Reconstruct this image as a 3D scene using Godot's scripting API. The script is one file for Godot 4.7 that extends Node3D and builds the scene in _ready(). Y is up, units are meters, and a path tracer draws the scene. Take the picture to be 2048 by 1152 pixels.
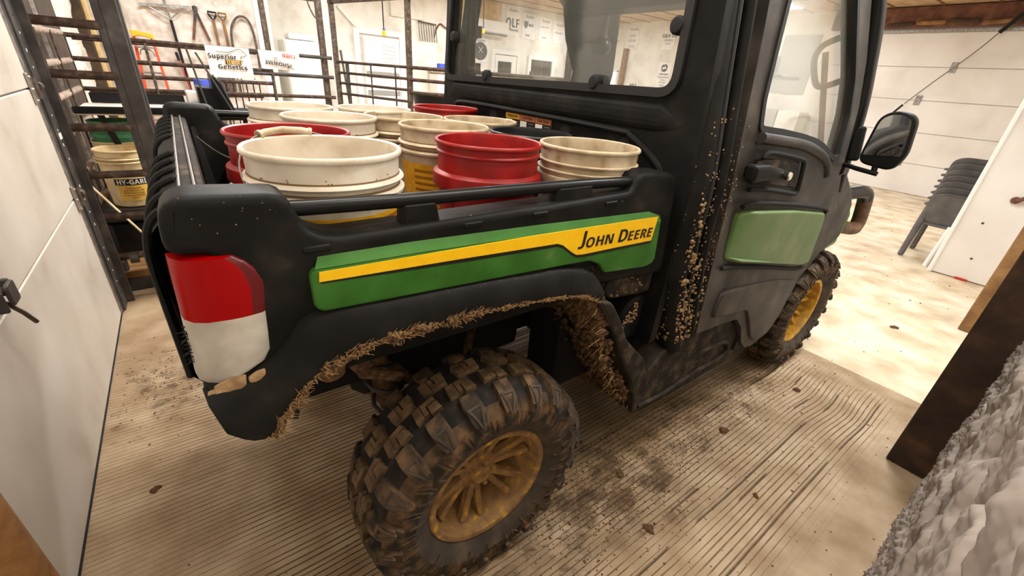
extends Node3D
# A green and black farm utility vehicle with a bed full of pails, parked in a foam-insulated barn.
# x runs along the vehicle towards its front, y is up, -z is to the vehicle's left. Metres.

var M := {}
var taken := {}
var rng := RandomNumberGenerator.new()


# ---------------------------------------------------------------- mesh building
class MB:
	var p := PackedVector3Array()

	func tri(a: Vector3, b: Vector3, c: Vector3) -> void:      # counter-clockwise seen from outside
		p.append(a); p.append(c); p.append(b)

	func quad(a: Vector3, b: Vector3, c: Vector3, d: Vector3) -> void:
		p.append(a); p.append(c); p.append(b)
		p.append(a); p.append(d); p.append(c)

	func away(pts: Array, c: Vector3) -> void:                 # a convex face turned away from the point c
		var mid := Vector3.ZERO
		for q in pts: mid += q
		mid /= pts.size()
		var n: Vector3 = (pts[1] - pts[0]).cross(pts[2] - pts[0])
		var flip := n.dot(mid - c) < 0.0
		for i in range(1, pts.size() - 1):
			if flip: tri(pts[0], pts[i + 1], pts[i])
			else: tri(pts[0], pts[i], pts[i + 1])

	func add(o: MB, x := Transform3D.IDENTITY) -> void:
		for q in o.p: p.append(x * q)

	func bend(f: Callable) -> void:
		for i in p.size(): p[i] = f.call(p[i])

	func flip() -> void:
		for i in range(0, p.size(), 3):
			var t := p[i]; p[i] = p[i + 1]; p[i + 1] = t


func box(b: MB, c: Vector3, s: Vector3, bev := 0.0, r := Basis.IDENTITY) -> void:
	var h := s * 0.5
	bev = minf(bev, minf(h.x, minf(h.y, h.z)) * 0.98)
	var v := {}
	for sx in [-1, 1]:
		for sy in [-1, 1]:
			for sz in [-1, 1]:
				var k := Vector3i(sx, sy, sz)
				for ax in 3:
					var q := Vector3(sx * h.x, sy * h.y, sz * h.z)
					for o in 3:
						if o != ax: q[o] -= k[o] * bev
					v[[k, ax]] = c + r * q
	for ax in 3:
		var a1 := (ax + 1) % 3
		var a2 := (ax + 2) % 3
		for s1 in [-1, 1]:
			var ks := []
			for pr in [[-1, -1], [1, -1], [1, 1], [-1, 1]]:
				var k := Vector3i.ZERO
				k[ax] = s1; k[a1] = pr[0]; k[a2] = pr[1]
				ks.append(k)
			b.away([v[[ks[0], ax]], v[[ks[1], ax]], v[[ks[2], ax]], v[[ks[3], ax]]], c)
		if bev > 0.0:
			for s1 in [-1, 1]:
				for s2 in [-1, 1]:
					var k0 := Vector3i.ZERO
					k0[a1] = s1; k0[a2] = s2
					var k1 := k0
					k0[ax] = -1; k1[ax] = 1
					b.away([v[[k0, a1]], v[[k1, a1]], v[[k1, a2]], v[[k0, a2]]], c)
	if bev > 0.0:
		for sx in [-1, 1]:
			for sy in [-1, 1]:
				for sz in [-1, 1]:
					var k := Vector3i(sx, sy, sz)
					b.away([v[[k, 0]], v[[k, 1]], v[[k, 2]]], c)


func bar(b: MB, a: Vector3, e: Vector3, w: float, h: float, bev := 0.003, up := Vector3.UP) -> void:   # a box from a to e
	var z := (e - a).normalized()
	var x := up.cross(z)
	if x.length() < 0.01: x = Vector3.RIGHT.cross(z)
	x = x.normalized()
	box(b, (a + e) * 0.5, Vector3(w, h, a.distance_to(e)), bev, Basis(x, z.cross(x), z))


func tube(b: MB, pts: Array, r, seg := 10, closed := false) -> void:
	var n := pts.size()
	var rings := []
	var t0: Vector3 = (pts[1] - pts[0]).normalized()
	var u := t0.cross(Vector3.UP)
	if u.length() < 0.05: u = t0.cross(Vector3.RIGHT)
	u = u.normalized()
	for i in n:
		var t: Vector3
		if closed: t = (pts[(i + 1) % n] - pts[(i + n - 1) % n]).normalized()
		else: t = (pts[mini(i + 1, n - 1)] - pts[maxi(i - 1, 0)]).normalized()
		u = (u - t * u.dot(t)).normalized()
		var w := t.cross(u)
		var rr: float = r[i] if r is Array else r
		var ring := PackedVector3Array()
		for k in seg:
			var a := TAU * k / seg
			ring.append(pts[i] + (u * cos(a) + w * sin(a)) * rr)
		rings.append(ring)
	for i in (n if closed else n - 1):
		var p0: PackedVector3Array = rings[i]
		var p1: PackedVector3Array = rings[(i + 1) % n]
		for k in seg:
			var k2 := (k + 1) % seg
			b.quad(p0[k], p0[k2], p1[k2], p1[k])
	if not closed:
		for k in range(1, seg - 1):
			b.tri(rings[0][0], rings[0][k + 1], rings[0][k])
			b.tri(rings[n - 1][0], rings[n - 1][k], rings[n - 1][k + 1])


func smooth_path(pts: Array, sub := 5) -> Array:               # Catmull-Rom through the points
	var o := []
	for i in pts.size() - 1:
		var a: Vector3 = pts[maxi(i - 1, 0)]
		var d: Vector3 = pts[mini(i + 2, pts.size() - 1)]
		for k in sub: o.append(pts[i].cubic_interpolate(pts[i + 1], a, d, float(k) / sub))
	o.append(pts[-1])
	return o


func lathe(b: MB, prof: Array, seg := 32, x := Transform3D.IDENTITY, a0 := 0.0, a1 := TAU) -> void:   # (radius, height), outside up the list
	for i in prof.size() - 1:
		var p: Vector2 = prof[i]
		var q: Vector2 = prof[i + 1]
		for k in seg:
			var s := lerpf(a0, a1, float(k) / seg)
			var t := lerpf(a0, a1, float(k + 1) / seg)
			var A := x * Vector3(p.x * cos(s), p.y, p.x * sin(s))
			var B := x * Vector3(p.x * cos(t), p.y, p.x * sin(t))
			var C := x * Vector3(q.x * cos(t), q.y, q.x * sin(t))
			var D := x * Vector3(q.x * cos(s), q.y, q.x * sin(s))
			if p.x < 1e-6: b.tri(A, D, C)
			elif q.x < 1e-6: b.tri(A, D, B)
			else: b.quad(A, D, C, B)


func V2(a: Array) -> PackedVector2Array:                       # flat list of numbers to points
	var o := PackedVector2Array()
	for i in range(0, a.size(), 2): o.append(Vector2(a[i], a[i + 1]))
	return o


func ccw(p: PackedVector2Array) -> PackedVector2Array:
	if Geometry2D.is_polygon_clockwise(p):
		p = p.duplicate(); p.reverse()
	return p


func rounded(poly: PackedVector2Array, r, seg := 4) -> PackedVector2Array:   # fillet the corners
	var o := PackedVector2Array()
	var n := poly.size()
	for i in n:
		var c := poly[i]
		var a := poly[(i + n - 1) % n]
		var e := poly[(i + 1) % n]
		var rr: float = r[i] if r is Array else r
		var da := minf(rr, c.distance_to(a) * 0.48)
		var de := minf(rr, c.distance_to(e) * 0.48)
		if rr <= 0.0:
			o.append(c); continue
		var p0 := c + (a - c).normalized() * da
		var p1 := c + (e - c).normalized() * de
		for k in seg + 1:
			var t := float(k) / seg
			o.append(p0.lerp(c, t).lerp(c.lerp(p1, t), t))
	return o


func inset(p: PackedVector2Array, d: float) -> PackedVector2Array:   # p counter-clockwise; moves inwards by d
	var o := PackedVector2Array()
	var n := p.size()
	for i in n:
		var e0 := (p[i] - p[(i + n - 1) % n]).normalized()
		var e1 := (p[(i + 1) % n] - p[i]).normalized()
		var n0 := Vector2(-e0.y, e0.x)
		var n1 := Vector2(-e1.y, e1.x)
		var m := n0 + n1
		m = m / maxf(m.length_squared() * 0.5, 0.35)
		o.append(p[i] + m * d)
	return o


func cap(b: MB, p: PackedVector2Array, z: float, x: Transform3D, front: bool, as_in := PackedVector2Array()) -> void:
	var k := p if as_in.is_empty() else as_in               # filled as the outline it was drawn in from is
	var t := Geometry2D.triangulate_polygon(k)
	if t.is_empty(): push_error("polygon not filled: " + str(p))
	for i in range(0, t.size(), 3):
		var a := p[t[i]]
		var c := p[t[i + 1]]
		var d := p[t[i + 2]]
		if ((k[t[i + 1]] - k[t[i]]).cross(k[t[i + 2]] - k[t[i]]) > 0.0) != front:
			var s := c; c = d; d = s
		b.tri(x * Vector3(a.x, a.y, z), x * Vector3(c.x, c.y, z), x * Vector3(d.x, d.y, z))


func wall(b: MB, p: PackedVector2Array, z0: float, q: PackedVector2Array, z1: float, x: Transform3D, inwards := false) -> void:
	var n := p.size()
	for i in n:
		var j := (i + 1) % n
		var A := x * Vector3(p[i].x, p[i].y, z0)
		var B := x * Vector3(p[j].x, p[j].y, z0)
		var C := x * Vector3(q[j].x, q[j].y, z1)
		var D := x * Vector3(q[i].x, q[i].y, z1)
		if inwards: b.quad(A, D, C, B)
		else: b.quad(A, B, C, D)


func extr(b: MB, poly: PackedVector2Array, z0: float, z1: float, bev := 0.0, x := Transform3D.IDENTITY, round_edge := false, both := true) -> void:
	var p := ccw(poly)
	if bev <= 0.0:
		cap(b, p, z1, x, true); cap(b, p, z0, x, false)
		wall(b, p, z0, p, z1, x)
		return
	var prev := p
	var zp := z0
	if both:
		var q := inset(p, bev)
		cap(b, q, z0, x, false, p)
		wall(b, q, z0, p, z0 + bev, x)
		zp = z0 + bev
	else:
		cap(b, p, z0, x, false)
	wall(b, p, zp, p, z1 - bev, x)
	var steps := 3 if round_edge else 1
	zp = z1 - bev
	for k in range(1, steps + 1):
		var a := PI / 2 * k / steps
		var q := inset(p, bev * (1.0 - cos(a)))
		var zz := z1 - bev + bev * sin(a)
		wall(b, prev, zp, q, zz, x)
		prev = q; zp = zz
	cap(b, prev, z1, x, true, p)


func extr_hole(b: MB, outer: PackedVector2Array, hole: PackedVector2Array, z0: float, z1: float, x := Transform3D.IDENTITY) -> void:
	var o := ccw(outer)
	var h := ccw(hole)
	# join the hole to the outline at their closest points
	var best := 1e9
	var bi := 0
	var bj := 0
	for i in o.size():
		for j in h.size():
			var d := o[i].distance_squared_to(h[j])
			if d < best: best = d; bi = i; bj = j
	var k := PackedVector2Array()
	var e := (h[bj] - o[bi]).orthogonal().normalized() * 0.00002
	for i in o.size(): k.append(o[(bi + i) % o.size()])
	k.append(o[bi] - e)
	k.append(h[bj] - e)
	for j in range(1, h.size()): k.append(h[(bj - j + h.size()) % h.size()])
	k.append(h[bj] + e)
	if Geometry2D.triangulate_polygon(k).is_empty():
		for i in k.size(): k[i] += Vector2(sin(i * 12.9), cos(i * 7.7)) * 0.00001
	cap(b, k, z1, x, true); cap(b, k, z0, x, false)
	wall(b, o, z0, o, z1, x)
	wall(b, h, z0, h, z1, x, true)


func text_mb(s: String, height: float, depth := 0.001, bold := true, serif := false) -> MB:   # lettering, centred on its own middle
	var f := SystemFont.new()
	f.font_names = PackedStringArray(["Droid Serif" if serif else "Droid Sans"])
	if bold: f.font_weight = 700
	var t := TextMesh.new()
	t.font = f
	t.text = s
	t.font_size = 32
	t.pixel_size = height / 23.0
	t.depth = depth
	t.curve_step = 2.0
	var a := t.get_mesh_arrays()
	var b := MB.new()
	if a.is_empty() or a[0] == null: return b
	var v: PackedVector3Array = a[Mesh.ARRAY_VERTEX]
	if a[Mesh.ARRAY_INDEX] != null and (a[Mesh.ARRAY_INDEX] as PackedInt32Array).size() > 0:
		for i in (a[Mesh.ARRAY_INDEX] as PackedInt32Array): b.p.append(v[i])
	else: b.p = v
	return b


func mesh_of(b: MB, off := Vector3.ZERO, crease := 38.0) -> ArrayMesh:
	var n := b.p.size()
	var fn := PackedVector3Array()
	var fu := PackedVector3Array()
	var at := {}
	var keys := []
	keys.resize(n)
	for i in range(0, n, 3):
		var c := (b.p[i + 2] - b.p[i]).cross(b.p[i + 1] - b.p[i])
		fn.append(c); fu.append(c.normalized())
		for k in 3:
			var key := Vector3i((b.p[i + k] * 8000.0).round())
			keys[i + k] = key
			if at.has(key): at[key].append(i / 3)
			else: at[key] = [i / 3]
	var nr := PackedVector3Array()
	nr.resize(n)
	var lim := cos(deg_to_rad(crease))
	var vs := PackedVector3Array()
	vs.resize(n)
	for i in n:
		var me := fu[i / 3]
		var s := Vector3.ZERO
		for f in at[keys[i]]:
			if fu[f].dot(me) > lim: s += fn[f]
		nr[i] = s.normalized() if s.length_squared() > 1e-24 else (me if me != Vector3.ZERO else Vector3.UP)
		vs[i] = b.p[i] - off
	var arr := []
	arr.resize(Mesh.ARRAY_MAX)
	arr[Mesh.ARRAY_VERTEX] = vs
	arr[Mesh.ARRAY_NORMAL] = nr
	var m := ArrayMesh.new()
	if n > 0: m.add_surface_from_arrays(Mesh.PRIMITIVE_TRIANGLES, arr)
	return m


func sheet(nx: int, ny: int, f: Callable, off := Vector3.ZERO) -> ArrayMesh:   # a smooth grid, f(u, v) -> point
	var st := SurfaceTool.new()
	st.begin(Mesh.PRIMITIVE_TRIANGLES)
	for j in ny + 1:
		for i in nx + 1:
			st.add_vertex(f.call(float(i) / nx, float(j) / ny) - off)
	for j in ny:
		for i in nx:
			var a := j * (nx + 1) + i
			for k in [a, a + 1, a + nx + 2, a, a + nx + 2, a + nx + 1]: st.add_index(k)
	st.generate_normals()
	return st.commit()


# ---------------------------------------------------------------- objects, names and labels
func numbered(s: String) -> String:
	var k: int = taken.get(s, 0)
	taken[s] = k + 1
	return s if k == 0 else "%s_%03d" % [s, k]


func child_name(parent: Node, s: String) -> String:
	var k: int = parent.get_meta("n_" + s, 0)
	parent.set_meta("n_" + s, k + 1)
	return s if k == 0 else "%s_%03d" % [s, k]


func put(called: String, mesh: Mesh, m: Material, parent: Node = null) -> MeshInstance3D:
	var o := MeshInstance3D.new()
	o.mesh = mesh
	o.set_surface_override_material(0, m)
	if parent == null or parent == self:
		o.name = numbered(called); add_child(o, true)
	else:
		o.name = child_name(parent, called); parent.add_child(o, true)
	return o


func origin_of(parent: Node) -> Vector3:                       # where a thing's base is; its parts are built in the room's axes
	var s := Vector3.ZERO
	while parent is Node3D and parent != self:
		s += (parent as Node3D).position
		parent = parent.get_parent()
	return s


func obj(called: String, b: MB, m: Material, parent: Node = null, crease := 38.0) -> MeshInstance3D:
	return put(called, mesh_of(b, origin_of(parent), crease), m, parent)


func tag(o: Node, label: String, category: String, group := "") -> Node:
	o.set_meta("label", label); o.set_meta("category", category)
	if group: o.set_meta("group", group)
	return o


func thing(called: String, label: String, category: String, at := Vector3.ZERO, group := "") -> Node3D:
	var o := Node3D.new()
	o.name = numbered(called)
	add_child(o, true)
	o.position = at
	tag(o, label, category, group)
	return o


func base_struct(called: String, at := Vector3.ZERO) -> Node3D:
	var o := Node3D.new()
	o.name = numbered(called); add_child(o, true)
	o.position = at
	o.set_meta("kind", "structure")
	return o


# ---------------------------------------------------------------- materials
func srgb(r: float, g: float, b: float) -> Color: return Color(r / 255.0, g / 255.0, b / 255.0)


var ntex := 0
func ramp_tex(sd: int, freq: float, stops: Array, octaves := 4, kind := FastNoiseLite.TYPE_SIMPLEX_SMOOTH, size := 512, stretch := 1.0) -> ImageTexture:
	# stops: [position, colour, position, colour ...]
	var n := FastNoiseLite.new()
	n.seed = sd
	n.noise_type = kind
	n.frequency = freq
	n.fractal_octaves = octaves
	var im := n.get_seamless_image(size, size)
	var d := im.get_data()
	var lut := PackedByteArray()
	for i in 256:
		var t := i / 255.0
		var c: Color = stops[1]
		for k in range(0, stops.size() - 2, 2):
			if t >= stops[k]:
				var w := clampf((t - stops[k]) / maxf(stops[k + 2] - stops[k], 1e-5), 0, 1)
				c = (stops[k + 1] as Color).lerp(stops[k + 3], w)
		lut.append(int(c.r * 255)); lut.append(int(c.g * 255)); lut.append(int(c.b * 255))
	var o := PackedByteArray()
	o.resize(size * size * 3)
	for i in size * size:
		var k := d[i] * 3
		o[i * 3] = lut[k]; o[i * 3 + 1] = lut[k + 1]; o[i * 3 + 2] = lut[k + 2]
	return ImageTexture.create_from_image(Image.create_from_data(size, size, false, Image.FORMAT_RGB8, o))


func bump_tex(sd: int, freq: float, octaves := 4, size := 512, strength := 4.0) -> ImageTexture:
	var n := FastNoiseLite.new()
	n.seed = sd
	n.frequency = freq
	n.fractal_octaves = octaves
	var im := n.get_seamless_image(size, size)
	im.convert(Image.FORMAT_RGBA8)
	im.bump_map_to_normal_map(strength)
	return ImageTexture.create_from_image(im)


func plain(c: Color, rough := 0.6, metal := 0.0) -> StandardMaterial3D:
	var m := StandardMaterial3D.new()
	m.albedo_color = c
	m.roughness = rough
	m.metallic = metal
	return m


func worn(t: Texture2D, scale := 1.0, rough := 0.7, metal := 0.0, bump: Texture2D = null, bump_scale := 1.0) -> StandardMaterial3D:
	var m := StandardMaterial3D.new()
	m.albedo_texture = t
	m.roughness = rough
	m.metallic = metal
	m.uv1_triplanar = true
	m.uv1_world_triplanar = true
	m.uv1_scale = Vector3.ONE * scale
	if bump:
		m.normal_enabled = true
		m.normal_texture = bump
		m.normal_scale = bump_scale
	return m


func make_materials() -> void:
	var fine := bump_tex(3, 0.03, 5, 512, 3.0)
	var soft := bump_tex(8, 0.012, 4, 512, 3.0)
	M.black = worn(ramp_tex(1, 0.012, [0.0, srgb(20, 20, 20), 0.5, srgb(27, 27, 26), 0.78, srgb(36, 34, 32), 1.0, srgb(58, 52, 46)], 5), 1.1, 0.5, 0.0, fine, 0.12)
	M.black.metallic_specular = 0.22
	M.black_gloss = plain(srgb(20, 20, 21), 0.3)
	M.black_gloss.metallic_specular = 0.35
	M.bead = plain(srgb(110, 104, 98), 0.3)  # grey stands in for the highlight along the black tailgate's beads
	M.black_flat = plain(srgb(18, 18, 18), 0.85)
	M.black_lit_dusty = worn(ramp_tex(11, 0.01, [0.0, srgb(50, 47, 45), 0.5, srgb(66, 62, 59), 0.75, srgb(82, 75, 69), 1.0, srgb(104, 93, 82)], 5), 0.9, 0.5, 0.0, fine, 0.1)  # the black plastic, dusty and lightened for the light on the door
	M.black_lit_dusty.metallic_specular = 0.3
	M.sill_dirty = worn(ramp_tex(12, 0.016, [0.0, srgb(36, 34, 32), 0.45, srgb(52, 48, 44), 0.65, srgb(72, 64, 55), 1.0, srgb(104, 88, 70)], 6), 1.4, 0.75, 0.0, fine, 0.3)
	M.sill_dirty.metallic_specular = 0.25
	M.rubber = plain(srgb(20, 20, 20), 0.7)
	M.green = worn(ramp_tex(21, 0.01, [0.0, srgb(48, 92, 34), 0.55, srgb(60, 110, 44), 0.8, srgb(68, 116, 50), 1.0, srgb(100, 126, 74)], 5), 1.3, 0.36, 0.0, fine, 0.06)
	M.green_door = worn(ramp_tex(23, 0.006, [0.0, srgb(84, 118, 60), 0.5, srgb(100, 128, 74), 0.8, srgb(120, 138, 92), 1.0, srgb(136, 140, 104)], 5), 1.0, 0.45, 0.0, fine, 0.06)
	M.yellow = worn(ramp_tex(24, 0.03, [0.0, srgb(250, 194, 20), 0.6, srgb(255, 204, 30), 0.93, srgb(255, 204, 36), 1.0, srgb(170, 126, 46)], 5), 1.6, 0.4)
	M.ink = plain(srgb(18, 15, 12), 0.5)
	M.red_lens = plain(srgb(158, 2, 5), 0.2)
	M.red_lens.metallic_specular = 0.25
	M.green.metallic_specular = 0.25
	M.yellow.metallic_specular = 0.3
	M.red_dark = plain(srgb(96, 22, 24), 0.3)
	M.clear_lens = worn(ramp_tex(27, 0.01, [0.0, srgb(150, 142, 132), 0.5, srgb(190, 184, 174), 1.0, srgb(216, 210, 200)], 4), 2.0, 0.3)
	var mud := ramp_tex(31, 0.02, [0.0, srgb(48, 33, 20), 0.4, srgb(84, 61, 38), 0.65, srgb(112, 84, 54), 1.0, srgb(150, 118, 82)], 6)
	M.mud = worn(mud, 3.0, 0.95, 0.0, fine, 0.8)
	M.dry_mud = worn(ramp_tex(32, 0.02, [0.0, srgb(104, 80, 54), 0.5, srgb(146, 116, 82), 1.0, srgb(190, 160, 122)], 5), 3.0, 0.95, 0.0, fine, 0.6)
	M.straw = plain(srgb(168, 132, 84), 0.9)
	M.tyre = worn(ramp_tex(33, 0.016, [0.0, srgb(24, 21, 18), 0.36, srgb(46, 38, 30), 0.52, srgb(86, 65, 43), 0.7, srgb(114, 88, 60), 1.0, srgb(136, 108, 77)], 6), 2.0, 0.88, 0.0, fine, 0.5)
	M.tyre_dark = worn(ramp_tex(38, 0.02, [0.0, srgb(14, 13, 12), 0.5, srgb(26, 22, 19), 0.8, srgb(46, 36, 28), 1.0, srgb(76, 58, 42)], 5), 2.4, 0.9)
	M.tyre_grey = worn(ramp_tex(39, 0.01, [0.0, srgb(44, 40, 36), 0.5, srgb(66, 58, 50), 0.8, srgb(88, 74, 60), 1.0, srgb(116, 94, 72)], 5), 2.0, 0.9)
	M.lug_top = worn(ramp_tex(34, 0.014, [0.0, srgb(50, 38, 28), 0.4, srgb(84, 65, 44), 0.7, srgb(112, 88, 61), 1.0, srgb(136, 110, 80)], 6), 2.4, 0.9, 0.0, fine, 0.4)
	M.rim = worn(ramp_tex(35, 0.012, [0.0, srgb(104, 76, 46), 0.5, srgb(146, 112, 72), 0.7, srgb(160, 122, 66), 0.8, srgb(208, 160, 40), 1.0, srgb(232, 184, 56)], 6), 3.0, 0.8, 0.0, fine, 0.3)
	M.rim_clean = worn(ramp_tex(36, 0.012, [0.0, srgb(122, 88, 40), 0.45, srgb(190, 142, 40), 0.7, srgb(226, 176, 48), 1.0, srgb(240, 192, 70)], 6), 3.0, 0.5)
	M.steel = worn(ramp_tex(41, 0.02, [0.0, srgb(60, 46, 38), 0.5, srgb(88, 74, 64), 0.8, srgb(118, 104, 92), 1.0, srgb(142, 128, 114)], 5), 2.0, 0.55, 0.35)
	M.gate = worn(ramp_tex(42, 0.02, [0.0, srgb(40, 25, 18), 0.45, srgb(62, 44, 34), 0.7, srgb(86, 68, 56), 1.0, srgb(120, 102, 88)], 5), 2.0, 0.7, 0.2)
	M.gate_pale = worn(ramp_tex(43, 0.02, [0.0, srgb(120, 100, 86), 0.5, srgb(158, 138, 122), 1.0, srgb(196, 178, 162)], 5), 2.0, 0.85)
	M.dark_steel = worn(ramp_tex(44, 0.012, [0.0, srgb(48, 44, 42), 0.5, srgb(64, 60, 58), 0.85, srgb(86, 80, 76), 1.0, srgb(110, 96, 84)], 5), 1.2, 0.6, 0.2)
	M.zinc = worn(ramp_tex(45, 0.02, [0.0, srgb(120, 112, 106), 0.5, srgb(150, 143, 136), 1.0, srgb(184, 176, 168)], 4), 2.0, 0.38, 0.7)
	M.chrome = plain(srgb(210, 206, 200), 0.2, 1.0)
	M.wire = plain(srgb(150, 142, 132), 0.35, 0.8)
	M.pail_white = worn(ramp_tex(51, 0.011, [0.0, srgb(174, 156, 128), 0.3, srgb(210, 198, 178), 0.6, srgb(226, 217, 202), 1.0, srgb(236, 229, 217)], 6), 1.6, 0.5, 0.0, fine, 0.08)
	M.pail_dirty = worn(ramp_tex(52, 0.013, [0.0, srgb(124, 100, 70), 0.28, srgb(176, 156, 126), 0.6, srgb(200, 184, 158), 1.0, srgb(216, 203, 182)], 6), 1.8, 0.6, 0.0, fine, 0.1)
	M.pail_red = worn(ramp_tex(53, 0.012, [0.0, srgb(112, 12, 12), 0.5, srgb(152, 16, 16), 0.8, srgb(164, 22, 20), 1.0, srgb(180, 62, 52)], 5), 1.6, 0.42, 0.0, fine, 0.06)
	M.pail_cream = worn(ramp_tex(54, 0.011, [0.0, srgb(188, 158, 106), 0.5, srgb(222, 200, 156), 1.0, srgb(238, 224, 190)], 5), 1.6, 0.5)
	M.pail_green = worn(ramp_tex(55, 0.011, [0.0, srgb(40, 104, 72), 0.6, srgb(70, 138, 98), 1.0, srgb(104, 160, 122)], 5), 1.6, 0.5)
	M.pail_black = worn(ramp_tex(56, 0.011, [0.0, srgb(22, 24, 26), 0.7, srgb(34, 36, 38), 1.0, srgb(70, 68, 64)], 5), 1.6, 0.35)
	M.grime = plain(srgb(120, 92, 58), 0.9)
	M.label_yellow = worn(ramp_tex(57, 0.02, [0.0, srgb(196, 138, 16), 0.5, srgb(222, 164, 24), 1.0, srgb(234, 180, 50)], 5), 2.0, 0.5)
	M.label_yellow_pale = plain(srgb(232, 190, 90), 0.6)
	M.label_dark = plain(srgb(150, 98, 14), 0.6)
	M.concrete = worn(ramp_tex(61, 0.006, [0.0, srgb(134, 109, 80), 0.35, srgb(155, 131, 101), 0.6, srgb(168, 145, 116), 1.0, srgb(186, 166, 138)], 7, FastNoiseLite.TYPE_SIMPLEX_SMOOTH, 1024), 0.55, 0.8, 0.0, fine, 0.35)
	M.concrete_pale = worn(ramp_tex(62, 0.006, [0.0, srgb(172, 148, 116), 0.4, srgb(206, 186, 154), 0.7, srgb(220, 204, 178), 1.0, srgb(230, 218, 198)], 7, FastNoiseLite.TYPE_SIMPLEX_SMOOTH, 1024), 0.4, 0.6, 0.0, fine, 0.2)
	M.groove = worn(ramp_tex(64, 0.02, [0.0, srgb(96, 72, 47), 0.5, srgb(124, 97, 68), 1.0, srgb(150, 123, 92)], 5), 1.5, 0.95)
	M.clod = worn(ramp_tex(63, 0.03, [0.0, srgb(66, 44, 26), 0.5, srgb(96, 68, 42), 1.0, srgb(132, 100, 66)], 5), 4.0, 0.95)
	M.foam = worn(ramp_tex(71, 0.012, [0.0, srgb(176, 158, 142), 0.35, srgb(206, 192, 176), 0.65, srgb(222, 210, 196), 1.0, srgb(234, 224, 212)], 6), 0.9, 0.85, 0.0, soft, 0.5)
	M.foam_shaded = worn(ramp_tex(77, 0.012, [0.0, srgb(108, 94, 85), 0.35, srgb(134, 121, 112), 0.65, srgb(150, 138, 129), 1.0, srgb(170, 160, 152)], 6), 0.9, 0.8, 0.0, soft, 0.4)  # same foam, its colour darkened for the weaker light on it
	M.white_wall = worn(ramp_tex(72, 0.006, [0.0, srgb(206, 196, 180), 0.4, srgb(226, 219, 206), 1.0, srgb(238, 233, 222)], 6), 0.5, 0.75, 0.0, soft, 0.25)
	M.white_panel = worn(ramp_tex(73, 0.005, [0.0, srgb(208, 198, 188), 0.5, srgb(222, 214, 205), 1.0, srgb(230, 223, 215)], 4), 0.4, 0.5)
	M.garage = worn(ramp_tex(74, 0.006, [0.0, srgb(180, 170, 158), 0.3, srgb(200, 191, 180), 0.7, srgb(208, 200, 190), 1.0, srgb(214, 206, 197)], 6), 0.6, 0.45, 0.0, fine, 0.06)
	M.seam = plain(srgb(120, 112, 104), 0.7)
	M.white = plain(srgb(232, 228, 220), 0.55)
	M.banner = worn(ramp_tex(76, 0.008, [0.0, srgb(226, 220, 210), 1.0, srgb(244, 240, 234)], 4), 0.8, 0.6)
	M.wood_dark = worn(ramp_tex(81, 0.01, [0.0, srgb(36, 22, 12), 0.5, srgb(54, 34, 20), 0.8, srgb(76, 50, 30), 1.0, srgb(96, 68, 44)], 6), 1.0, 0.8, 0.0, fine, 0.3)
	M.wood_mid = worn(ramp_tex(82, 0.01, [0.0, srgb(96, 66, 34), 0.5, srgb(126, 90, 50), 1.0, srgb(156, 116, 70)], 6), 1.0, 0.75, 0.0, fine, 0.25)
	M.wood_stud = worn(ramp_tex(83, 0.01, [0.0, srgb(42, 28, 14), 0.5, srgb(62, 44, 24), 1.0, srgb(84, 63, 38)], 6), 1.0, 0.8)
	M.wood_gold = worn(ramp_tex(84, 0.01, [0.0, srgb(196, 158, 96), 0.5, srgb(218, 184, 124), 1.0, srgb(232, 204, 152)], 6), 1.0, 0.7)
	M.wood_brown = worn(ramp_tex(85, 0.012, [0.0, srgb(78, 46, 34), 0.5, srgb(104, 66, 50), 1.0, srgb(134, 92, 70)], 6), 0.8, 0.8)
	M.ceiling_wood = worn(ramp_tex(86, 0.01, [0.0, srgb(158, 126, 90), 0.5, srgb(182, 150, 112), 1.0, srgb(200, 172, 136)], 6), 0.8, 0.8)
	M.tan = worn(ramp_tex(87, 0.02, [0.0, srgb(134, 90, 48), 0.5, srgb(150, 104, 58), 1.0, srgb(166, 120, 72)], 5), 2.0, 0.95, 0.0, fine, 0.3)
	M.orange_dull = plain(srgb(176, 104, 62), 0.6)
	M.rust = worn(ramp_tex(88, 0.02, [0.0, srgb(74, 52, 38), 0.5, srgb(106, 78, 58), 1.0, srgb(142, 108, 82)], 6), 2.0, 0.7)
	M.orange = plain(srgb(216, 74, 36), 0.55)
	M.ladder_yellow = plain(srgb(226, 168, 30), 0.55)
	M.plug_yellow = plain(srgb(238, 186, 20), 0.5)
	M.blue = plain(srgb(64, 84, 190), 0.6)
	M.red_paint = plain(srgb(190, 40, 30), 0.5)
	M.grey_plastic = worn(ramp_tex(91, 0.01, [0.0, srgb(74, 70, 68), 0.6, srgb(92, 88, 86), 1.0, srgb(112, 106, 102)], 4), 1.2, 0.5)
	M.grey_sign = plain(srgb(150, 148, 142), 0.6)
	M.dark_glass = plain(srgb(52, 48, 46), 0.15)
	M.mirror = plain(srgb(225, 226, 226), 0.03, 1.0)
	var pane := StandardMaterial3D.new()
	pane.transparency = BaseMaterial3D.TRANSPARENCY_ALPHA
	pane.albedo_color = Color(0.62, 0.64, 0.6, 0.075)
	pane.roughness = 0.06
	M.pane = pane
	var dusty := StandardMaterial3D.new()
	dusty.transparency = BaseMaterial3D.TRANSPARENCY_ALPHA
	dusty.albedo_color = Color(0.74, 0.74, 0.7, 0.24)
	dusty.roughness = 0.1
	M.pane_dusty = dusty
	var film := plain(srgb(88, 62, 36), 0.95)
	film.transparency = BaseMaterial3D.TRANSPARENCY_ALPHA
	film.albedo_color.a = 0.13
	M.dirt_film = film
	var lamp := plain(Color.WHITE, 0.5)
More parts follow.
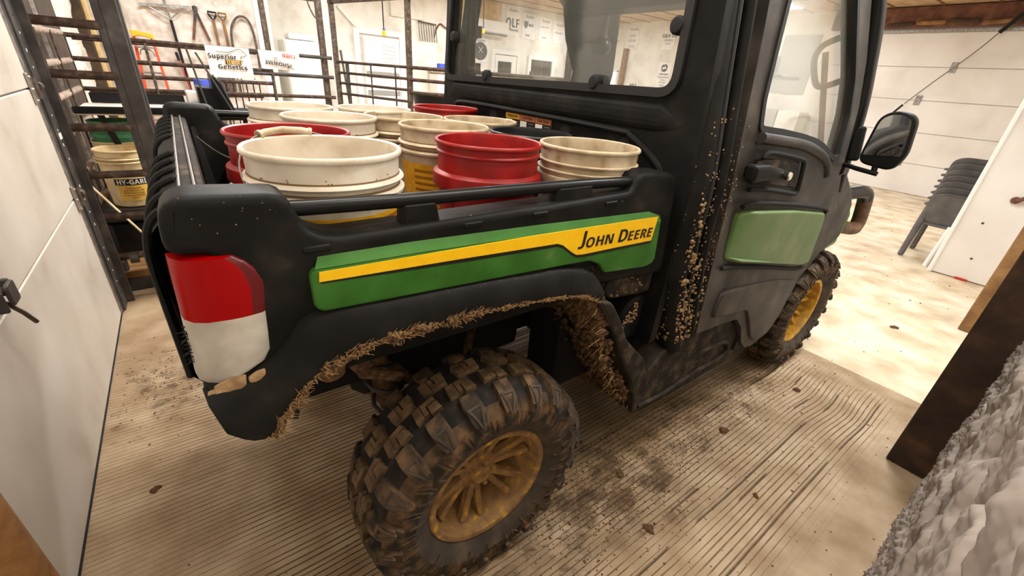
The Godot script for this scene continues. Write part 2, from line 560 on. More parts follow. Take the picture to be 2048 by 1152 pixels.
	lamp.emission_enabled = true
	lamp.emission = Color(1.0, 0.95, 0.86)
	lamp.emission_energy_multiplier = 4.0
	M.lamp = lamp
	var sky := plain(Color.WHITE, 0.5)
	sky.emission_enabled = true
	sky.emission = Color(0.75, 0.9, 0.85)
	sky.emission_energy_multiplier = 0.7
	M.daylight = sky


# ---------------------------------------------------------------- the scene
func _ready() -> void:
	rng.seed = 20240
	# camera
	var cam := Camera3D.new()
	cam.name = "camera"
	cam.keep_aspect = Camera3D.KEEP_HEIGHT
	cam.fov = 69.0
	cam.near = 0.02
	cam.far = 60.0
	cam.transform = Transform3D(Basis(Vector3(0.808626, 0.071736, 0.583933), Vector3(0.211406, 0.890815, -0.40219), Vector3(-0.549027, 0.448668, 0.705171)), Vector3(0, 1.44, 0))
	add_child(cam)
	cam.current = true
	# surroundings: indoors, so the world outside gives only a dim grey
	var we := WorldEnvironment.new()
	we.name = "surroundings"
	var e := Environment.new()
	e.background_mode = Environment.BG_COLOR
	e.background_color = Color(0.02, 0.02, 0.02)
	e.ambient_light_source = Environment.AMBIENT_SOURCE_BG
	e.tonemap_mode = Environment.TONE_MAPPER_LINEAR
	e.tonemap_exposure = EXPOSURE
	e.sdfgi_enabled = true
	e.ssao_enabled = true
	e.ssil_enabled = true
	we.environment = e
	add_child(we)
	# lamps on the ceiling: [x, z, energy, length along x, length along z]
	make_materials()
	for l in LAMPS: ceiling_light(l[0], l[1], l[2], l[3], l[4])
	build_shell()
	build_left_door()
	build_far_door()
	build_right_side()
	build_vehicle()
	build_pails()
	build_gates()
	build_left_corner()
	build_tool_wall()
	build_back_wall()
	build_front_wall()
	build_floor_dirt()


const EXPOSURE := 2.05
const CEIL := 3.04
const LAMPS := [
	[1.0, -3.5, 5.0, 1.2, 0.3], [3.6, -4.6, 5.0, 1.2, 0.3], [6.6, -4.6, 4.0, 1.2, 0.3], [9.2, -4.6, 2.8, 1.2, 0.3],
	[0.7, -6.6, 4.5, 1.2, 0.3], [2.6, -8.4, 2.6, 1.2, 0.3], [5.4, -8.2, 4.5, 1.2, 0.3], [8.6, -8.9, 3.0, 1.2, 0.3],
	[3.3, -0.5, 4.0, 1.2, 0.3], [7.6, -1.6, 2.6, 1.2, 0.3], [0.3, -1.2, 1.45, 1.2, 0.3], [1.2, -0.2, 1.1, 1.2, 0.2],  # hood, pails and foam-wall lamps are added fill for the vehicle's side
]
var lamp_no := 0


func ceiling_light(x: float, z: float, energy: float, lx: float, lz: float) -> void:
	lamp_no += 1
	var names := ["over the vehicle's bed", "over the stock pen gate", "over the middle of the barn", "near the front wall of posters", "over the tool wall corner", "by the white door with the fridge", "over the back wall doors", "in the back corner by the posters", "added as fill over the hood", "by the far garage door", "added as unseen fill over the pails", "added as unseen fill along the foam wall"]
	var t := thing("ceiling_light", "white ceiling strip lamp " + names[(lamp_no - 1) % names.size()], "lamp", Vector3(x, CEIL - 0.07, z), "ceiling strip lamps")
	var b := MB.new()
	box(b, Vector3(x, CEIL - 0.035, z), Vector3(lx + 0.06, 0.06, lz + 0.06), 0.01)
	obj("housing", b, M.white, t)
	b = MB.new()
	box(b, Vector3(x, CEIL - 0.071, z), Vector3(lx, 0.012, lz), 0.004)
	obj("glowing_lamp_panel", b, M.lamp, t)
	var a := AreaLight3D.new()
	a.name = "lamp_glow"
	a.area_size = Vector2(lx, lz)
	a.light_energy = energy
	a.light_color = Color(0.93, 0.965, 1.0) if x > 2.9 or z < -6.0 else Color(1.0, 0.98, 0.95)
	a.shadow_enabled = true
	a.set("area_range", 30.0)
	a.rotation_degrees = Vector3(-90, 0, 0)
	t.add_child(a)
	a.position = Vector3(0, -0.02, 0)


# ---------------------------------------------------------------- floor, walls, ceiling
func build_shell() -> void:
	var f := base_struct("floor")
	# the ribbed slab: a groove every 27 mm along x, with slight wander, fading out at its front end
	var st := SurfaceTool.new()
	st.begin(Mesh.PRIMITIVE_TRIANGLES)
	var wob := FastNoiseLite.new()
	wob.seed = 5
	wob.frequency = 0.7
	var nx := 90
	var pitch := 0.0208
	var n := int(3.25 / pitch)
	var zs := []
	for g in n:
		var z0 := -0.06 - g * pitch + rng.randf_range(-0.0028, 0.0028)
		var wd := rng.randf_range(0.85, 1.25)
		zs.append([z0, wd, g])
	for i in nx + 1:
		var x := lerpf(-0.62, 2.95, float(i) / nx)
		for k in n + 1:
			var z: float = zs[k][0] if k < n else -0.06 - n * pitch
			var w := (wob.get_noise_2d(x, z * 3.0) * 0.008 + 0.018 * exp(-pow((x - 2.45) / 0.16, 2.0)) * smoothstep(-1.3, -0.3, z)) * smoothstep(-0.06, -0.3, z)
			if k == n:
				st.add_vertex(Vector3(x, 0, z + w)); continue
			var worn_away := smoothstep(2.93, 2.6, x) * lerpf(0.3, 1.0, smoothstep(-0.45, 0.1, x)) * smoothstep(-0.06, -0.2, z)
			var d := worn_away * clampf(0.85 + wob.get_noise_2d(x * 2.3 + 40.0, z * 4.0) * 0.9, 0.12, 1.1)
			var wd: float = zs[k][1] * clampf(d * 1.3, 0.1, 1.0)
			st.add_vertex(Vector3(x, 0, z + w))
			st.add_vertex(Vector3(x, 0, z + w - 0.0150 + 0.0022 * wd))
			st.add_vertex(Vector3(x, -0.0038 * d, z + w - 0.0150 + 0.0012 * wd))
			st.add_vertex(Vector3(x, -0.0038 * d, z + w - 0.0150 - 0.0012 * wd))
			st.add_vertex(Vector3(x, 0, z + w - 0.0150 - 0.0022 * wd))
	var m := n * 5 + 1
	var groove := SurfaceTool.new()
	groove.begin(Mesh.PRIMITIVE_TRIANGLES)
	var verts: PackedVector3Array = st.commit_to_arrays()[Mesh.ARRAY_VERTEX]
	for q in verts: groove.add_vertex(q)
	for i in nx:
		for k in m - 1:
			var a := i * m + k
			for q in [a, a + 1, a + m + 1, a, a + m + 1, a + m]:
				if k % 5 == 1 or k % 5 == 2 or k % 5 == 3: groove.add_index(q)
				else: st.add_index(q)
	st.generate_normals()
	groove.generate_normals()
	put("groove_dirt", groove.commit(), M.groove, f)
	put("ribbed_slab", st.commit(), M.concrete, f)
	var b := MB.new()
	box(b, Vector3(1.165, -0.065, -1.6), Vector3(3.57, 0.1, 3.8))
	box(b, Vector3(1.165, -0.011, 0.07), Vector3(3.57, 0.022, 0.26))
	box(b, Vector3(1.165, -0.011, -6.9), Vector3(3.57, 0.022, 7.14))
	obj("plain_slab", b, M.concrete, f)
	b = MB.new()
	box(b, Vector3(6.95, -0.015, -5.0), Vector3(8.0, 0.03, 10.9))
	obj("smooth_slab", b, M.concrete_pale, f)
	b = MB.new()
	box(b, Vector3(5.0, CEIL + 0.1, -5.1), Vector3(12.6, 0.2, 11.4))
	var c := base_struct("ceiling")
	obj("boards", b, M.ceiling_wood, c)
	for k in 16:
		b = MB.new()
		box(b, Vector3(5.0, CEIL - 0.006, 0.1 - k * 0.68), Vector3(12.0, 0.014, 0.03), 0.003)
		obj("batten", b, M.wood_mid, c)
	# walls
	var w := base_struct("wall_back")
	b = MB.new()
	box(b, Vector3(6.0, CEIL / 2, -10.35), Vector3(9.8, CEIL, 0.3))
	obj("panelling", b, M.white_wall, w)
	w = base_struct("wall_front")
	b = MB.new()
	box(b, Vector3(10.95, CEIL / 2, -7.25), Vector3(0.3, CEIL, 6.5))
	box(b, Vector3(10.95, CEIL / 2, 0.35), Vector3(0.3, CEIL, 0.7))
	box(b, Vector3(10.95, 2.84, -2.0), Vector3(0.3, 0.4, 4.0))
	obj("panelling", b, M.white_wall, w)
	w = base_struct("wall_right")
	b = MB.new()
	box(b, Vector3(5.0, CEIL / 2, 0.3), Vector3(12.4, CEIL, 0.24))
	obj("backing", b, M.white_wall, w)
	var nz := FastNoiseLite.new()
	nz.seed = 17
	nz.frequency = 9.0
	nz.fractal_octaves = 3
	var cell := FastNoiseLite.new()
	cell.seed = 4
	cell.noise_type = FastNoiseLite.TYPE_CELLULAR
	cell.frequency = 62.0
	cell.fractal_octaves = 2
	var foam := func(u: float, v: float) -> Vector3:
		var x := lerpf(0.3, 2.277, u)
		var y := lerpf(0.0, 1.2, v)
		var big := nz.get_noise_2d(x * 0.5, y * 0.8)
		var pop := cell.get_noise_2d(x * 1.0 + big * 0.01, y)
		var where := nz.get_noise_2d(x * 0.16 + 3.0, y * 0.16) * 0.5 - (y - 0.60) * 0.75 + (x - 1.7) * 0.16
		var rough := smoothstep(-0.10, 0.06, where)
		# folds: the foam ran down in overlapping lips
		var fold := fmod(y * 5.5 + 0.9 * nz.get_noise_2d(x * 0.35, y * 0.2) + 20.0, 1.0)
		var lip := 0.016 * smoothstep(0.0, 0.75, fold) * (1.0 - smoothstep(0.82, 1.0, fold))
		var z := 0.112 - 0.016 * big - lerpf(lip + 0.012 + 0.006 * nz.get_noise_2d(x * 2.2, y * 1.1) + 0.0025 * nz.get_noise_2d(x * 7.0, y * 7.0), 0.026 - 0.017 * (pop + 0.9) + 0.008 * nz.get_noise_2d(x * 5.0, y * 5.0), rough)
		var edge := smoothstep(2.17, 2.277, x + nz.get_noise_2d(y * 0.8, 7.0) * 0.10)
		z = lerpf(z, 0.165, edge)
		z = lerpf(0.128, z, smoothstep(0.0, 0.05, y))
		return Vector3(x, y, minf(z, 0.175))
	put("sprayed_foam", sheet(470, 290, foam), M.foam_shaded, w)
	b = MB.new()
	box(b, Vector3(0.9, 2.12, 0.14), Vector3(2.7, 1.84, 0.08), 0.02)
	box(b, Vector3(-0.13, 0.6, 0.14), Vector3(0.86, 1.2, 0.08), 0.02)
	obj("sprayed_foam", b, M.white_wall, w)  # unseen upper foam kept white to bounce light onto the vehicle
	w = base_struct("wall_left")
	b = MB.new()
	box(b, Vector3(-0.95, CEIL / 2, -5.8), Vector3(0.2, CEIL, 5.4))
	obj("backing", b, M.wood_stud, w)
	var lf := func(u: float, v: float) -> Vector3:
		var z := lerpf(-3.2, -8.3, u)
		var y := v * CEIL
		return Vector3(-0.80 + 0.05 * nz.get_noise_2d(z * 0.35, y * 0.35) + 0.012 * nz.get_noise_2d(z * 1.4, y * 1.4), y, z)
	put("sprayed_foam", sheet(100, 60, lf), M.foam, w)
	w = base_struct("wall_tools")
	b = MB.new()
	box(b, Vector3(0.25, CEIL / 2, -8.52), Vector3(2.3, CEIL, 0.3))
	obj("backing", b, M.white_wall, w)
	var tf := func(u: float, v: float) -> Vector3:
		var x := lerpf(-0.86, 1.2, u)
		var y := v * CEIL
		return Vector3(x, y, -8.34 + 0.05 * nz.get_noise_2d(x * 0.25, y * 0.3) + 0.022 * nz.get_noise_2d(x * 0.9, y * 0.8) + 0.012 * smoothstep(-0.1, 0.1, nz.get_noise_2d(x * 0.5, y * 0.12 + 9.0)))
	put("sprayed_foam", sheet(90, 90, tf), M.foam, w)
	b = MB.new()
	box(b, Vector3(1.25, CEIL / 2, -8.34), Vector3(0.13, CEIL, 0.16), 0.01)
	obj("corner_post", b, M.white, w)
	b = MB.new()
	box(b, Vector3(1.28, CEIL / 2, -9.4), Vector3(0.12, CEIL, 1.9))
	obj("return", b, M.white_wall, w)
	# the rear wall behind the left garage door and the photographer
	w = base_struct("wall_rear")
	b = MB.new()
	box(b, Vector3(-0.78, CEIL / 2, -1.5), Vector3(0.2, CEIL, 3.7))
	obj("backing", b, M.white_wall, w)


func build_left_door() -> void:
	var d := base_struct("door_1", Vector3(-0.6, 0, -1.5))
	for k in 6:
		var b := MB.new()
		var y0 := 0.02 + k * 0.515 if k > 0 else 0.012
		var y1 := 0.02 + (k + 1) * 0.515 - 0.006
		if k == 0: y1 = 0.71
		if k >= 1:
			y0 = 0.716 + (k - 1) * 0.519
			y1 = y0 + 0.513
		if y0 > CEIL: break
		box(b, Vector3(-0.57, (y0 + y1) / 2, -1.46), Vector3(0.05, y1 - y0, 3.3), 0.004)
		obj("panel", b, M.garage, d)
		b = MB.new()
		box(b, Vector3(-0.575, y1 + 0.003, -1.46), Vector3(0.04, 0.012, 3.29))
		obj("joint", b, M.seam, d)
		b = MB.new()
		box(b, Vector3(-0.544, (y0 + y1) / 2, -3.085), Vector3(0.006, y1 - y0 - 0.004, 0.05), 0.002)
		obj("end_stile", b, M.zinc, d)
	var b2 := MB.new()
	box(b2, Vector3(-0.56, 0.006, -1.46), Vector3(0.035, 0.014, 3.3), 0.004)
	obj("bottom_seal", b2, M.black_flat, d)
	# hinge and roller brackets at the joints
	for y in [0.713, 1.232, 1.751]:
		var b := MB.new()
		extr(b, rounded(V2([-0.035, -0.07, 0.04, -0.045, 0.055, 0.0, 0.04, 0.045, -0.035, 0.07]), 0.012), 0.0, 0.012, 0.003, Transform3D(Basis(Vector3(0, 0, -1), Vector3.UP, Vector3.RIGHT), Vector3(-0.545, y, -3.06)))
		var h := obj("roller_bracket", b, M.zinc, d)
		b = MB.new()
		tube(b, [Vector3(-0.534, y - 0.045, -3.085), Vector3(-0.534, y + 0.045, -3.085)], 0.014, 12)
		tube(b, [Vector3(-0.532, y + 0.005, -3.11), Vector3(-0.532, y + 0.005, -3.16)], 0.02, 14)
		obj("roller", b, M.steel, h)
		b = MB.new()
		for q in [[-0.05, -3.04], [0.05, -3.04], [0.0, -3.03]]:
			tube(b, [Vector3(-0.536, y + q[0], q[1]), Vector3(-0.527, y + q[0], q[1])], 0.006, 8)
		obj("bolt", b, M.chrome, h)
	# the slide latch half way along
	var b := MB.new()
	box(b, Vector3(-0.54, 0.80, -1.62), Vector3(0.008, 0.11, 0.16), 0.002)
	box(b, Vector3(-0.515, 0.815, -1.655), Vector3(0.05, 0.05, 0.012), 0.003)
	box(b, Vector3(-0.515, 0.80, -1.575), Vector3(0.05, 0.06, 0.012), 0.003)
	extr(b, rounded(V2([-0.03, -0.03, 0.03, -0.03, 0.03, 0.03, -0.03, 0.03]), 0.012), 0, 0.01, 0.002, Transform3D(Basis(Vector3(0, 0, -1), Vector3.UP, Vector3.RIGHT), Vector3(-0.49, 0.81, -1.62)))
	obj("slide_latch", b, M.dark_steel, d)
	b = MB.new()
	tube(b, [Vector3(-0.515, 0.81, -1.56), Vector3(-0.515, 0.81, -1.71)], 0.012, 12)
	tube(b, [Vector3(-0.5, 0.79, -1.60), Vector3(-0.485, 0.74, -1.63), Vector3(-0.48, 0.69, -1.665)], 0.006, 8)
	obj("latch_rod", b, M.steel, d)
	# the steel track beside the door, with bolt holes and a white tag
	var t := base_struct("trim_1", Vector3(-0.545, 0, -3.18))
	b = MB.new()
	box(b, Vector3(-0.553, 1.52, -3.115), Vector3(0.03, 3.04, 0.025), 0.003)
	box(b, Vector3(-0.545, 1.52, -3.19), Vector3(0.035, 3.04, 0.125), 0.004)
	box(b, Vector3(-0.528, 1.52, -3.255), Vector3(0.075, 3.04, 0.012), 0.003)
	obj("track", b, M.dark_steel, t)
	for k in 40:
		b = MB.new()
		var y := 0.11 + k * 0.071
		tube(b, [Vector3(-0.5285, y, -3.17), Vector3(-0.5262, y, -3.17)], 0.0055 if k % 3 else 0.008, 8)
		obj("bolt_head", b, M.white if k % 5 else M.black_flat, t)  # white stands in for the shine of the metal heads
	b = MB.new()
	box(b, Vector3(-0.526, 1.005, -3.17), Vector3(0.003, 0.03, 0.055), 0.001)
	obj("sticker", b, M.white, t)
	# a tan roll shape standing in for an unidentified object by the door
	var s := thing("tan_roll_shape", "tan roll-shaped upright of unidentified kind against the white garage door in the bottom left corner", "roll", Vector3(-0.472, 0, -0.905))
	b = MB.new()
	lathe(b, [Vector2(0, 0.0), Vector2(0.062, 0.0), Vector2(0.066, 0.01), Vector2(0.068, 0.2), Vector2(0.066, 0.45), Vector2(0.064, 0.97), Vector2(0.060, 0.985), Vector2(0.02, 0.985), Vector2(0.018, 0.95), Vector2(0, 0.95)], 36, Transform3D(Basis.IDENTITY, Vector3(-0.472, 0, -0.905)))
	obj("roll", b, M.tan, s, 40.0)


func build_far_door() -> void:
	var d := base_struct("door_2", Vector3(10.85, 0, -2.0))
	for k in 5:
		var b := MB.new()
		box(b, Vector3(10.83, 0.265 + k * 0.53, -2.0), Vector3(0.06, 0.524, 4.0), 0.006)
		obj("panel", b, M.white_panel, d)
		if k > 0:
			b = MB.new()
			box(b, Vector3(10.835, k * 0.53, -2.0), Vector3(0.05, 0.012, 4.0))
			obj("joint", b, M.seam, d)
	for q in [[2.12, -2.15], [1.59, -2.42], [1.08, -2.55], [0.55, -2.28]]:
		var b := MB.new()
		box(b, Vector3(10.795, q[0], q[1]), Vector3(0.012, 0.16, 0.09), 0.003)
		box(b, Vector3(10.785, q[0], q[1]), Vector3(0.016, 0.03, 0.08), 0.003)
		obj("hinge_plate", b, M.zinc, d)
	var b2 := MB.new()
	box(b2, Vector3(10.82, 0.004, -2.0), Vector3(0.03, 0.012, 4.0))
	obj("bottom_seal", b2, M.black_flat, d)
	b2 = MB.new()
	box(b2, Vector3(10.78, 2.665, -2.0), Vector3(0.05, 0.05, 4.1), 0.004)
	obj("top_rail", b2, M.zinc, d)
	var t := base_struct("trim_2", Vector3(10.7, 2.85, -2.0))
	b2 = MB.new()
	box(b2, Vector3(10.74, 2.87, -2.0), Vector3(0.1, 0.32, 4.4), 0.01)
	obj("header_beam", b2, M.wood_brown, t)
	for q in 5:
		b2 = MB.new()
		box(b2, Vector3(10.66 - 0.02 * (q % 2), 2.76 + 0.015 * (q % 3), -3.1 + q * 0.42), Vector3(0.06, 0.06, 0.38), 0.015, Basis(Vector3.RIGHT, 0.06 * (q % 3 - 1)))
		obj("lumber_scrap", b2, M.wood_mid if q % 2 else M.wood_stud, t)
	# the opener's release rope
	var r := thing("pull_rope", "thin grey cord with black grip hanging slack before the far white garage door", "rope", Vector3(10.6, 1.5, -2.0))
	b2 = MB.new()
	tube(b2, smooth_path([Vector3(10.55, 3.0, -1.55), Vector3(10.6, 2.4, -1.9), Vector3(10.65, 1.85, -2.32), Vector3(10.68, 1.52, -2.56)]), 0.009, 6)
	obj("cord", b2, M.seam, r)
	b2 = MB.new()
	tube(b2, [Vector3(10.54, 2.98, -1.52), Vector3(10.57, 2.6, -1.77)], 0.03, 8)
	obj("spring", b2, M.black_flat, r)
	b2 = MB.new()
	tube(b2, [Vector3(10.66, 1.5, -2.57), Vector3(10.67, 1.36, -2.66)], 0.018, 8)
	obj("grip", b2, M.black_flat, r)


func build_right_side() -> void:
	# dark post at the foam wall
	var b := MB.new()
	box(b, Vector3(2.325, 1.52, 0.066), Vector3(0.09, 3.04, 0.216), 0.006)
	tag(obj("wood_post", b, M.wood_dark), "thick dark brown timber post at the edge of the sprayed foam wall", "post")
	b = MB.new()
	box(b, Vector3(4.40, 1.52, 0.012), Vector3(0.12, 3.04, 0.31), 0.008)
	tag(obj("wood_post", b, M.wood_mid), "medium brown timber post standing behind the thick dark post, before the white partition", "post")
	# white partition with its edge strip, red mark and brown hook
	var p := thing("partition_panel", "tall plain white partition panel standing across, right of the parked vehicle", "panel", Vector3(5.78, 0, -0.2))
	b = MB.new()
	box(b, Vector3(5.78, 1.2, -0.18), Vector3(0.05, 2.38, 0.8), 0.004)
	obj("sheet", b, M.white_panel, p)
	b = MB.new()
	box(b, Vector3(5.775, 1.2, -0.595), Vector3(0.075, 2.4, 0.035), 0.008)
	obj("edge_strip", b, M.white, p)
	b = MB.new()
	box(b, Vector3(5.745, 0.012, -0.36), Vector3(0.012, 0.02, 0.09), 0.002)
	obj("red_tape", b, M.red_paint, p)
	for q in [[0.55, -0.43], [0.22, -0.37]]:
		b = MB.new()
		tube(b, [Vector3(5.756, q[0], q[1]), Vector3(5.75, q[0], q[1])], 0.01, 8)
		obj("screw", b, M.steel, p)
	b = MB.new()
	tube(b, smooth_path([Vector3(5.755, 0.80, -0.30), Vector3(5.72, 0.80, -0.305), Vector3(5.70, 0.81, -0.29), Vector3(5.69, 0.85, -0.25)]), 0.018, 10)
	tube(b, [Vector3(5.756, 0.79, -0.325), Vector3(5.735, 0.795, -0.318)], 0.03, 10)
	obj("brown_hook", b, M.wood_brown, p)
	# grey stacking chairs behind the partition
	var proto: Node3D = null
	for k in 7:
		var lab: String = ["lowest grey plastic stacking chair, at the bottom of the stack behind the white partition", "second grey plastic chair up from the bottom of the stack", "third grey plastic chair up from the bottom of the stack", "middle grey plastic chair of the seven stacked", "third grey plastic chair down from the top of the stack", "second grey plastic chair down from the top of the stack", "topmost grey plastic stacking chair of the stack behind the white partition"][k]
		if proto == null:
			proto = thing("stacking_chair", lab, "chair", Vector3(6.3, 0, -0.66), "grey plastic chairs stacked by the partition")
			b = MB.new()
			extr(b, rounded(V2([-0.2, -0.2, 0.2, -0.2, 0.2, 0.2, -0.2, 0.2]), 0.06), 0.36, 0.385, 0.008, Transform3D(Basis(Vector3.RIGHT, Vector3(0, 0, 1), Vector3.UP), Vector3(6.3, 0, -0.62)))
			obj("seat", b, M.grey_plastic, proto)
			b = MB.new()
			var bk := MB.new()
			extr(bk, rounded(V2([-0.21, 0.36, 0.21, 0.36, 0.2, 0.66, 0.12, 0.71, -0.12, 0.71, -0.2, 0.66]), 0.06), -0.012, 0.012, 0.005)
			bk.bend(func(q: Vector3) -> Vector3: return Vector3(6.48 + (q.y - 0.36) * 0.25 - q.z - q.x * q.x * 0.9, q.y, -0.62 + q.x))
			obj("backrest", bk, M.grey_plastic, proto)
			for s in [[-1, -1], [1, -1], [-1, 1], [1, 1]]:
				b = MB.new()
				bar(b, Vector3(6.3 + s[0] * 0.23, 0, -0.62 + s[1] * 0.21), Vector3(6.3 + s[0] * 0.19, 0.37, -0.62 + s[1] * 0.19), 0.05, 0.05, 0.012, Vector3.RIGHT)
				obj("leg", b, M.grey_plastic, proto)
			for s in [-1, 1]:
				b = MB.new()
				bar(b, Vector3(6.14, 0.55, -0.62 + s * 0.22), Vector3(6.5, 0.57, -0.62 + s * 0.21), 0.05, 0.022, 0.006)
				bar(b, Vector3(6.14, 0.37, -0.62 + s * 0.2), Vector3(6.14, 0.55, -0.62 + s * 0.22), 0.035, 0.05, 0.006, Vector3.RIGHT)
				obj("armrest", b, M.grey_plastic, proto)
		else:
			var c: Node3D = proto.duplicate()
			c.name = numbered("stacking_chair")
			add_child(c, true)
			c.position = proto.position + Vector3(0.018, 0.058, 0.0) * k
			c.rotation.y = PI
			tag(c, lab, "chair", "grey plastic chairs stacked by the partition")
	get_node("stacking_chair").rotation.y = PI
	# white tubes leaning behind the partition
	for k in 3:
		b = MB.new()
		tube(b, [Vector3(5.90 + 0.03 * k, 0.0, -0.66 + 0.03 * k), Vector3(5.93 + 0.03 * k, [0.42, 0.46, 0.38][k], -0.63 + 0.03 * k)], [0.022, 0.018, 0.03][k], 10)
		tag(obj("white_tube", b, M.white), ["shortish white plastic tube nearest the white partition's edge strip", "tallest white plastic tube, in the middle of the three by the grey chairs", "shortest and thickest white tube, farthest from the partition"][k], "tube", "white tubes beside the grey chairs")


# ---------------------------------------------------------------- the utility vehicle
func lean(q: Vector3) -> Vector3:                              # the cab leans inwards above the door's waist
	return q + Vector3(0, 0, -0.08 * maxf(0.0, q.y - 1.2) / 0.55)


const MID := -1.46                                             # the vehicle's centre line
func mirrored(b: MB) -> MB:
	var o := MB.new()
	o.p = b.p.duplicate()
	for i in o.p.size(): o.p[i].z = 2.0 * MID - o.p[i].z
	o.flip()
	return o


func both_sides(called: String, b: MB, m: Material, v: Node, crease := 38.0) -> MeshInstance3D:
	var r := obj(called, b, m, v, crease)
	obj(called, mirrored(b), m, v, crease)
	return r


func build_vehicle() -> void:
	var v := thing("utility_vehicle", "green and black utility vehicle with enclosed cab and muddy wheels, its bed full of pails", "vehicle", Vector3(1.4, 0, MID))
	build_bed(v)
	build_fender(v)
	build_cab(v)
	build_under(v)
	var w := make_wheel(v, true, Vector3(0.504, 0.36, -0.777), 1.0, M.rim)
	w = make_wheel(v, true, Vector3(2.648, 0.36, -0.777), 1.0, M.rim_clean)
	make_wheel(v, false, Vector3(0.504, 0.36, 2 * MID + 0.777), -1.0, M.rim)
	make_wheel(v, false, Vector3(2.648, 0.36, 2 * MID + 0.777), -1.0, M.rim)
	build_mud(v)


func build_bed(v: Node3D) -> void:
	# floor, front wall and inner skin
	var b := MB.new()
	box(b, Vector3(0.585, 0.885, MID), Vector3(1.15, 0.04, 1.4), 0.004)
	box(b, Vector3(1.145, 1.04, MID), Vector3(0.03, 0.34, 1.4), 0.008)
	for k in 9: box(b, Vector3(0.585, 0.9065, -0.86 - k * 0.15), Vector3(1.1, 0.007, 0.05), 0.002)
	obj("bed_floor", b, M.black, v)
	# the moulded side with its two posts
	var side := ccw(V2([-0.02, 0.84, 0.03, 0.87, 0.07, 0.94, 0.113, 1.03, 0.70, 1.0, 0.80, 0.97, 0.87, 0.925, 1.10, 0.90, 1.187, 0.895,
		1.145, 1.19, 1.112, 1.226, 0.985, 1.237, 0.962, 1.222, 0.945, 1.186, 0.6, 1.180, 0.16, 1.175, 0.124, 1.192, 0.114, 1.225, 0.100, 1.256, -0.035, 1.263, -0.058, 1.243, -0.062, 1.178, -0.005, 1.174, -0.005, 0.952, -0.055, 0.948, -0.045, 0.87]))
	side = rounded(side, 0.022, 3)
	b = MB.new()
	extr(b, side, -0.80, -0.712, 0.014, Transform3D.IDENTITY, true)
	both_sides("bed_side", b, M.black, v, 50)
	# rail on its stubs
	b = MB.new()
	tube(b, smooth_path([Vector3(0.09, 1.2235, -0.745), Vector3(0.3, 1.2185, -0.742), Vector3(0.56, 1.216, -0.742), Vector3(0.8, 1.212, -0.742), Vector3(0.985, 1.206, -0.745)], 4), 0.0135, 14)
	both_sides("bed_rail", b, M.black_gloss, v)
	for q in [[0.298, 0.365], [0.684, 0.80]]:
		b = MB.new()
		extr(b, rounded(ccw(V2([q[0] - 0.006, 1.165, q[1] + 0.01, 1.165, q[1], 1.215, q[0], 1.215])), 0.006), -0.765, -0.727, 0.006)
		both_sides("rail_support", b, M.black, v)
	# little oval plugs under the rail and along the ledge
	for x in [0.135, 0.44, 0.62, 0.86]:
		b = MB.new()
		box(b, Vector3(x, 1.16 + 0.004 * x, -0.7115), Vector3(0.045, 0.012, 0.006), 0.0025)
		obj("clip", b, M.black, v)
	# green side panel: a chamfered top band, then the flat face
	b = MB.new()
	var ridge := [0.0]
	var top := V2([0.134, 1.146, 0.30, 1.146, 0.60, 1.138, 1.03, 1.122, 1.088, 1.104])
	var rid := V2([0.124, 1.130, 0.30, 1.128, 0.60, 1.119, 1.03, 1.101, 1.082, 1.088])
	for i in 4:
		b.quad(Vector3(rid[i].x, rid[i].y, -0.697), Vector3(rid[i + 1].x, rid[i + 1].y, -0.697), Vector3(top[i + 1].x, top[i + 1].y, -0.712), Vector3(top[i].x, top[i].y, -0.712))
	var face := V2([0.124, 1.130, 0.30, 1.128, 0.60, 1.119, 1.03, 1.101, 1.082, 1.088, 1.096, 0.966, 1.085, 0.953, 1.05, 0.948, 0.868, 0.966, 0.84, 0.998, 0.80, 1.016, 0.70, 1.021, 0.128, 1.047, 0.116, 1.058, 0.115, 1.12])
	extr(b, rounded(ccw(face), 0.006, 2), -0.716, -0.6965, 0.005, Transform3D.IDENTITY, true)
	var g := both_sides("green_side_panel", b, M.green, v)
	# yellow stripe with its black outline
	var stripe := ccw(V2([0.130, 1.1245, 0.60, 1.1195, 1.059, 1.108, 1.050, 1.036, 0.90, 1.040, 0.765, 1.0425, 0.741, 1.0455, 0.720, 1.058, 0.69, 1.080, 0.670, 1.0875, 0.40, 1.098, 0.128, 1.1065]))
	b = MB.new()
	var sh := PackedVector2Array()
	for q in stripe: sh.append(q + Vector2(0.002, -0.0035 if q.y > 1.105 else -0.0085))
	extr(b, sh, -0.6972, -0.6958)
	obj("stripe_edge", b, M.ink, g)
	b = MB.new()
	extr(b, stripe, -0.6968, -0.6950)
	obj("yellow_stripe", b, M.yellow, g)
	# lettering in small capitals
	b = MB.new()
	var x := 0.742
	for q in [["J", 0.036, -0.004], ["OHN", 0.0275, 0.0], [" ", 0.01, 0.0], ["D", 0.036, -0.001], ["EERE", 0.0275, 0.0]]:
		if q[0] == " ":
			x += 0.018; continue
		var t := text_mb(q[0], q[1], 0.0008, true)
		var lo := 1e9
		var hi := -1e9
		var bot := 1e9
		for p in t.p: lo = minf(lo, p.x); hi = maxf(hi, p.x); bot = minf(bot, p.y)
		for i in t.p.size():
			var p := t.p[i]
			t.p[i] = Vector3(x + (p.x - lo) * 1.27 + (p.y - bot) * 0.12, 1.0605 + (p.y - bot) + (0.0 if q[0] != "J" else -0.0) - (x + p.x - lo - 0.742) * 0.038, -0.6945 + p.z)
		x += (hi - lo) * 1.27 + 0.0055
		b.add(t)
	obj("lettering", b, M.ink, g, 20)
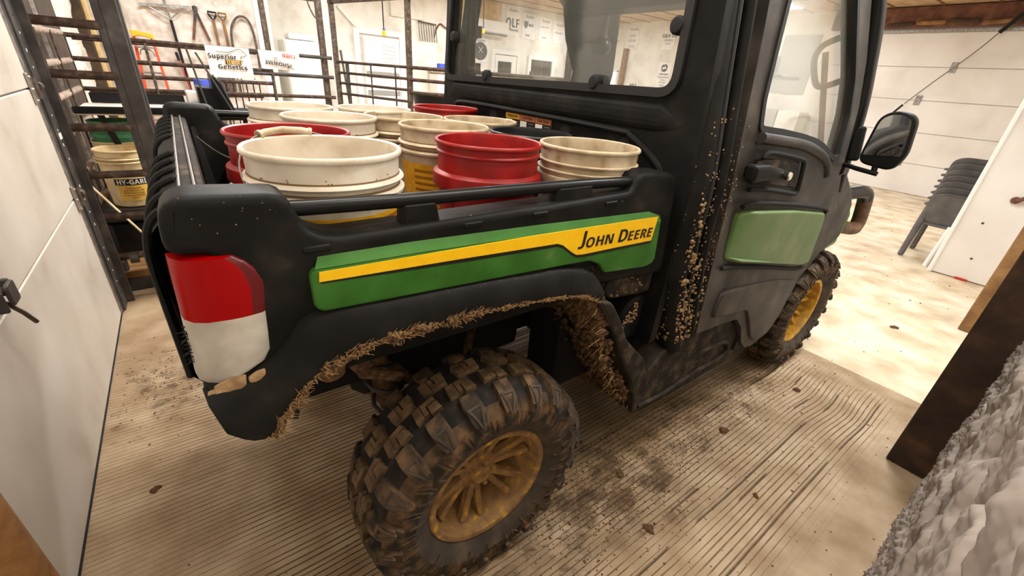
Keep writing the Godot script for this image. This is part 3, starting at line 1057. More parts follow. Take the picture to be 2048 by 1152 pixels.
	# tail light: red over white, wrapped round the corner, with its darker front facet
	for half in 2:
		# rows down the lens: [y, x of the wrap edge, x of the front edge]
		var rows := [[1.171, -0.064, 0.016], [1.160, -0.065, 0.030], [1.146, -0.066, 0.040], [1.120, -0.067, 0.0485], [1.09, -0.068, 0.0455], [1.0685, -0.069, 0.0425]] if half == 0 else [[1.0685, -0.069, 0.0425], [1.03, -0.071, 0.040], [0.995, -0.072, 0.037], [0.976, -0.073, 0.026], [0.964, -0.074, 0.004], [0.954, -0.074, -0.03]]
		var lens := MB.new()
		var grid := []
		for r in rows:
			var row := []
			for k in 9:                                            # round the corner from the rear face to the side
				var t := k / 8.0
				var cx: float = r[1] + 0.045
				if t < 0.45: row.append(Vector3(cx - 0.045 * cos(t / 0.45 * PI / 2), r[0], -0.757 + 0.052 * sin(t / 0.45 * PI / 2)))
				else: row.append(Vector3(lerpf(cx, r[2] - 0.004, (t - 0.45) / 0.55), r[0], -0.705 + 0.004 * sin((t - 0.45) / 0.55 * PI)))
			row.append(Vector3(r[2], r[0], -0.709))
			row.append(Vector3(r[2] + 0.001, r[0], -0.722))
			grid.append(row)
		var facet := MB.new()
		for i in grid.size() - 1:
			if half == 0:
				strip(lens, (grid[i + 1] as Array).slice(0, 8), (grid[i] as Array).slice(0, 8))
				strip(facet, (grid[i + 1] as Array).slice(7), (grid[i] as Array).slice(7))
			else: strip(lens, grid[i + 1], grid[i])
		var rim: Array = grid[0] if half == 0 else grid[-1]
		for k in rim.size() - 1:
			var in0 := Vector3(-0.02, rim[k].y + (0.003 if half == 0 else -0.003), -0.74)
			if half == 0: lens.tri(rim[k], rim[k + 1], in0)
			else: lens.tri(rim[k + 1], rim[k], in0)
		both_sides("red_tail_lens" if half == 0 else "white_reverse_lens", lens, M.red_lens if half == 0 else M.clear_lens, v, 35)
		if half == 0: both_sides("dark_lens_facet", facet, M.red_dark, v)
	# tailgate: ribbed outer face rolling over to a stepped top
	b = MB.new()
	var z0 := -0.80
	var z1 := 2 * MID + 0.80
	var prof := [Vector2(-0.066, 0.895), Vector2(-0.083, 0.92), Vector2(-0.088, 1.12), Vector2(-0.084, 1.16), Vector2(-0.075, 1.19), Vector2(-0.060, 1.208), Vector2(-0.036, 1.218)]
	for i in prof.size() - 1:
		var p: Vector2 = prof[i]
		var q: Vector2 = prof[i + 1]
		b.quad(Vector3(p.x, p.y, z0), Vector3(q.x, q.y, z0), Vector3(q.x, q.y, z1), Vector3(p.x, p.y, z1))
	obj("tailgate", b, M.black, v, 45)
	var tail: Node = v.get_node("tailgate")
	b = MB.new()
	prof = [Vector2(-0.036, 1.218), Vector2(-0.034, 1.222), Vector2(-0.030, 1.222), Vector2(-0.028, 1.217), Vector2(-0.014, 1.2165), Vector2(-0.012, 1.221), Vector2(-0.007, 1.221), Vector2(-0.005, 1.215), Vector2(0.004, 1.213), Vector2(0.008, 1.206), Vector2(0.010, 0.88)]
	for i in prof.size() - 1:
		var p: Vector2 = prof[i]
		var q: Vector2 = prof[i + 1]
		b.quad(Vector3(p.x, p.y, z0), Vector3(q.x, q.y, z0), Vector3(q.x, q.y, z1), Vector3(p.x, p.y, z1))
	obj("stepped_top", b, M.sill_dirty, tail, 30)
	for q in [[-0.032, 1.2215], [-0.0095, 1.2205]]:
		b = MB.new()
		tube(b, [Vector3(q[0], q[1], z0 - 0.01), Vector3(q[0], q[1], z1 + 0.01)], 0.0028, 8)
		obj("bead_highlight", b, M.bead, tail)
	for k in 13:
		if k in [6]: continue
		b = MB.new()
		var z := -0.835 - k * 0.094 - (0.10 if k > 6 else 0.0)
		var arc := []
		for q in [Vector2(-0.0885, 0.9), Vector2(-0.090, 1.11), Vector2(-0.088, 1.155), Vector2(-0.080, 1.188), Vector2(-0.065, 1.209), Vector2(-0.040, 1.2205)]: arc.append(Vector3(q.x, q.y, z))
		arc = smooth_path(arc, 3)
		for d in [0.0, 0.009, 0.018, 0.027]:
			var shifted := []
			for q in arc: shifted.append(q + Vector3(0, 0, -d))
			tube(b, shifted, 0.0075 - d * 0.2, 8)
		obj("rib", b, M.black, tail)
		b = MB.new()
		box(b, Vector3(-0.0345, 1.2215, z - 0.01), Vector3(0.006, 0.006, 0.014), 0.002)
		obj("rib_end", b, M.sill_dirty, tail)
	# folded black liner sheet and stay cables in the far rear corner
	b = MB.new()
	b.quad(Vector3(0.03, 1.19, -2.05), Vector3(0.05, 1.0, -1.75), Vector3(0.02, 1.0, -1.6), Vector3(0.015, 1.2, -1.95))
	obj("gate_web", b, M.black_gloss, v)
	for s in [[-2.08, 1.19], [-1.72, 1.02]]:
		b = MB.new()
		tube(b, smooth_path([Vector3(0.02, s[1] - 0.02, s[0] + 0.12), Vector3(0.09, s[1] - 0.1, s[0] + 0.05), Vector3(0.25, s[1] - 0.2, s[0] + 0.02)], 4), 0.0028, 6)
		obj("stay_cable", b, M.wire, v)
	# bracket tube under the bed's front
	b = MB.new()
	extr(b, rounded(ccw(V2([0.905, 0.918, 1.232, 0.903, 1.253, 0.815, 1.12, 0.815, 0.96, 0.836])), 0.02), -0.84, -0.738, 0.012, Transform3D.IDENTITY, true)
	both_sides("bed_bracket", b, M.sill_dirty, v)
	b = MB.new()
	tube(b, [Vector3(0.955, 0.885, -0.74), Vector3(0.955, 0.885, -0.735)], 0.022, 14)
	obj("pivot_hole", b, M.black_flat, v)


func strip(b: MB, p: Array, q: Array) -> void:
	for i in p.size() - 1: b.quad(p[i], p[i + 1], q[i + 1], q[i])


func resample(pts: Array, n: int) -> Array:
	var c := Curve3D.new()
	for q in pts: c.add_point(q)
	var o := []
	for i in n + 1: o.append(c.sample_baked(c.get_baked_length() * i / n))
	return o


var lip_path := []
func build_fender(v: Node3D) -> void:
	var top := []
	for q in V2([-0.068, 0.952, -0.02, 0.955, 0.025, 0.968, 0.06, 1.0, 0.113, 1.046, 0.266, 1.042, 0.40, 1.037, 0.50, 1.032, 0.60, 1.024, 0.70, 1.018, 0.795, 0.994, 0.85, 0.955, 0.872, 0.91]): top.append(Vector3(q.x, q.y, -0.7105))
	var lip := []
	for q in V2([-0.052, 0.872, -0.02, 0.838, 0.012, 0.835, 0.035, 0.868, 0.068, 0.905, 0.104, 0.936, 0.178, 0.963, 0.258, 0.969, 0.369, 0.969, 0.499, 0.964, 0.653, 0.948, 0.762, 0.928, 0.845, 0.888]): lip.append(Vector3(q.x, q.y, -0.676))
	var n := 60
	top = resample(smooth_path(top, 4), n)
	lip = resample(smooth_path(lip, 4), n)
	lip_path = lip
	var a := []
	var c := []
	var d := []
	var e := []
	for i in n + 1:
		a.append(top[i] + (lip[i] - top[i]) * 0.22 + Vector3(0, 0, 0.022))
		c.append(top[i] + (lip[i] - top[i]) * 0.85 + Vector3(0, 0, 0.006))
		d.append(lip[i] + Vector3(0, 0.006, -0.012))
		e.append(lip[i] + Vector3(0, 0.03, -0.16))
	var b := MB.new()
	strip(b, lip, c); strip(b, c, a); strip(b, a, top); strip(b, d, lip); strip(b, e, d)
	both_sides("fender", b, M.black, v, 60)
	# rear corner skirt under the lamp
	b = MB.new()
	extr(b, rounded(ccw(V2([-0.068, 0.955, -0.05, 0.87, -0.02, 0.836, 0.015, 0.833, 0.04, 0.87, 0.06, 0.95])), 0.01), -0.86, -0.70, 0.01)
	both_sides("corner_skirt", b, M.black, v)
	# wheel well: the liner in front of the rear wheel, curving inwards
	var o := []
	for q in V2([0.80, 0.915, 0.845, 0.888, 0.901, 0.812, 0.978, 0.695, 1.05, 0.575, 1.112, 0.473, 1.15, 0.37, 1.155, 0.315]): o.append(Vector3(q.x, q.y, -0.679))
	o = resample(smooth_path(o, 4), 40)
	var i1 := []
	var i2 := []
	for k in 41:
		var q: Vector3 = o[k]
		i1.append(q + Vector3(0.012, -0.004, -0.10))
		i2.append(q + Vector3(-0.03, -0.03 + 0.03 * k / 40.0, -0.36))
	b = MB.new()
	strip(b, i1, o); strip(b, i2, i1)
	both_sides("wheel_well_liner", b, M.mud, v, 60)
	# fin between the well and the sill
	b = MB.new()
	var fin := V2([0.838, 0.895, 0.901, 0.812, 0.978, 0.695, 1.05, 0.575, 1.112, 0.473, 1.15, 0.37, 1.155, 0.315, 1.235, 0.318, 1.215, 0.45, 1.15, 0.575, 1.02, 0.70, 0.965, 0.79, 0.905, 0.87])
	extr(b, rounded(ccw(fin), 0.012, 2), -0.72, -0.674, 0.008, Transform3D.IDENTITY, true)
	both_sides("sill_fin", b, M.sill_dirty, v)
	# sill
	b = MB.new()
	extr(b, rounded(ccw(V2([1.15, 0.318, 1.17, 0.46, 1.26, 0.565, 1.43, 0.60, 1.75, 0.568, 1.86, 0.50, 1.915, 0.385, 2.06, 0.33, 2.06, 0.30, 1.5, 0.29, 1.2, 0.295])), 0.02, 3), -0.90, -0.676, 0.012, Transform3D.IDENTITY, true)
	var sill := both_sides("sill", b, M.sill_dirty, v)
	b = MB.new()
	tube(b, smooth_path([Vector3(1.18, 0.345, -0.674), Vector3(1.35, 0.338, -0.672), Vector3(1.55, 0.36, -0.672), Vector3(1.76, 0.36, -0.672), Vector3(1.80, 0.40, -0.672), Vector3(1.74, 0.452, -0.673), Vector3(1.54, 0.462, -0.674)], 5), 0.009, 8)
	obj("step_bead", b, M.sill_dirty, sill)
	b = MB.new()
	extr(b, rounded(ccw(V2([1.845, 0.50, 1.895, 0.50, 1.915, 0.40, 1.90, 0.352, 1.86, 0.365, 1.865, 0.43])), 0.012), -0.70, -0.666, 0.006)
	obj("step_rib", b, M.black, sill)
	# round fuel cap in the gap behind the cab, on its hose and bracket
	b = MB.new()
	lathe(b, [Vector2(0.0, 0.0), Vector2(0.076, 0.0), Vector2(0.086, -0.01), Vector2(0.086, -0.05), Vector2(0.078, -0.055), Vector2(0.078, -0.2)], 30, Transform3D(Basis(Vector3.RIGHT, Vector3(0, 0, 1), Vector3(0, -1, 0)), Vector3(1.145, 0.715, -0.745)))
	b.flip()
	obj("round_cap", b, M.black, v, 30)
	b = MB.new()
	box(b, Vector3(1.20, 0.56, -0.80), Vector3(0.07, 0.12, 0.05), 0.01, Basis(Vector3(0, 0, 1), -0.3))
	obj("hose_bracket", b, M.sill_dirty, v)
	b = MB.new()
	box(b, Vector3(1.285, 0.665, -0.79), Vector3(0.02, 0.075, 0.004), 0.001, Basis(Vector3(0, 0, 1), -0.25))
	obj("light_gap_plate", b, M.white, v)  # white plate stands in for a gap onto the lit floor
	b = MB.new()
	box(b, Vector3(1.2, 0.66, -1.0), Vector3(0.5, 0.6, 0.2), 0.02)
	obj("engine_shroud", b, M.black_flat, v)


func build_cab(v: Node3D) -> void:
	var back := Transform3D(Basis(Vector3(0, 0, 1), Vector3.UP, Vector3.LEFT), Vector3(1.2, 0, 0))     # (z, y) drawn on the cab's rear wall, thickness towards the rear
	var outer := rounded(V2([-0.685, 0.62, -0.685, 1.25, -0.74, 1.93, -2.18, 1.93, -2.235, 1.25, -2.235, 0.62]), 0.03, 3)
	var hole := rounded(V2([-0.805, 1.43, -0.818, 1.86, -2.13, 1.86, -2.195, 1.415]), 0.055, 5)
	var b := MB.new()
	extr_hole(b, outer, hole, 0.0, 0.034, back)
	var rear := obj("cab_rear_panel", b, M.black, v)
	b = MB.new()
	extr_hole(b, inset(ccw(hole), -0.012), inset(ccw(hole), 0.014), 0.034, 0.046, back)
	obj("window_seal", b, M.rubber, rear)
	b = MB.new()
	extr(b, inset(ccw(hole), -0.004), 0.014, 0.019, 0.0, back)
	obj("rear_window", b, M.pane, rear)
	for q in [[-2.115, 1.595], [-1.81, 1.437], [-1.125, 1.445], [-0.84, 1.60]]:
		b = MB.new()
		lathe(b, [Vector2(0, 0.03), Vector2(0.018, 0.028), Vector2(0.024, 0.02), Vector2(0.024, 0.0)], 16, Transform3D(Basis(Vector3(0, 0, 1), Vector3.LEFT, Vector3.UP), Vector3(1.176, q[1], q[0])))
		b.flip()
		obj("glass_stop", b, M.black_flat, rear)
	# moulded roll under the window and the recess below it
	b = MB.new()
	var roll := [Vector2(1.1665, 1.402), Vector2(1.162, 1.397), Vector2(1.157, 1.386), Vector2(1.155, 1.370), Vector2(1.155, 1.352), Vector2(1.157, 1.338), Vector2(1.161, 1.328), Vector2(1.1665, 1.320)]
	for i in roll.size() - 1:
		var p: Vector2 = roll[i]
		var q: Vector2 = roll[i + 1]
		b.quad(Vector3(p.x, p.y, -2.12), Vector3(q.x, q.y, -2.10), Vector3(q.x, q.y, -0.86), Vector3(p.x, p.y, -0.84))
		b.tri(Vector3(p.x, p.y, -0.84), Vector3(q.x, q.y, -0.86), Vector3(1.168, 1.34, -0.74))
		b.tri(Vector3(q.x, q.y, -2.10), Vector3(p.x, p.y, -2.12), Vector3(1.168, 1.33, -2.19))
	b.flip()
	obj("window_ledge", b, M.black, rear, 89)
	b = MB.new()
	tube(b, smooth_path([Vector3(1.160, 1.10, -0.775), Vector3(1.160, 1.19, -0.785), Vector3(1.160, 1.235, -0.815), Vector3(1.160, 1.296, -0.93), Vector3(1.160, 1.306, -1.0), Vector3(1.158, 1.312, -1.5), Vector3(1.158, 1.312, -2.0), Vector3(1.160, 1.295, -2.08)], 5), 0.010, 8)
	obj("recess_ridge", b, M.black, rear)
	for q in [[-1.74, 1.278], [-1.247, 1.272], [-0.955, 1.262], [-1.9, 1.285]]:
		b = MB.new()
		lathe(b, [Vector2(0, 0.004), Vector2(0.026, 0.004), Vector2(0.03, 0.0)], 18, Transform3D(Basis(Vector3(0, 0, 1), Vector3.LEFT, Vector3.UP), Vector3(1.166, q[1], q[0])))
		b.flip()
		obj("plug", b, M.black_flat, rear)
	# warning stickers
	var lab := obj_box("warning_sticker", Vector3(1.1645, 1.262, -1.483), Vector3(0.002, 0.076, 0.32), M.ink, rear)
	for k in 3:
		var zc := -1.587 + k * 0.1035
		obj_box("sticker_band", Vector3(1.1632, 1.2895, zc), Vector3(0.001, 0.0205, 0.1), [M.label_yellow, M.orange_dull, M.orange_dull][k], rear)
		obj_box("sticker_picture", Vector3(1.1632, 1.251, zc - 0.024), Vector3(0.001, 0.05, 0.044), M.white, rear)
		b = MB.new()
		var ring := []
		for i in 9: ring.append(Vector3(1.1625, 1.240 + 0.013 * sin(PI * i / 8.0), zc - 0.024 - 0.013 * cos(PI * i / 8.0)))
		tube(b, ring, 0.0022, 5)
		obj("sticker_print", b, M.ink, rear)
		for i in 4: obj_box("sticker_print", Vector3(1.1632, 1.27 - i * 0.012, zc + 0.027), Vector3(0.001, 0.0028, 0.036), M.seam, rear)
		var w := text_mb(["WARNING", "CAUTION", "CAUTION"][k], 0.011, 0.0004)
		w.bend(func(q: Vector3) -> Vector3: return Vector3(1.1624 - q.z, 1.2895 + q.y, zc + q.x))
		obj("sticker_word", w, M.ink, rear, 20)
	# cab corner pillars and the jamb channel between them and the doors
	b = MB.new()
	var corner := ccw(V2([1.175, -0.74, 1.168, -0.70, 1.172, -0.678, 1.19, -0.663, 1.235, -0.660, 1.235, -0.672, 1.215, -0.70, 1.2, -0.74]))
	var up := Transform3D(Basis(Vector3.RIGHT, Vector3(0, 0, 1), Vector3.DOWN), Vector3.ZERO)                # (x, z) drawn on the floor
	for k in 8:
		var ya := 0.55 + k * 0.173
		var yb := ya + 0.173
		var pa := PackedVector2Array()
		var pb := PackedVector2Array()
		for q in corner:
			pa.append(q + Vector2(0.12 * pow(maxf(0, 0.95 - ya) / 0.4, 1.3), 0)); pb.append(q + Vector2(0.12 * pow(maxf(0, 0.95 - yb) / 0.4, 1.3), 0))
		wall(b, pa, -ya, pb, -yb, up, true)
	b.bend(lean)
	both_sides("cab_corner", b, M.black, v, 50)
	b = MB.new()
	extr(b, ccw(V2([1.225, 1.93, 1.225, 0.95, 1.34, 0.62, 1.60, 0.62, 1.46, 1.0, 1.46, 1.93])), -0.76, -0.715)
	b.bend(lean)
	obj("door_jamb", b, M.black_flat, v)
	b = MB.new()
	tube(b, smooth_path([lean(Vector3(1.262, 1.92, -0.668)), lean(Vector3(1.255, 1.5, -0.668)), Vector3(1.25, 1.2, -0.668), Vector3(1.262, 1.0, -0.668), Vector3(1.31, 0.78, -0.668), Vector3(1.355, 0.62, -0.668)], 5), 0.009, 8)
	both_sides("door_seal", b, M.rubber, v)
	b = MB.new()
	tube(b, smooth_path([lean(Vector3(1.32, 1.92, -0.672)), lean(Vector3(1.31, 1.5, -0.672)), Vector3(1.302, 1.2, -0.672), Vector3(1.315, 1.0, -0.672), Vector3(1.36, 0.78, -0.672), Vector3(1.40, 0.62, -0.672)], 5), 0.02, 10)
	both_sides("jamb_tube", b, M.black, v)
	# doors
	var dout := rounded(ccw(V2([1.40, 1.90, 1.385, 1.60, 1.37, 1.43, 1.352, 1.24, 1.370, 1.03, 1.425, 0.605, 1.60, 0.595, 1.75, 0.578, 1.83, 0.51, 1.89, 0.41, 1.95, 0.36, 2.03, 0.345, 2.18, 0.375, 2.25, 0.49, 2.30, 0.64, 2.40, 0.86, 2.45, 0.96, 2.36, 1.06, 2.27, 1.20, 2.285, 1.42, 2.24, 1.60, 2.08, 1.90])), 0.012, 2)
	var dwin := rounded(ccw(V2([1.52, 1.855, 1.475, 1.60, 1.449, 1.43, 1.458, 1.349, 1.62, 1.338, 1.782, 1.322, 1.90, 1.306, 1.98, 1.288, 2.05, 1.262, 2.126, 1.232, 2.175, 1.236, 2.195, 1.40, 2.16, 1.53, 1.99, 1.79, 1.93, 1.855])), 0.02, 3)
	b = MB.new()
	extr_hole(b, dout, dwin, -0.705, -0.655)
	b.bend(lean)
	var door := obj("door", b, M.black_lit_dusty, v, 30)
	var lwin := rounded(ccw(V2([1.335, 1.87, 1.31, 1.60, 1.305, 1.36, 1.62, 1.33, 1.98, 1.28, 2.175, 1.236, 2.195, 1.40, 2.16, 1.53, 1.99, 1.79, 1.93, 1.87])), 0.02, 3)
	b = MB.new()
	extr_hole(b, rounded(ccw(V2([1.27, 1.90, 1.245, 1.60, 1.24, 1.24, 1.370, 1.0, 1.425, 0.605, 1.75, 0.578, 1.89, 0.41, 2.03, 0.345, 2.18, 0.375, 2.30, 0.64, 2.45, 0.96, 2.27, 1.20, 2.285, 1.42, 2.24, 1.60, 2.08, 1.90])), 0.012, 2), lwin, -0.705, -0.655)
	b.bend(lean)
	var ldoor := obj("door", mirrored(b), M.black, v, 30)
	b = MB.new()
	extr(b, inset(lwin, -0.004), -0.688, -0.684)
	b.bend(lean)
	obj("door_window", mirrored(b), M.pane, ldoor)
	b = MB.new()
	extr_hole(b, inset(dwin, -0.008), inset(dwin, 0.012), -0.664, -0.648)
	b.bend(lean)
	obj("window_seal", b, M.rubber, door)
	b = MB.new()
	extr(b, inset(dwin, -0.004), -0.688, -0.684)
	b.bend(lean)
	obj("door_window", b, M.pane_dusty, door)
	# waist swell below the window, handle recess and handle
	b = MB.new()
	tube(b, smooth_path([Vector3(1.46, 1.325, -0.664), Vector3(1.78, 1.298, -0.664), Vector3(1.97, 1.262, -0.664), Vector3(2.07, 1.225, -0.664), Vector3(2.13, 1.17, -0.662)], 5), 0.018, 10)
	obj("waist_bead", b, M.black_lit_dusty, door)
	b = MB.new()
	var rec := [Vector3(1.50, 1.262, -0.654), Vector3(1.52, 1.279, -0.654), Vector3(1.62, 1.272, -0.654), Vector3(1.80, 1.248, -0.654), Vector3(1.835, 1.235, -0.654), Vector3(1.850, 1.205, -0.654), Vector3(1.872, 1.135, -0.654), Vector3(1.865, 1.118, -0.654), Vector3(1.84, 1.117, -0.654), Vector3(1.62, 1.150, -0.654), Vector3(1.47, 1.162, -0.654)]
	tube(b, smooth_path(rec, 3), 0.0085, 8)
	obj("handle_recess_edge", b, M.black_flat, door)  # black line puts the shade of the recess into colour
	b = MB.new()
	extr(b, rounded(ccw(V2([1.49, 1.258, 1.62, 1.254, 1.79, 1.232, 1.822, 1.20, 1.846, 1.138, 1.62, 1.165, 1.47, 1.178])), 0.02), -0.668, -0.651, 0.004)
	obj("handle_recess", b, M.sill_dirty, door)  # darker fill gives the flat door a shaded, recessed look
	b = MB.new()
	extr(b, rounded(ccw(V2([1.385, 1.252, 1.49, 1.248, 1.612, 1.226, 1.632, 1.208, 1.622, 1.186, 1.50, 1.196, 1.392, 1.198])), 0.014), -0.655, -0.612, 0.012, Transform3D.IDENTITY, true)
	obj("handle", b, M.black, door)
	b = MB.new()
	lathe(b, [Vector2(0, 0.0), Vector2(0.012, 0.0), Vector2(0.015, -0.004), Vector2(0.012, -0.03)], 16, Transform3D(Basis(Vector3.RIGHT, Vector3(0, 0, 1), Vector3(0, -1, 0)), Vector3(1.588, 1.212, -0.588)))
	b.flip()
	var key := obj("push_button", b, M.chrome, door)
	key.set_meta("label", "chrome push button")
	# green insert with a bevelled rear edge, and the groove round it
	b = MB.new()
	var ins := ccw(V2([1.470, 1.080, 1.55, 1.083, 1.90, 1.046, 2.232, 0.998, 2.252, 0.962, 2.276, 0.752, 2.19, 0.752, 1.90, 0.815, 1.56, 0.886, 1.462, 0.908]))
	ins = rounded(ins, 0.02, 3)
	extr(b, ins, -0.67, -0.634, 0.008, Transform3D.IDENTITY, true)
	b.bend(func(q: Vector3) -> Vector3: return Vector3(q.x, q.y, q.z - 0.018 * smoothstep(1.56, 1.47, q.x)))
	obj("green_insert", b, M.green_door, door, 45)
	b = MB.new()
	tube(b, smooth_path([Vector3(1.46, 1.105, -0.652), Vector3(1.56, 1.108, -0.652), Vector3(1.90, 1.068, -0.652), Vector3(2.25, 1.012, -0.652), Vector3(2.272, 0.985, -0.652), Vector3(2.28, 0.93, -0.652)], 4), 0.009, 8)
	obj("insert_groove", b, M.black_flat, door)
	b = MB.new()
	tube(b, smooth_path([Vector3(1.45, 0.880, -0.652), Vector3(1.60, 0.855, -0.652), Vector3(1.90, 0.793, -0.652), Vector3(2.19, 0.727, -0.652), Vector3(2.28, 0.725, -0.652)], 4), 0.009, 8)
	obj("insert_groove", b, M.black_flat, door)
	# lower relief of the door
	b = MB.new()
	extr(b, rounded(ccw(V2([1.515, 0.765, 1.75, 0.745, 2.00, 0.712, 2.26, 0.655, 2.23, 0.50, 2.17, 0.40, 2.03, 0.37, 1.95, 0.42, 1.875, 0.52, 1.80, 0.612, 1.50, 0.655])), 0.03, 4), -0.67, -0.645, 0.009, Transform3D.IDENTITY, true)
	obj("lower_relief", b, M.black_lit_dusty, door, 50)
	# front pillar, windscreen surround, roof and head lining
	b = MB.new()
	tube(b, smooth_path([Vector3(2.03, 1.96, -0.79), Vector3(2.20, 1.80, -0.752), Vector3(2.295, 1.57, -0.722), Vector3(2.33, 1.40, -0.70), Vector3(2.345, 1.22, -0.69), Vector3(2.40, 1.08, -0.69)], 6), 0.034, 14)
	both_sides("front_pillar", b, M.black_gloss, v)
	b = MB.new()
	tube(b, smooth_path([Vector3(2.09, 1.96, -0.79), Vector3(2.255, 1.80, -0.752), Vector3(2.345, 1.57, -0.722), Vector3(2.372, 1.40, -0.70), Vector3(2.375, 1.22, -0.69), Vector3(2.43, 1.08, -0.69)], 6), 0.022, 12)
	both_sides("windscreen_trim", b, M.black_lit_dusty, v)
	b = MB.new()
	b.quad(Vector3(2.40, 1.10, -0.74), Vector3(2.06, 1.92, -0.82), Vector3(2.06, 1.92, -2.10), Vector3(2.40, 1.10, -2.18))
	obj("windscreen", b, M.pane, v)
	b = MB.new()
	extr(b, rounded(ccw(V2([1.12, 1.93, 2.13, 1.93, 2.10, 1.98, 1.9, 2.0, 1.3, 2.0, 1.14, 1.98])), 0.02), -2.20, -0.72, 0.02, Transform3D.IDENTITY, true)
	obj("roof", b, M.black, v)
	b = MB.new()
	extr(b, rounded(ccw(V2([1.30, 1.93, 1.32, 1.88, 1.75, 1.86, 1.86, 1.78, 1.98, 1.77, 2.10, 1.93])), 0.02), -2.10, -0.82, 0.01)
	obj("head_lining", b, M.black, v)
	b = MB.new()
	tube(b, smooth_path([Vector3(1.25, 1.95, -2.09), Vector3(1.262, 1.6, -2.12), Vector3(1.285, 1.3, -2.15), Vector3(1.30, 0.9, -2.15)], 4), 0.024, 12)
	obj("roll_cage_post", b, M.black_gloss, v)
	b = MB.new()
	extr(b, ccw(V2([1.83, 1.90, 1.93, 1.66, 2.04, 1.50, 2.06, 1.20, 2.34, 1.20, 2.35, 1.5, 2.30, 1.75, 2.25, 1.93])), -2.235, -2.16, 0.01)
	b.bend(func(q: Vector3) -> Vector3: return q + Vector3(0, 0, 0.08 * maxf(0.0, q.y - 1.2) / 0.55))
	obj("left_pillar_cover", b, M.black, v)
	b = MB.new()
	lathe(b, [Vector2(0, -0.06), Vector2(0.03, -0.056), Vector2(0.055, -0.03), Vector2(0.058, 0.0), Vector2(0.045, 0.03), Vector2(0.024, 0.05), Vector2(0.022, 0.2)], 18, Transform3D(Basis.IDENTITY, Vector3(2.17, 1.655, -2.09)))
	obj("grab_knob", b, M.black_gloss, v, 60)
	b = MB.new()
	for q in [[1.44, 0.0], [1.60, 0.0]]:
		tube(b, [Vector3(1.26, q[0], -2.19), Vector3(1.26, q[0], -2.07)], 0.008, 8)
		tube(b, [Vector3(1.27, q[0], -2.06), Vector3(1.27, q[0] + 0.05, -2.06)], 0.014, 8)
	obj("latch_bar", b, M.dark_steel, v)
	b = MB.new()
	tube(b, smooth_path([Vector3(1.45, 1.88, -1.0), Vector3(1.44, 1.76, -1.03), Vector3(1.42, 1.67, -1.0), Vector3(1.41, 1.64, -0.95), Vector3(1.42, 1.68, -0.90), Vector3(1.42, 1.72, -0.93), Vector3(1.46, 1.80, -1.0), Vector3(1.5, 1.88, -1.04)], 5), 0.007, 8)
	obj("hanging_cable", b, M.rubber, v)
	# seats, dash, steering wheel and a grab handle by the windscreen
	for z in [-1.02, -1.46, -1.90]:
		b = MB.new()
		box(b, Vector3(1.6, 0.80, z), Vector3(0.46, 0.14, 0.42), 0.05)
		box(b, Vector3(1.36, 1.06, z), Vector3(0.12, 0.56, 0.40), 0.05, Basis(Vector3(0, 0, 1), 0.12))
		obj("seat", b, M.black_flat, v)
	b = MB.new()
	extr(b, rounded(ccw(V2([2.10, 1.12, 2.40, 1.12, 2.42, 0.7, 2.2, 0.7])), 0.04), -2.15, -0.76, 0.01)
	obj("dash", b, M.black_flat, v)
	b = MB.new()
	var wheel := []
	for k in 24: wheel.append(Vector3(1.95, 1.16, -1.95) + Vector3(0.07 * sin(TAU * k / 24) * -1.0, 0.15 * sin(TAU * k / 24), 0.17 * cos(TAU * k / 24)))
	tube(b, wheel, 0.014, 8, true)
	tube(b, [Vector3(1.95, 1.16, -1.95), Vector3(2.16, 1.02, -1.95)], 0.022, 10)
	obj("steering_wheel", b, M.rubber, v)
	b = MB.new()
	tube(b, smooth_path([Vector3(2.25, 1.69, -0.81), Vector3(2.24, 1.668, -0.86), Vector3(2.23, 1.645, -0.888), Vector3(2.22, 1.60, -0.895), Vector3(2.22, 1.53, -0.87), Vector3(2.22, 1.498, -0.845), Vector3(2.23, 1.505, -0.81), Vector3(2.26, 1.53, -0.77)], 4), 0.0125, 10)
	tube(b, [Vector3(2.22, 1.625, -0.862), Vector3(2.26, 1.28, -0.77)], 0.012, 10)
	obj("grab_handle", b, M.black_gloss, v)
	# wing mirror
	var face := Transform3D(Basis(Vector3(0, 0, 1), Vector3.UP, Vector3.LEFT), Vector3(2.25, 0, 0))
	var mir := rounded(ccw(V2([-0.612, 1.250, -0.598, 1.222, -0.490, 1.210, -0.462, 1.275, -0.478, 1.405, -0.508, 1.428, -0.562, 1.430, -0.600, 1.402])), 0.028, 4)
	b = MB.new()
	extr(b, mir, -0.05, 0.0, 0.012, face, true)
	wall(b, inset(mir, 0.009), 0.0, inset(mir, 0.009), 0.004, face)
	wall(b, inset(mir, 0.012), 0.0, inset(mir, 0.012), 0.004, face, true)
	wall(b, inset(mir, 0.009), 0.004, inset(mir, 0.012), 0.004, face)
	var mo := obj("wing_mirror", b, M.black, v)
	b = MB.new()
	var gl := PackedVector2Array()
	for q in inset(mir, 0.011): gl.append(Vector2(q.x, maxf(q.y, 1.262 + (q.x + 0.55) * 0.10)))
	var clean := PackedVector2Array()
	for q in gl:
		if clean.is_empty() or clean[-1].distance_to(q) > 0.0006: clean.append(q)
	extr(b, clean, -0.002, 0.0025, 0.0, face)
	obj("mirror_glass", b, M.mirror, mo)
	b = MB.new()
	tube(b, smooth_path([Vector3(2.27, 1.205, -0.69), Vector3(2.26, 1.206, -0.64), Vector3(2.255, 1.20, -0.60), Vector3(2.255, 1.192, -0.525)], 4), 0.0095, 10)
	tube(b, [Vector3(2.258, 1.187, -0.54), Vector3(2.262, 1.222, -0.545)], 0.011, 10)
	box(b, Vector3(2.30, 1.185, -0.675), Vector3(0.08, 0.05, 0.06), 0.008)
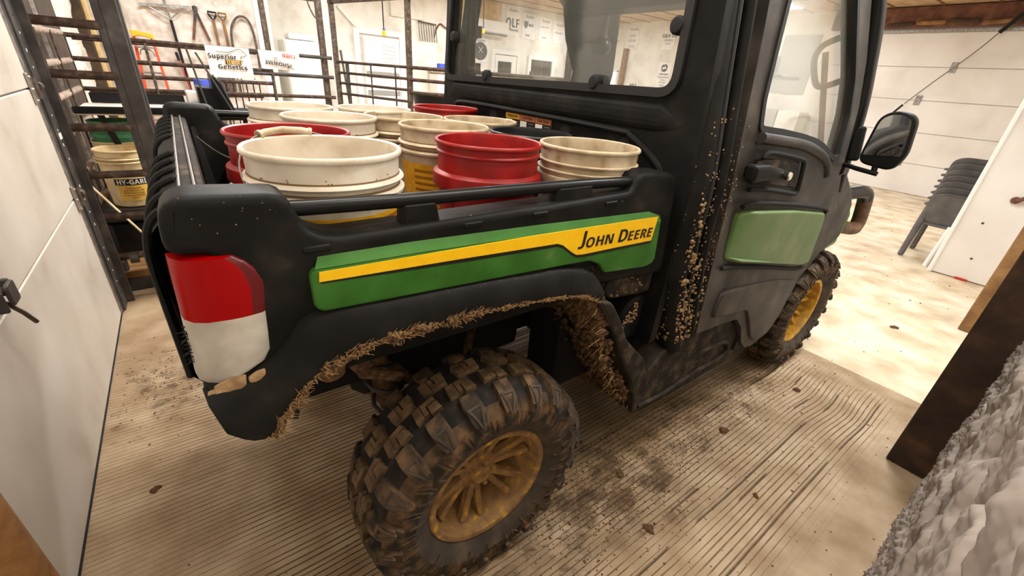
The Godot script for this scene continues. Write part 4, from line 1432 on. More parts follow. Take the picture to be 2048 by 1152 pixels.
	obj("mirror_arm", b, M.black_gloss, mo)
	b = MB.new()
	box(b, Vector3(2.325, 1.29, -0.655), Vector3(0.03, 0.14, 0.04), 0.008, Basis(Vector3(1, 0, 0), -0.15))
	obj("door_hinge", b, M.black_flat, v)
	# front: cowl side, hood, bumper bar
	b = MB.new()
	extr(b, rounded(ccw(V2([2.44, 0.98, 2.36, 1.075, 2.30, 1.19, 2.40, 1.17, 2.60, 1.06, 2.70, 0.98, 2.72, 0.80, 2.52, 0.74, 2.38, 0.63, 2.32, 0.64])), 0.02), -0.80, -0.672, 0.01, Transform3D.IDENTITY, true)
	both_sides("front_fender", b, M.black_lit_dusty, v)
	b = MB.new()
	extr(b, rounded(ccw(V2([2.38, 0.75, 2.40, 1.12, 2.75, 1.07, 3.05, 0.98, 3.2, 0.86, 3.22, 0.62, 3.0, 0.60, 2.9, 0.76])), 0.05), 2 * MID + 0.79, -0.79, 0.05, Transform3D.IDENTITY, true)
	obj("hood", b, M.green, v)
	b = MB.new()
	extr(b, rounded(ccw(V2([2.60, 0.80, 2.62, 0.985, 2.72, 0.985, 2.80, 0.92, 2.80, 0.80])), 0.02), -0.80, -0.685, 0.015)
	obj("headlight_pod", b, M.green, v)
	b = MB.new()
	tube(b, smooth_path([Vector3(2.66, 1.02, -0.73), Vector3(2.80, 1.03, -0.70), Vector3(2.90, 1.015, -0.69), Vector3(2.945, 0.985, -0.69)], 4), 0.036, 14)
	obj("bumper_bar", b, M.black_gloss, v)
	b = MB.new()
	tube(b, smooth_path([Vector3(2.94, 0.99, -0.69), Vector3(2.965, 0.955, -0.69), Vector3(3.01, 0.86, -0.69), Vector3(3.0, 0.82, -0.69), Vector3(2.95, 0.81, -0.69), Vector3(2.80, 0.835, -0.72)], 4), 0.036, 14)
	obj("bumper_bar", b, M.rust, v)
	b = MB.new()
	tube(b, [Vector3(3.22, 0.55, -0.85), Vector3(3.22, 0.55, 2 * MID + 0.85)], 0.04, 12)
	box(b, Vector3(3.15, 0.55, MID), Vector3(0.12, 0.3, 1.0), 0.03)
	obj("front_bumper", b, M.black_flat, v)


func obj_box(called: String, c: Vector3, s: Vector3, m: Material, parent: Node = null, bev := 0.0, r := Basis.IDENTITY) -> MeshInstance3D:
	var b := MB.new()
	box(b, c, s, bev, r)
	return obj(called, b, m, parent)


func build_under(v: Node3D) -> void:
	var b := MB.new()
	for z in [-1.2, -1.72]: box(b, Vector3(1.6, 0.55, z), Vector3(3.1, 0.12, 0.08), 0.01)
	box(b, Vector3(1.75, 0.42, MID), Vector3(1.3, 0.08, 1.1), 0.02)
	box(b, Vector3(1.75, 0.62, MID), Vector3(1.15, 0.3, 1.4), 0.02)
	obj("chassis", b, M.black_flat, v)
	b = MB.new()
	box(b, Vector3(0.62, 0.62, MID), Vector3(0.7, 0.42, 0.62), 0.04)
	box(b, Vector3(0.5, 0.42, MID), Vector3(0.34, 0.24, 0.42), 0.04)
	obj("engine_block", b, M.black_flat, v)
	b = MB.new()
	tube(b, [Vector3(0.10, 0.70, -1.05), Vector3(0.10, 0.70, -1.9)], 0.085, 18)
	tube(b, [Vector3(0.10, 0.66, -1.05), Vector3(0.06, 0.60, -0.98)], 0.022, 10)
	obj("muffler", b, M.dark_steel, v)
	b = MB.new()
	for z in [-1.0, -1.93]: bar(b, Vector3(0.0, 0.78, z), Vector3(1.1, 0.82, z), 0.05, 0.06, 0.008)
	bar(b, Vector3(0.04, 0.79, -0.86), Vector3(0.04, 0.79, -2.06), 0.05, 0.06, 0.008)
	bar(b, Vector3(0.02, 0.79, -1.3), Vector3(0.06, 0.45, -1.36), 0.05, 0.05, 0.008, Vector3.RIGHT)
	obj("bed_frame", b, M.black_flat, v)
	# rear suspension: arms, coil-over damper, drive shaft, brake
	for s in [1.0, -1.0]:
		var zz := func(z: float) -> float: return z if s > 0 else 2 * MID - z
		b = MB.new()
		tube(b, [Vector3(0.33, 0.42, zz.call(-1.22)), Vector3(0.47, 0.30, zz.call(-0.92))], 0.018, 10)
		tube(b, [Vector3(0.78, 0.42, zz.call(-1.22)), Vector3(0.55, 0.30, zz.call(-0.92))], 0.018, 10)
		tube(b, [Vector3(0.36, 0.58, zz.call(-1.18)), Vector3(0.49, 0.47, zz.call(-0.93))], 0.016, 10)
		tube(b, [Vector3(0.74, 0.58, zz.call(-1.18)), Vector3(0.53, 0.47, zz.call(-0.93))], 0.016, 10)
		box(b, Vector3(0.504, 0.38, zz.call(-0.93)), Vector3(0.09, 0.22, 0.05), 0.012)
		obj("suspension_arm", b, M.mud, v)
		b = MB.new()
		tube(b, [Vector3(0.36, 0.36, zz.call(-1.02)), Vector3(0.27, 0.97, zz.call(-1.14))], 0.024, 12)
		tube(b, [Vector3(0.35, 0.47, zz.call(-1.037)), Vector3(0.275, 0.95, zz.call(-1.13))], 0.034, 12)
		obj("damper", b, M.mud, v)
		b = MB.new()
		var coil := []
		for k in 61:
			var t := k / 60.0
			coil.append(Vector3(lerpf(0.355, 0.275, t), lerpf(0.44, 0.95, t), zz.call(lerpf(-1.033, -1.13, t))) + Vector3(cos(t * TAU * 6) * 0.052, 0, sin(t * TAU * 6) * 0.052))
		tube(b, coil, 0.0075, 6)
		obj("coil_spring", b, M.dark_steel, v)
		b = MB.new()
		tube(b, [Vector3(0.504, 0.40, zz.call(-1.3)), Vector3(0.504, 0.36, zz.call(-0.84))], 0.022, 12)
		tube(b, [Vector3(0.504, 0.36, zz.call(-0.90)), Vector3(0.504, 0.36, zz.call(-0.885))], 0.12, 24)
		obj("drive_shaft", b, M.dark_steel, v)
		b = MB.new()
		tube(b, [Vector3(2.648, 0.40, zz.call(-1.3)), Vector3(2.648, 0.36, zz.call(-0.84))], 0.022, 12)
		tube(b, [Vector3(2.5, 0.42, zz.call(-1.22)), Vector3(2.62, 0.30, zz.call(-0.92))], 0.018, 10)
		tube(b, [Vector3(2.8, 0.42, zz.call(-1.22)), Vector3(2.68, 0.30, zz.call(-0.92))], 0.018, 10)
		obj("front_axle", b, M.black_flat, v)
	# knuckles and pipes seen under the fender, with a bright metal tag
	b = MB.new()
	for q in [[0.40, 0.88, -0.92, 0.034], [0.44, 0.86, -0.94, 0.028], [0.48, 0.885, -0.92, 0.026], [0.42, 0.83, -0.96, 0.03]]:
		lathe(b, [Vector2(0, q[3]), Vector2(q[3] * 0.7, q[3] * 0.7), Vector2(q[3], 0), Vector2(q[3] * 0.7, -q[3] * 0.7), Vector2(0, -q[3])], 12, Transform3D(Basis.IDENTITY, Vector3(q[0], q[1], q[2])))
	obj("joint_housing", b, M.tyre, v, 60)
	b = MB.new()
	box(b, Vector3(0.285, 0.865, -0.86), Vector3(0.04, 0.022, 0.004), 0.001, Basis(Vector3(0, 0, 1), 0.15))
	obj("metal_tag", b, M.chrome, v)
	b = MB.new()
	bar(b, Vector3(0.13, 0.93, -0.90), Vector3(0.26, 0.70, -0.96), 0.03, 0.05, 0.006, Vector3.RIGHT)
	bar(b, Vector3(0.19, 0.93, -0.92), Vector3(0.30, 0.76, -1.0), 0.012, 0.03, 0.003, Vector3.RIGHT)
	bar(b, Vector3(0.24, 0.70, -0.95), Vector3(0.36, 0.63, -0.96), 0.03, 0.03, 0.006)
	obj("mud_flap_bracket", b, M.mud, v)


# ---------------------------------------------------------------- wheels
var tyre_prof := V2([-0.098, 0.192, -0.122, 0.215, -0.135, 0.25, -0.133, 0.285, -0.124, 0.312, -0.108, 0.330, -0.08, 0.3405, -0.04, 0.3445, 0.0, 0.3455, 0.04, 0.3445, 0.08, 0.3405, 0.108, 0.330, 0.124, 0.312, 0.133, 0.285, 0.135, 0.25, 0.122, 0.215, 0.098, 0.192])   # (across, radius)
var tyre_len := PackedFloat32Array()


func tyre_at(a: float, u: float, h: float) -> Vector3:         # angle, metres across from the middle, height off the carcass
	if tyre_len.is_empty():
		tyre_len.append(0.0)
		for i in range(1, tyre_prof.size()): tyre_len.append(tyre_len[i - 1] + tyre_prof[i].distance_to(tyre_prof[i - 1]))
	var s := clampf(u + tyre_len[-1] * 0.5, 0.0, tyre_len[-1])
	var i := 1
	while i < tyre_len.size() - 1 and tyre_len[i] < s: i += 1
	var t := (s - tyre_len[i - 1]) / (tyre_len[i] - tyre_len[i - 1])
	var q := tyre_prof[i - 1].lerp(tyre_prof[i], t)
	var d := (tyre_prof[i] - tyre_prof[i - 1]).normalized()
	q += Vector2(-d.y, d.x) * h
	return Vector3(q.y * sin(a), q.y * cos(a), q.x)


func lug(b: MB, rows: Array, h: float) -> void:                # rows of [across, from, to] (metres along the tread), raised by h
	var R := 0.345
	for i in rows.size() - 1:
		var p: Array = rows[i]
		var q: Array = rows[i + 1]
		var f := 0.0025
		var A := tyre_at(p[1] / R, p[0], h); var B := tyre_at(p[2] / R, p[0], h)
		var C := tyre_at(q[2] / R, q[0], h); var D := tyre_at(q[1] / R, q[0], h)
		var A0 := tyre_at((p[1] - f) / R, p[0], -0.003); var B0 := tyre_at((p[2] + f) / R, p[0], -0.003)
		var C0 := tyre_at((q[2] + f) / R, q[0], -0.003); var D0 := tyre_at((q[1] - f) / R, q[0], -0.003)
		b.quad(A, B, C, D)
		b.quad(A0, A, D, D0); b.quad(B, B0, C0, C)
		if i == 0: b.quad(A0, B0, B, A)
		if i == rows.size() - 2: b.quad(D, C, C0, D0)


func lug_meshes() -> Array:
	# centre block (an L with a sipe), shoulder block, side frame; for +across, and mirrored for -across
	var c := MB.new()
	lug(c, [[0.008, 0.000, 0.021], [0.048, -0.004, 0.019]], 0.016)
	lug(c, [[0.008, 0.0235, 0.062], [0.022, 0.0228, 0.063]], 0.016)
	lug(c, [[0.022, 0.0228, 0.034], [0.046, 0.021, 0.033]], 0.016)
	lug(c, [[0.026, 0.039, 0.064], [0.052, 0.037, 0.067]], 0.0155)
	var s := MB.new()
	lug(s, [[0.064, 0.010, 0.052], [0.086, 0.006, 0.052], [0.106, 0.005, 0.052], [0.122, 0.004, 0.050], [0.138, 0.008, 0.044]], 0.0165)
	lug(s, [[0.138, 0.008, 0.044], [0.150, 0.014, 0.039], [0.162, 0.019, 0.033]], 0.011)
	lug(s, [[0.150, 0.060, 0.068], [0.172, 0.066, 0.073], [0.196, 0.070, 0.075]], 0.005)
	lug(s, [[0.156, 0.080, 0.086], [0.180, 0.083, 0.089], [0.204, 0.084, 0.088]], 0.004)
	lug(s, [[0.176, 0.016, 0.023], [0.200, 0.020, 0.026], [0.224, 0.022, 0.026]], 0.004)
	var f := MB.new()
	# a raised triangle on each shoulder block, and drip ridges down the sidewall
	lug(f, [[0.104, 0.008, 0.015], [0.124, 0.016, 0.022], [0.143, 0.022, 0.027]], 0.0195)
	lug(f, [[0.104, 0.043, 0.050], [0.124, 0.035, 0.041], [0.143, 0.028, 0.033]], 0.0195)
	lug(f, [[0.101, 0.008, 0.050], [0.108, 0.009, 0.049]], 0.0195)
	return [c, s, f]


func make_wheel(v: Node3D, detailed: bool, at: Vector3, side: float, rim_mat: Material) -> Node3D:
	var root := Node3D.new()
	root.name = child_name(v, "wheel")
	v.add_child(root, true)
	root.position = at - origin_of(v)
	if side < 0: root.rotation.y = PI
	var loc := func(called: String, b: MB, m: Material, crease := 38.0) -> MeshInstance3D: return put(called, mesh_of(b, Vector3.ZERO, crease), m, root)
	var turn := Transform3D(Basis(Vector3.RIGHT, Vector3(0, 0, 1), Vector3(0, -1, 0)), Vector3.ZERO)
	var b := MB.new()
	var pr := []
	for q in tyre_prof: pr.append(Vector2(q.y, q.x))
	lathe(b, pr.slice(5, 12), 72, turn)
	loc.call("tyre", b, M.tyre_dark, 60.0)
	b = MB.new()
	lathe(b, pr.slice(0, 6), 72, turn)
	lathe(b, pr.slice(11, 15), 72, turn)
	loc.call("sidewall", b, M.tyre, 60.0)
	b = MB.new()
	lathe(b, pr.slice(14), 72, turn)
	loc.call("bead", b, M.tyre_grey, 60.0)
	var lm := lug_meshes()
	var n := 22
	var far := [MB.new(), MB.new(), MB.new()]
	var cache := {}
	for k in n:
		for s in [1.0, -1.0]:
			for j in 3:
				if j == 2 and s < 0 and detailed: continue
				var x := Transform3D(Basis(Vector3(0, 0, 1), -TAU * (k + (0.0 if s > 0 else 0.5)) / n), Vector3.ZERO)
				if not cache.has([j, s]):
					var o := MB.new()
					o.add(lm[j])
					if s < 0:
						for i in o.p.size(): o.p[i].z *= -1.0
						o.flip()
					cache[[j, s]] = [o, mesh_of(o, Vector3.ZERO, 25.0)]
				if detailed:
					var mi := put(["tread_block", "shoulder_block", "sidewall_frame"][j], cache[[j, s]][1], [M.lug_top, M.tyre, M.tyre_grey][j], root)
					mi.transform = x
				else: far[j].add(cache[[j, s]][0], x)
	if not detailed:
		for j in 3: loc.call(["tread_blocks", "shoulder_blocks", "sidewall_frames"][j], far[j], M.lug_top if j == 0 else M.tyre, 25.0).set_meta("kind", "stuff")
	# rim: rolled lip, deep barrel, six double spokes, hub and nuts
	b = MB.new()
	lathe(b, [Vector2(0.186, -0.10), Vector2(0.194, -0.098), Vector2(0.196, -0.085), Vector2(0.170, -0.07), Vector2(0.165, 0.03), Vector2(0.178, 0.075), Vector2(0.194, 0.085), Vector2(0.199, 0.098), Vector2(0.1985, 0.106), Vector2(0.194, 0.109), Vector2(0.180, 0.1065), Vector2(0.176, 0.100), Vector2(0.172, 0.06), Vector2(0.160, 0.02), Vector2(0.158, -0.08)], 60, turn)
	loc.call("rim", b, rim_mat, 30.0)
	b = MB.new()
	lathe(b, [Vector2(0.064, 0.0), Vector2(0.064, 0.034), Vector2(0.055, 0.045), Vector2(0.034, 0.047), Vector2(0.030, 0.058), Vector2(0.0, 0.060)], 28, turn)
	loc.call("hub", b, rim_mat, 30.0)
	for k in 6:
		b = MB.new()
		for s in [-1, 1]:
			var sp := MB.new()
			extr(sp, rounded(ccw(V2([0.05, s * 0.008 - 0.011, 0.11, s * 0.020 - 0.011, 0.166, s * 0.034 - 0.012, 0.166, s * 0.034 + 0.012, 0.11, s * 0.020 + 0.009, 0.05, s * 0.008 + 0.011])), 0.004, 2), 0.012, 0.042, 0.004)
			sp.bend(func(q: Vector3) -> Vector3: return q + Vector3(0, 0, 0.028 * smoothstep(0.06, 0.166, q.x)))
			b.add(sp, Transform3D(Basis(Vector3(0, 0, 1), TAU * (k + 0.3) / 6), Vector3.ZERO))
		loc.call("spoke", b, rim_mat)
	for k in 5:
		b = MB.new()
		var a := TAU * k / 5
		lathe(b, [Vector2(0.0095, 0.04), Vector2(0.0095, 0.056), Vector2(0.006, 0.06), Vector2(0, 0.06)], 6, turn.translated(Vector3(cos(a) * 0.045, sin(a) * 0.045, 0)))
		loc.call("wheel_nut", b, M.dark_steel if side < 0 else rim_mat)
	return root


# ---------------------------------------------------------------- mud on the vehicle
func clump(b: MB, at: Vector3, r: float, n: Vector3, flat := 0.55) -> void:   # an uneven little lump lying against a surface
	var t := n.cross(Vector3(0.31, 0.52, 0.79)).normalized()
	var u := n.cross(t)
	var k := 6
	var ring := []
	var ring2 := []
	for i in k:
		var a := TAU * i / k + rng.randf() * 0.5
		var d := (t * cos(a) + u * sin(a)) * r
		ring.append(at + d * rng.randf_range(0.75, 1.25) - n * r * 0.25)
		ring2.append(at + d * rng.randf_range(0.35, 0.75) + n * r * flat * rng.randf_range(0.5, 1.0))
	var top := at + n * r * flat * rng.randf_range(0.9, 1.3)
	for i in k:
		var j := (i + 1) % k
		b.quad(ring[i], ring[j], ring2[j], ring2[i])
		b.tri(ring2[i], ring2[j], top)


func blade(b: MB, at: Vector3, d: Vector3, w: float) -> void:  # one bit of straw
	var s := d.cross(Vector3(0.2, 0.9, 0.4)).normalized() * w
	var t := d.cross(s).normalized() * w
	var e := at + d
	b.quad(at - s, at + t, e + t * 0.5, e - s * 0.5)
	b.quad(at + t, at + s, e + s * 0.5, e + t * 0.5)
	b.quad(at + s, at - s, e - s * 0.5, e + s * 0.5)


func build_mud(v: Node3D) -> void:
	var b := MB.new()
	var st := MB.new()
	# caked along the fender lip
	for k in 2600:
		var t := rng.randf()
		var f := clampf(t * 60, 0, 59.9)
		var q: Vector3 = lip_path[int(f)].lerp(lip_path[int(f) + 1], f - int(f))
		if t < 0.07: continue
		var heavy := lerpf(1.0, 0.45, smoothstep(0.5, 0.72, t)) * (1.0 + 0.5 * sin(t * 70.0) * sin(t * 23.0))
		var up := rng.randf_range(-0.011, 0.008) * heavy
		clump(b, q + Vector3(rng.randf_range(-0.004, 0.004), up, rng.randf_range(-0.03, 0.003)), rng.randf_range(0.0018, 0.0062) * heavy, Vector3(rng.randf_range(-0.4, 0.4), rng.randf_range(-0.7, 0.3), 1).normalized(), 0.9)
		if k % 2 == 0:
			blade(st, q + Vector3(0, up + 0.002, 0.003), Vector3(rng.randf_range(-0.004, 0.010), rng.randf_range(-0.004, 0.011), rng.randf_range(0.0, 0.010)) * rng.randf_range(0.7, 1.9) * heavy, 0.00055)
	# thick on the front of the wheel well
	for k in 700:
		var t := rng.randf()
		var q := Vector3(0.845, 0.888, -0.69).lerp(Vector3(1.15, 0.34, -0.69), t) + Vector3(0.03 * sin(t * PI) * -1.0, 0, 0)
		clump(b, q + Vector3(rng.randf_range(-0.01, 0.03), rng.randf_range(-0.02, 0.02), -absf(rng.randfn(0.0, 0.10))), rng.randf_range(0.006, 0.018) * (1.0 - 0.4 * t), Vector3(-0.8, rng.randf_range(-0.4, 0.3), rng.randf_range(0.1, 0.8)).normalized(), 0.7)
		if k % 3 == 0: blade(st, q + Vector3(rng.randf_range(-0.02, 0.0), 0, rng.randf_range(-0.08, 0.01)), Vector3(rng.randf_range(-0.05, 0.02), rng.randf_range(-0.03, 0.03), rng.randf_range(-0.01, 0.02)) * rng.randf_range(0.4, 1.0), 0.0009)
	obj("caked_mud", b, M.mud, v, 60).set_meta("kind", "stuff")
	obj("straw_bits", st, M.straw, v).set_meta("kind", "stuff")
	# dried splashes up the pillar behind the door
	b = MB.new()
	for k in 620:
		var t := pow(rng.randf(), 0.6)
		var y := lerpf(1.42, 0.60, t)
		var dx := 0.12 * pow(maxf(0, 0.95 - y) / 0.4, 1.3)
		var x := rng.randf_range(1.165, 1.40) + dx
		var z := -0.6585
		var n := Vector3(-0.3, 0, 1).normalized()
		if x < 1.195 + dx:
			z = -0.672 - rng.randf() * 0.06; n = Vector3(-1, 0, 0.2).normalized(); x = 1.169 + dx
		var big := 0.75 + 0.9 * smoothstep(1.05, 0.7, y) * rng.randf()
		clump(b, lean(Vector3(x, y, z)), rng.randf_range(0.0012, 0.0048) * big, n, 0.5)
	for q in [[1.22, 1.13], [1.235, 1.055], [1.215, 1.0], [1.30, 0.92], [1.345, 0.85], [1.25, 0.95], [1.36, 0.80], [1.24, 0.88]]:
		for k in 9: clump(b, Vector3(q[0] + rng.randfn(0, 0.008), q[1] + rng.randfn(0, 0.012), -0.657), rng.randf_range(0.003, 0.009), Vector3(-0.2, 0, 1).normalized(), 0.6)
	for k in 170:
		var y := rng.randf_range(0.60, 0.84)
		clump(b, Vector3(1.285 + 0.20 * (0.84 - y) + rng.randf_range(-0.05, 0.09), y, -0.672 + rng.randf() * 0.01), rng.randf_range(0.002, 0.009), Vector3(rng.randf_range(-0.4, 0.2), rng.randf_range(-0.2, 0.3), 1).normalized(), 0.6)
	# fine specks on the fender, bed side, sill and round cap
	for k in 240:
		var x := rng.randf_range(0.1, 0.85)
		var y := lerpf(0.97, 1.03, rng.randf()) - 0.03 * smoothstep(0.6, 0.85, x)
		clump(b, Vector3(x, y, -0.690), rng.randf_range(0.0004, 0.0013), Vector3(0, 0.2, 1).normalized(), 0.5)
	for k in 30: clump(b, Vector3(rng.randf_range(-0.02, 1.1), rng.randf_range(1.16, 1.178), rng.randf_range(-0.74, -0.712)), rng.randf_range(0.0012, 0.0035), Vector3(0, 0.7, 0.7), 0.4)
	for k in 14: clump(b, Vector3(rng.randf_range(-0.03, 0.09), rng.randf_range(1.20, 1.262), -0.711), rng.randf_range(0.0005, 0.0014), Vector3(0, 0, 1), 0.4)
	for k in 260:
		var x := rng.randf_range(1.17, 1.75)
		clump(b, Vector3(x, rng.randf_range(0.33, 0.54), -0.675), rng.randf_range(0.0005, 0.0022), Vector3(0, 0, 1), 0.4)
	for k in 45:
		var a := rng.randf_range(1.8, 3.6)
		var r := 0.075 * sqrt(rng.randf())
		clump(b, Vector3(1.145 + cos(a) * r, 0.715 + sin(a) * r, -0.744), rng.randf_range(0.002, 0.007), Vector3(0, 0, 1), 0.5)
	for k in 45: clump(b, Vector3(rng.randf_range(0.95, 1.22), rng.randf_range(0.84, 0.9), -0.737), rng.randf_range(0.001, 0.006), Vector3(0, 0, 1), 0.5)
	obj("dried_splashes", b, M.dry_mud, v, 60).set_meta("kind", "stuff")
	# slabs of dried mud peeling under the tail light, and a lump hanging from the fender
	b = MB.new()
	for q in [[-0.03, 0.946, 0.05, 0.022, 0.2], [0.01, 0.953, 0.03, 0.012, 0.35], [-0.05, 0.94, 0.03, 0.014, -0.1]]:
		var f := MB.new()
		extr(f, rounded(ccw(V2([-0.5 * q[2], -0.3 * q[3], -0.1 * q[2], -0.8 * q[3], 0.42 * q[2], -0.3 * q[3], 0.55 * q[2], 0.5 * q[3], 0.1 * q[2], 0.75 * q[3], -0.4 * q[2], 0.6 * q[3]])), 0.003, 2), 0, 0.004, 0.001)
		b.add(f, Transform3D(Basis(Vector3(0, 0, 1), q[4]) * Basis(Vector3.RIGHT, -0.25), Vector3(q[0], q[1], -0.700)))
	obj("mud_slab", b, M.dry_mud, v)
	b = MB.new()
	lathe(b, [Vector2(0, -0.05), Vector2(0.018, -0.04), Vector2(0.03, -0.01), Vector2(0.026, 0.02), Vector2(0.0, 0.045)], 12, Transform3D(Basis(Vector3(0, 0, 1), 0.3).scaled(Vector3(1.2, 0.9, 0.7)), Vector3(0.125, 0.905, -0.74)))
	obj("mud_lump", b, M.mud, v, 70)
	b = MB.new()
	for k in 50: blade(b, Vector3(-0.062, rng.randf_range(0.99, 1.05), -0.74), Vector3(rng.randf_range(-0.02, -0.004), rng.randf_range(-0.012, 0.008), rng.randf_range(-0.01, 0.01)), 0.0012)
	obj("brush_bits", b, M.black_flat, v)


# ---------------------------------------------------------------- pails
# rim height and place of each, found from the photograph's ellipses: all rims 0.30 m across
func pail(called: String, label: String, at: Vector3, m: Material, style: int, group := "", turn := 0.0, bail := "", lean_x := 0.0) -> Node3D:
	var t := thing(called, label, "pail", at, group)
	t.rotation = Vector3(lean_x, turn, 0)
	var H := 0.372
	var w := 0.0028
	var prof := []
	var R := func(y: float) -> float: return lerpf(0.131, 0.1435, y / H)
	if style == 0:       # three-ring pail: rolled rim, two flanges, then the plain wall
		prof = [Vector2(0, 0), Vector2(0.124, 0), Vector2(0.130, 0.006), Vector2(R.call(0.29), 0.288), Vector2(0.1525, 0.291), Vector2(0.1535, 0.297), Vector2(0.148, 0.301), Vector2(0.1425, 0.303), Vector2(0.1425, 0.312), Vector2(0.150, 0.3145), Vector2(0.153, 0.318), Vector2(0.150, 0.3225), Vector2(0.143, 0.325), Vector2(0.1435, 0.361), Vector2(0.1485, 0.362), Vector2(0.1505, 0.366), Vector2(0.1495, 0.371), Vector2(0.1465, 0.3735)]
	elif style == 1:     # red pail: a step below the rim and a broad skirted collar
		prof = [Vector2(0, 0), Vector2(0.124, 0), Vector2(0.130, 0.006), Vector2(R.call(0.25), 0.252), Vector2(0.1555, 0.254), Vector2(0.157, 0.258), Vector2(0.155, 0.286), Vector2(0.1535, 0.2885), Vector2(0.1425, 0.295), Vector2(0.141, 0.338), Vector2(0.146, 0.340), Vector2(0.1465, 0.344), Vector2(0.1425, 0.348), Vector2(0.1435, 0.362), Vector2(0.1490, 0.363), Vector2(0.1505, 0.367), Vector2(0.1495, 0.371), Vector2(0.1465, 0.3735)]
	else:                # many-ring pail
		prof = [Vector2(0, 0), Vector2(0.124, 0), Vector2(0.130, 0.006), Vector2(R.call(0.26), 0.262), Vector2(0.151, 0.264), Vector2(0.1525, 0.268), Vector2(0.151, 0.290), Vector2(0.143, 0.292), Vector2(0.143, 0.300), Vector2(0.150, 0.302), Vector2(0.151, 0.306), Vector2(0.143, 0.309), Vector2(0.143, 0.322), Vector2(0.1495, 0.324), Vector2(0.1505, 0.328), Vector2(0.143, 0.331), Vector2(0.1435, 0.362), Vector2(0.149, 0.363), Vector2(0.1505, 0.367), Vector2(0.1495, 0.371), Vector2(0.1465, 0.3735)]
	prof += [Vector2(0.1415, 0.371), Vector2(0.140, 0.36), Vector2(0.128, 0.008), Vector2(0.0, 0.006)]
	var b := MB.new()
	lathe(b, prof, 56)
	put("body", mesh_of(b, Vector3.ZERO, 40.0), m, t)
	if style == 0:
		# grime caught above the two flanges
		b = MB.new()
		lathe(b, [Vector2(0.1434, 0.3248), Vector2(0.1447, 0.3242), Vector2(0.1436, 0.3275)], 56)
		lathe(b, [Vector2(0.1428, 0.3034), Vector2(0.1448, 0.3024), Vector2(0.1430, 0.3066)], 56)
		put("grime_line", mesh_of(b), M.grime, t)
		b = MB.new()
		for k in 26:
			var a := rng.randf() * TAU
			var y: float = 0.328 + 0.028 * rng.randf() * rng.randf()
			clump(b, Vector3(cos(a) * 0.1433, y, sin(a) * 0.1433), rng.randf_range(0.0008, 0.0024), Vector3(cos(a), 0, sin(a)), 0.3)
		put("dirt_spots", mesh_of(b), M.grime, t).set_meta("kind", "stuff")
	if style == 1:
		for k in 8:
			var a := TAU * k / 8 + 0.2
			b = MB.new()
			box(b, Vector3(cos(a) * 0.148, 0.272, sin(a) * 0.148), Vector3(0.014, 0.03, 0.003), 0.001, Basis(Vector3.UP, -a))
			put("collar_web", mesh_of(b), m, t)
	if bail != "":
		# wire bail pivoting on two ears; "back" lies against the far rim, "down" hangs at the near side
		var y0 := 0.296 if style == 0 else 0.27
		var r := 0.152
		var pts := []
		var th := {"back": 1.13, "down": -1.25, "side": -0.95}[bail] as float
		for k in 25:
			var a := PI * k / 24
			var d := Vector3(cos(a) * r, 0, sin(a) * 0.178)
			pts.append(Vector3(d.x, y0, 0) + Vector3(0, cos(th) * 0.0 + sin(absf(th) - PI / 2) * -0.0, 0) + Basis(Vector3.RIGHT, -PI / 2 + th if bail == "back" else PI / 2 - th) * Vector3(0, 0, 0) + (Vector3(0, sin(a) * 0.088, -sin(a) * 0.152) if bail == "back" else Vector3(0, -sin(a) * 0.17, sin(a) * 0.035)))
		b = MB.new()
		tube(b, pts, 0.0017, 6)
		var h := put("bail", mesh_of(b), M.wire, t)
		if bail == "back":
			b = MB.new()
			tube(b, [pts[9] + Vector3(0, 0.0, 0), pts[10], pts[12], pts[14], pts[15]], 0.0075, 12)
			tube(b, [pts[9], pts[9].lerp(pts[10], 0.3)], 0.0095, 12)
			tube(b, [pts[15].lerp(pts[14], 0.3), pts[15]], 0.0095, 12)
			put("grip", mesh_of(b), M.pail_dirty, h)
		for s in [-1, 1]:
			b = MB.new()
			lathe(b, [Vector2(0.0, 0.008), Vector2(0.010, 0.006), Vector2(0.013, 0.0)], 12, Transform3D(Basis(Vector3(0, 0, 1), -s * PI / 2), Vector3(s * 0.147, y0, 0)))
			put("bail_ear", mesh_of(b), m, t)
	return t


func band(t: Node, called: String, y0: float, y1: float, a0: float, a1: float, m: Material, out := 0.0008, parent: Node = null) -> MeshInstance3D:   # a printed patch on a pail's wall
	var b := MB.new()
	var R := func(y: float) -> float: return lerpf(0.1306, 0.1433, y / 0.372) + out
	lathe(b, [Vector2(R.call(y0), y0), Vector2(R.call(y1), y1)], maxi(3, int((a1 - a0) * 9)), Transform3D.IDENTITY, a0, a1)
	return put(called, mesh_of(b, Vector3.ZERO, 60.0), m, t if parent == null else parent)


func wrap_text(s: String, h: float, y: float, a: float, r: float, bold := true) -> MB:   # lettering bent round a pail, facing outwards at angle a
	var t := text_mb(s, h, 0.0006, bold)
	t.bend(func(q: Vector3) -> Vector3:
		var g := a - q.x / r
		return Vector3(cos(g) * (r + q.z), y + q.y, sin(g) * (r + q.z)))
	return t


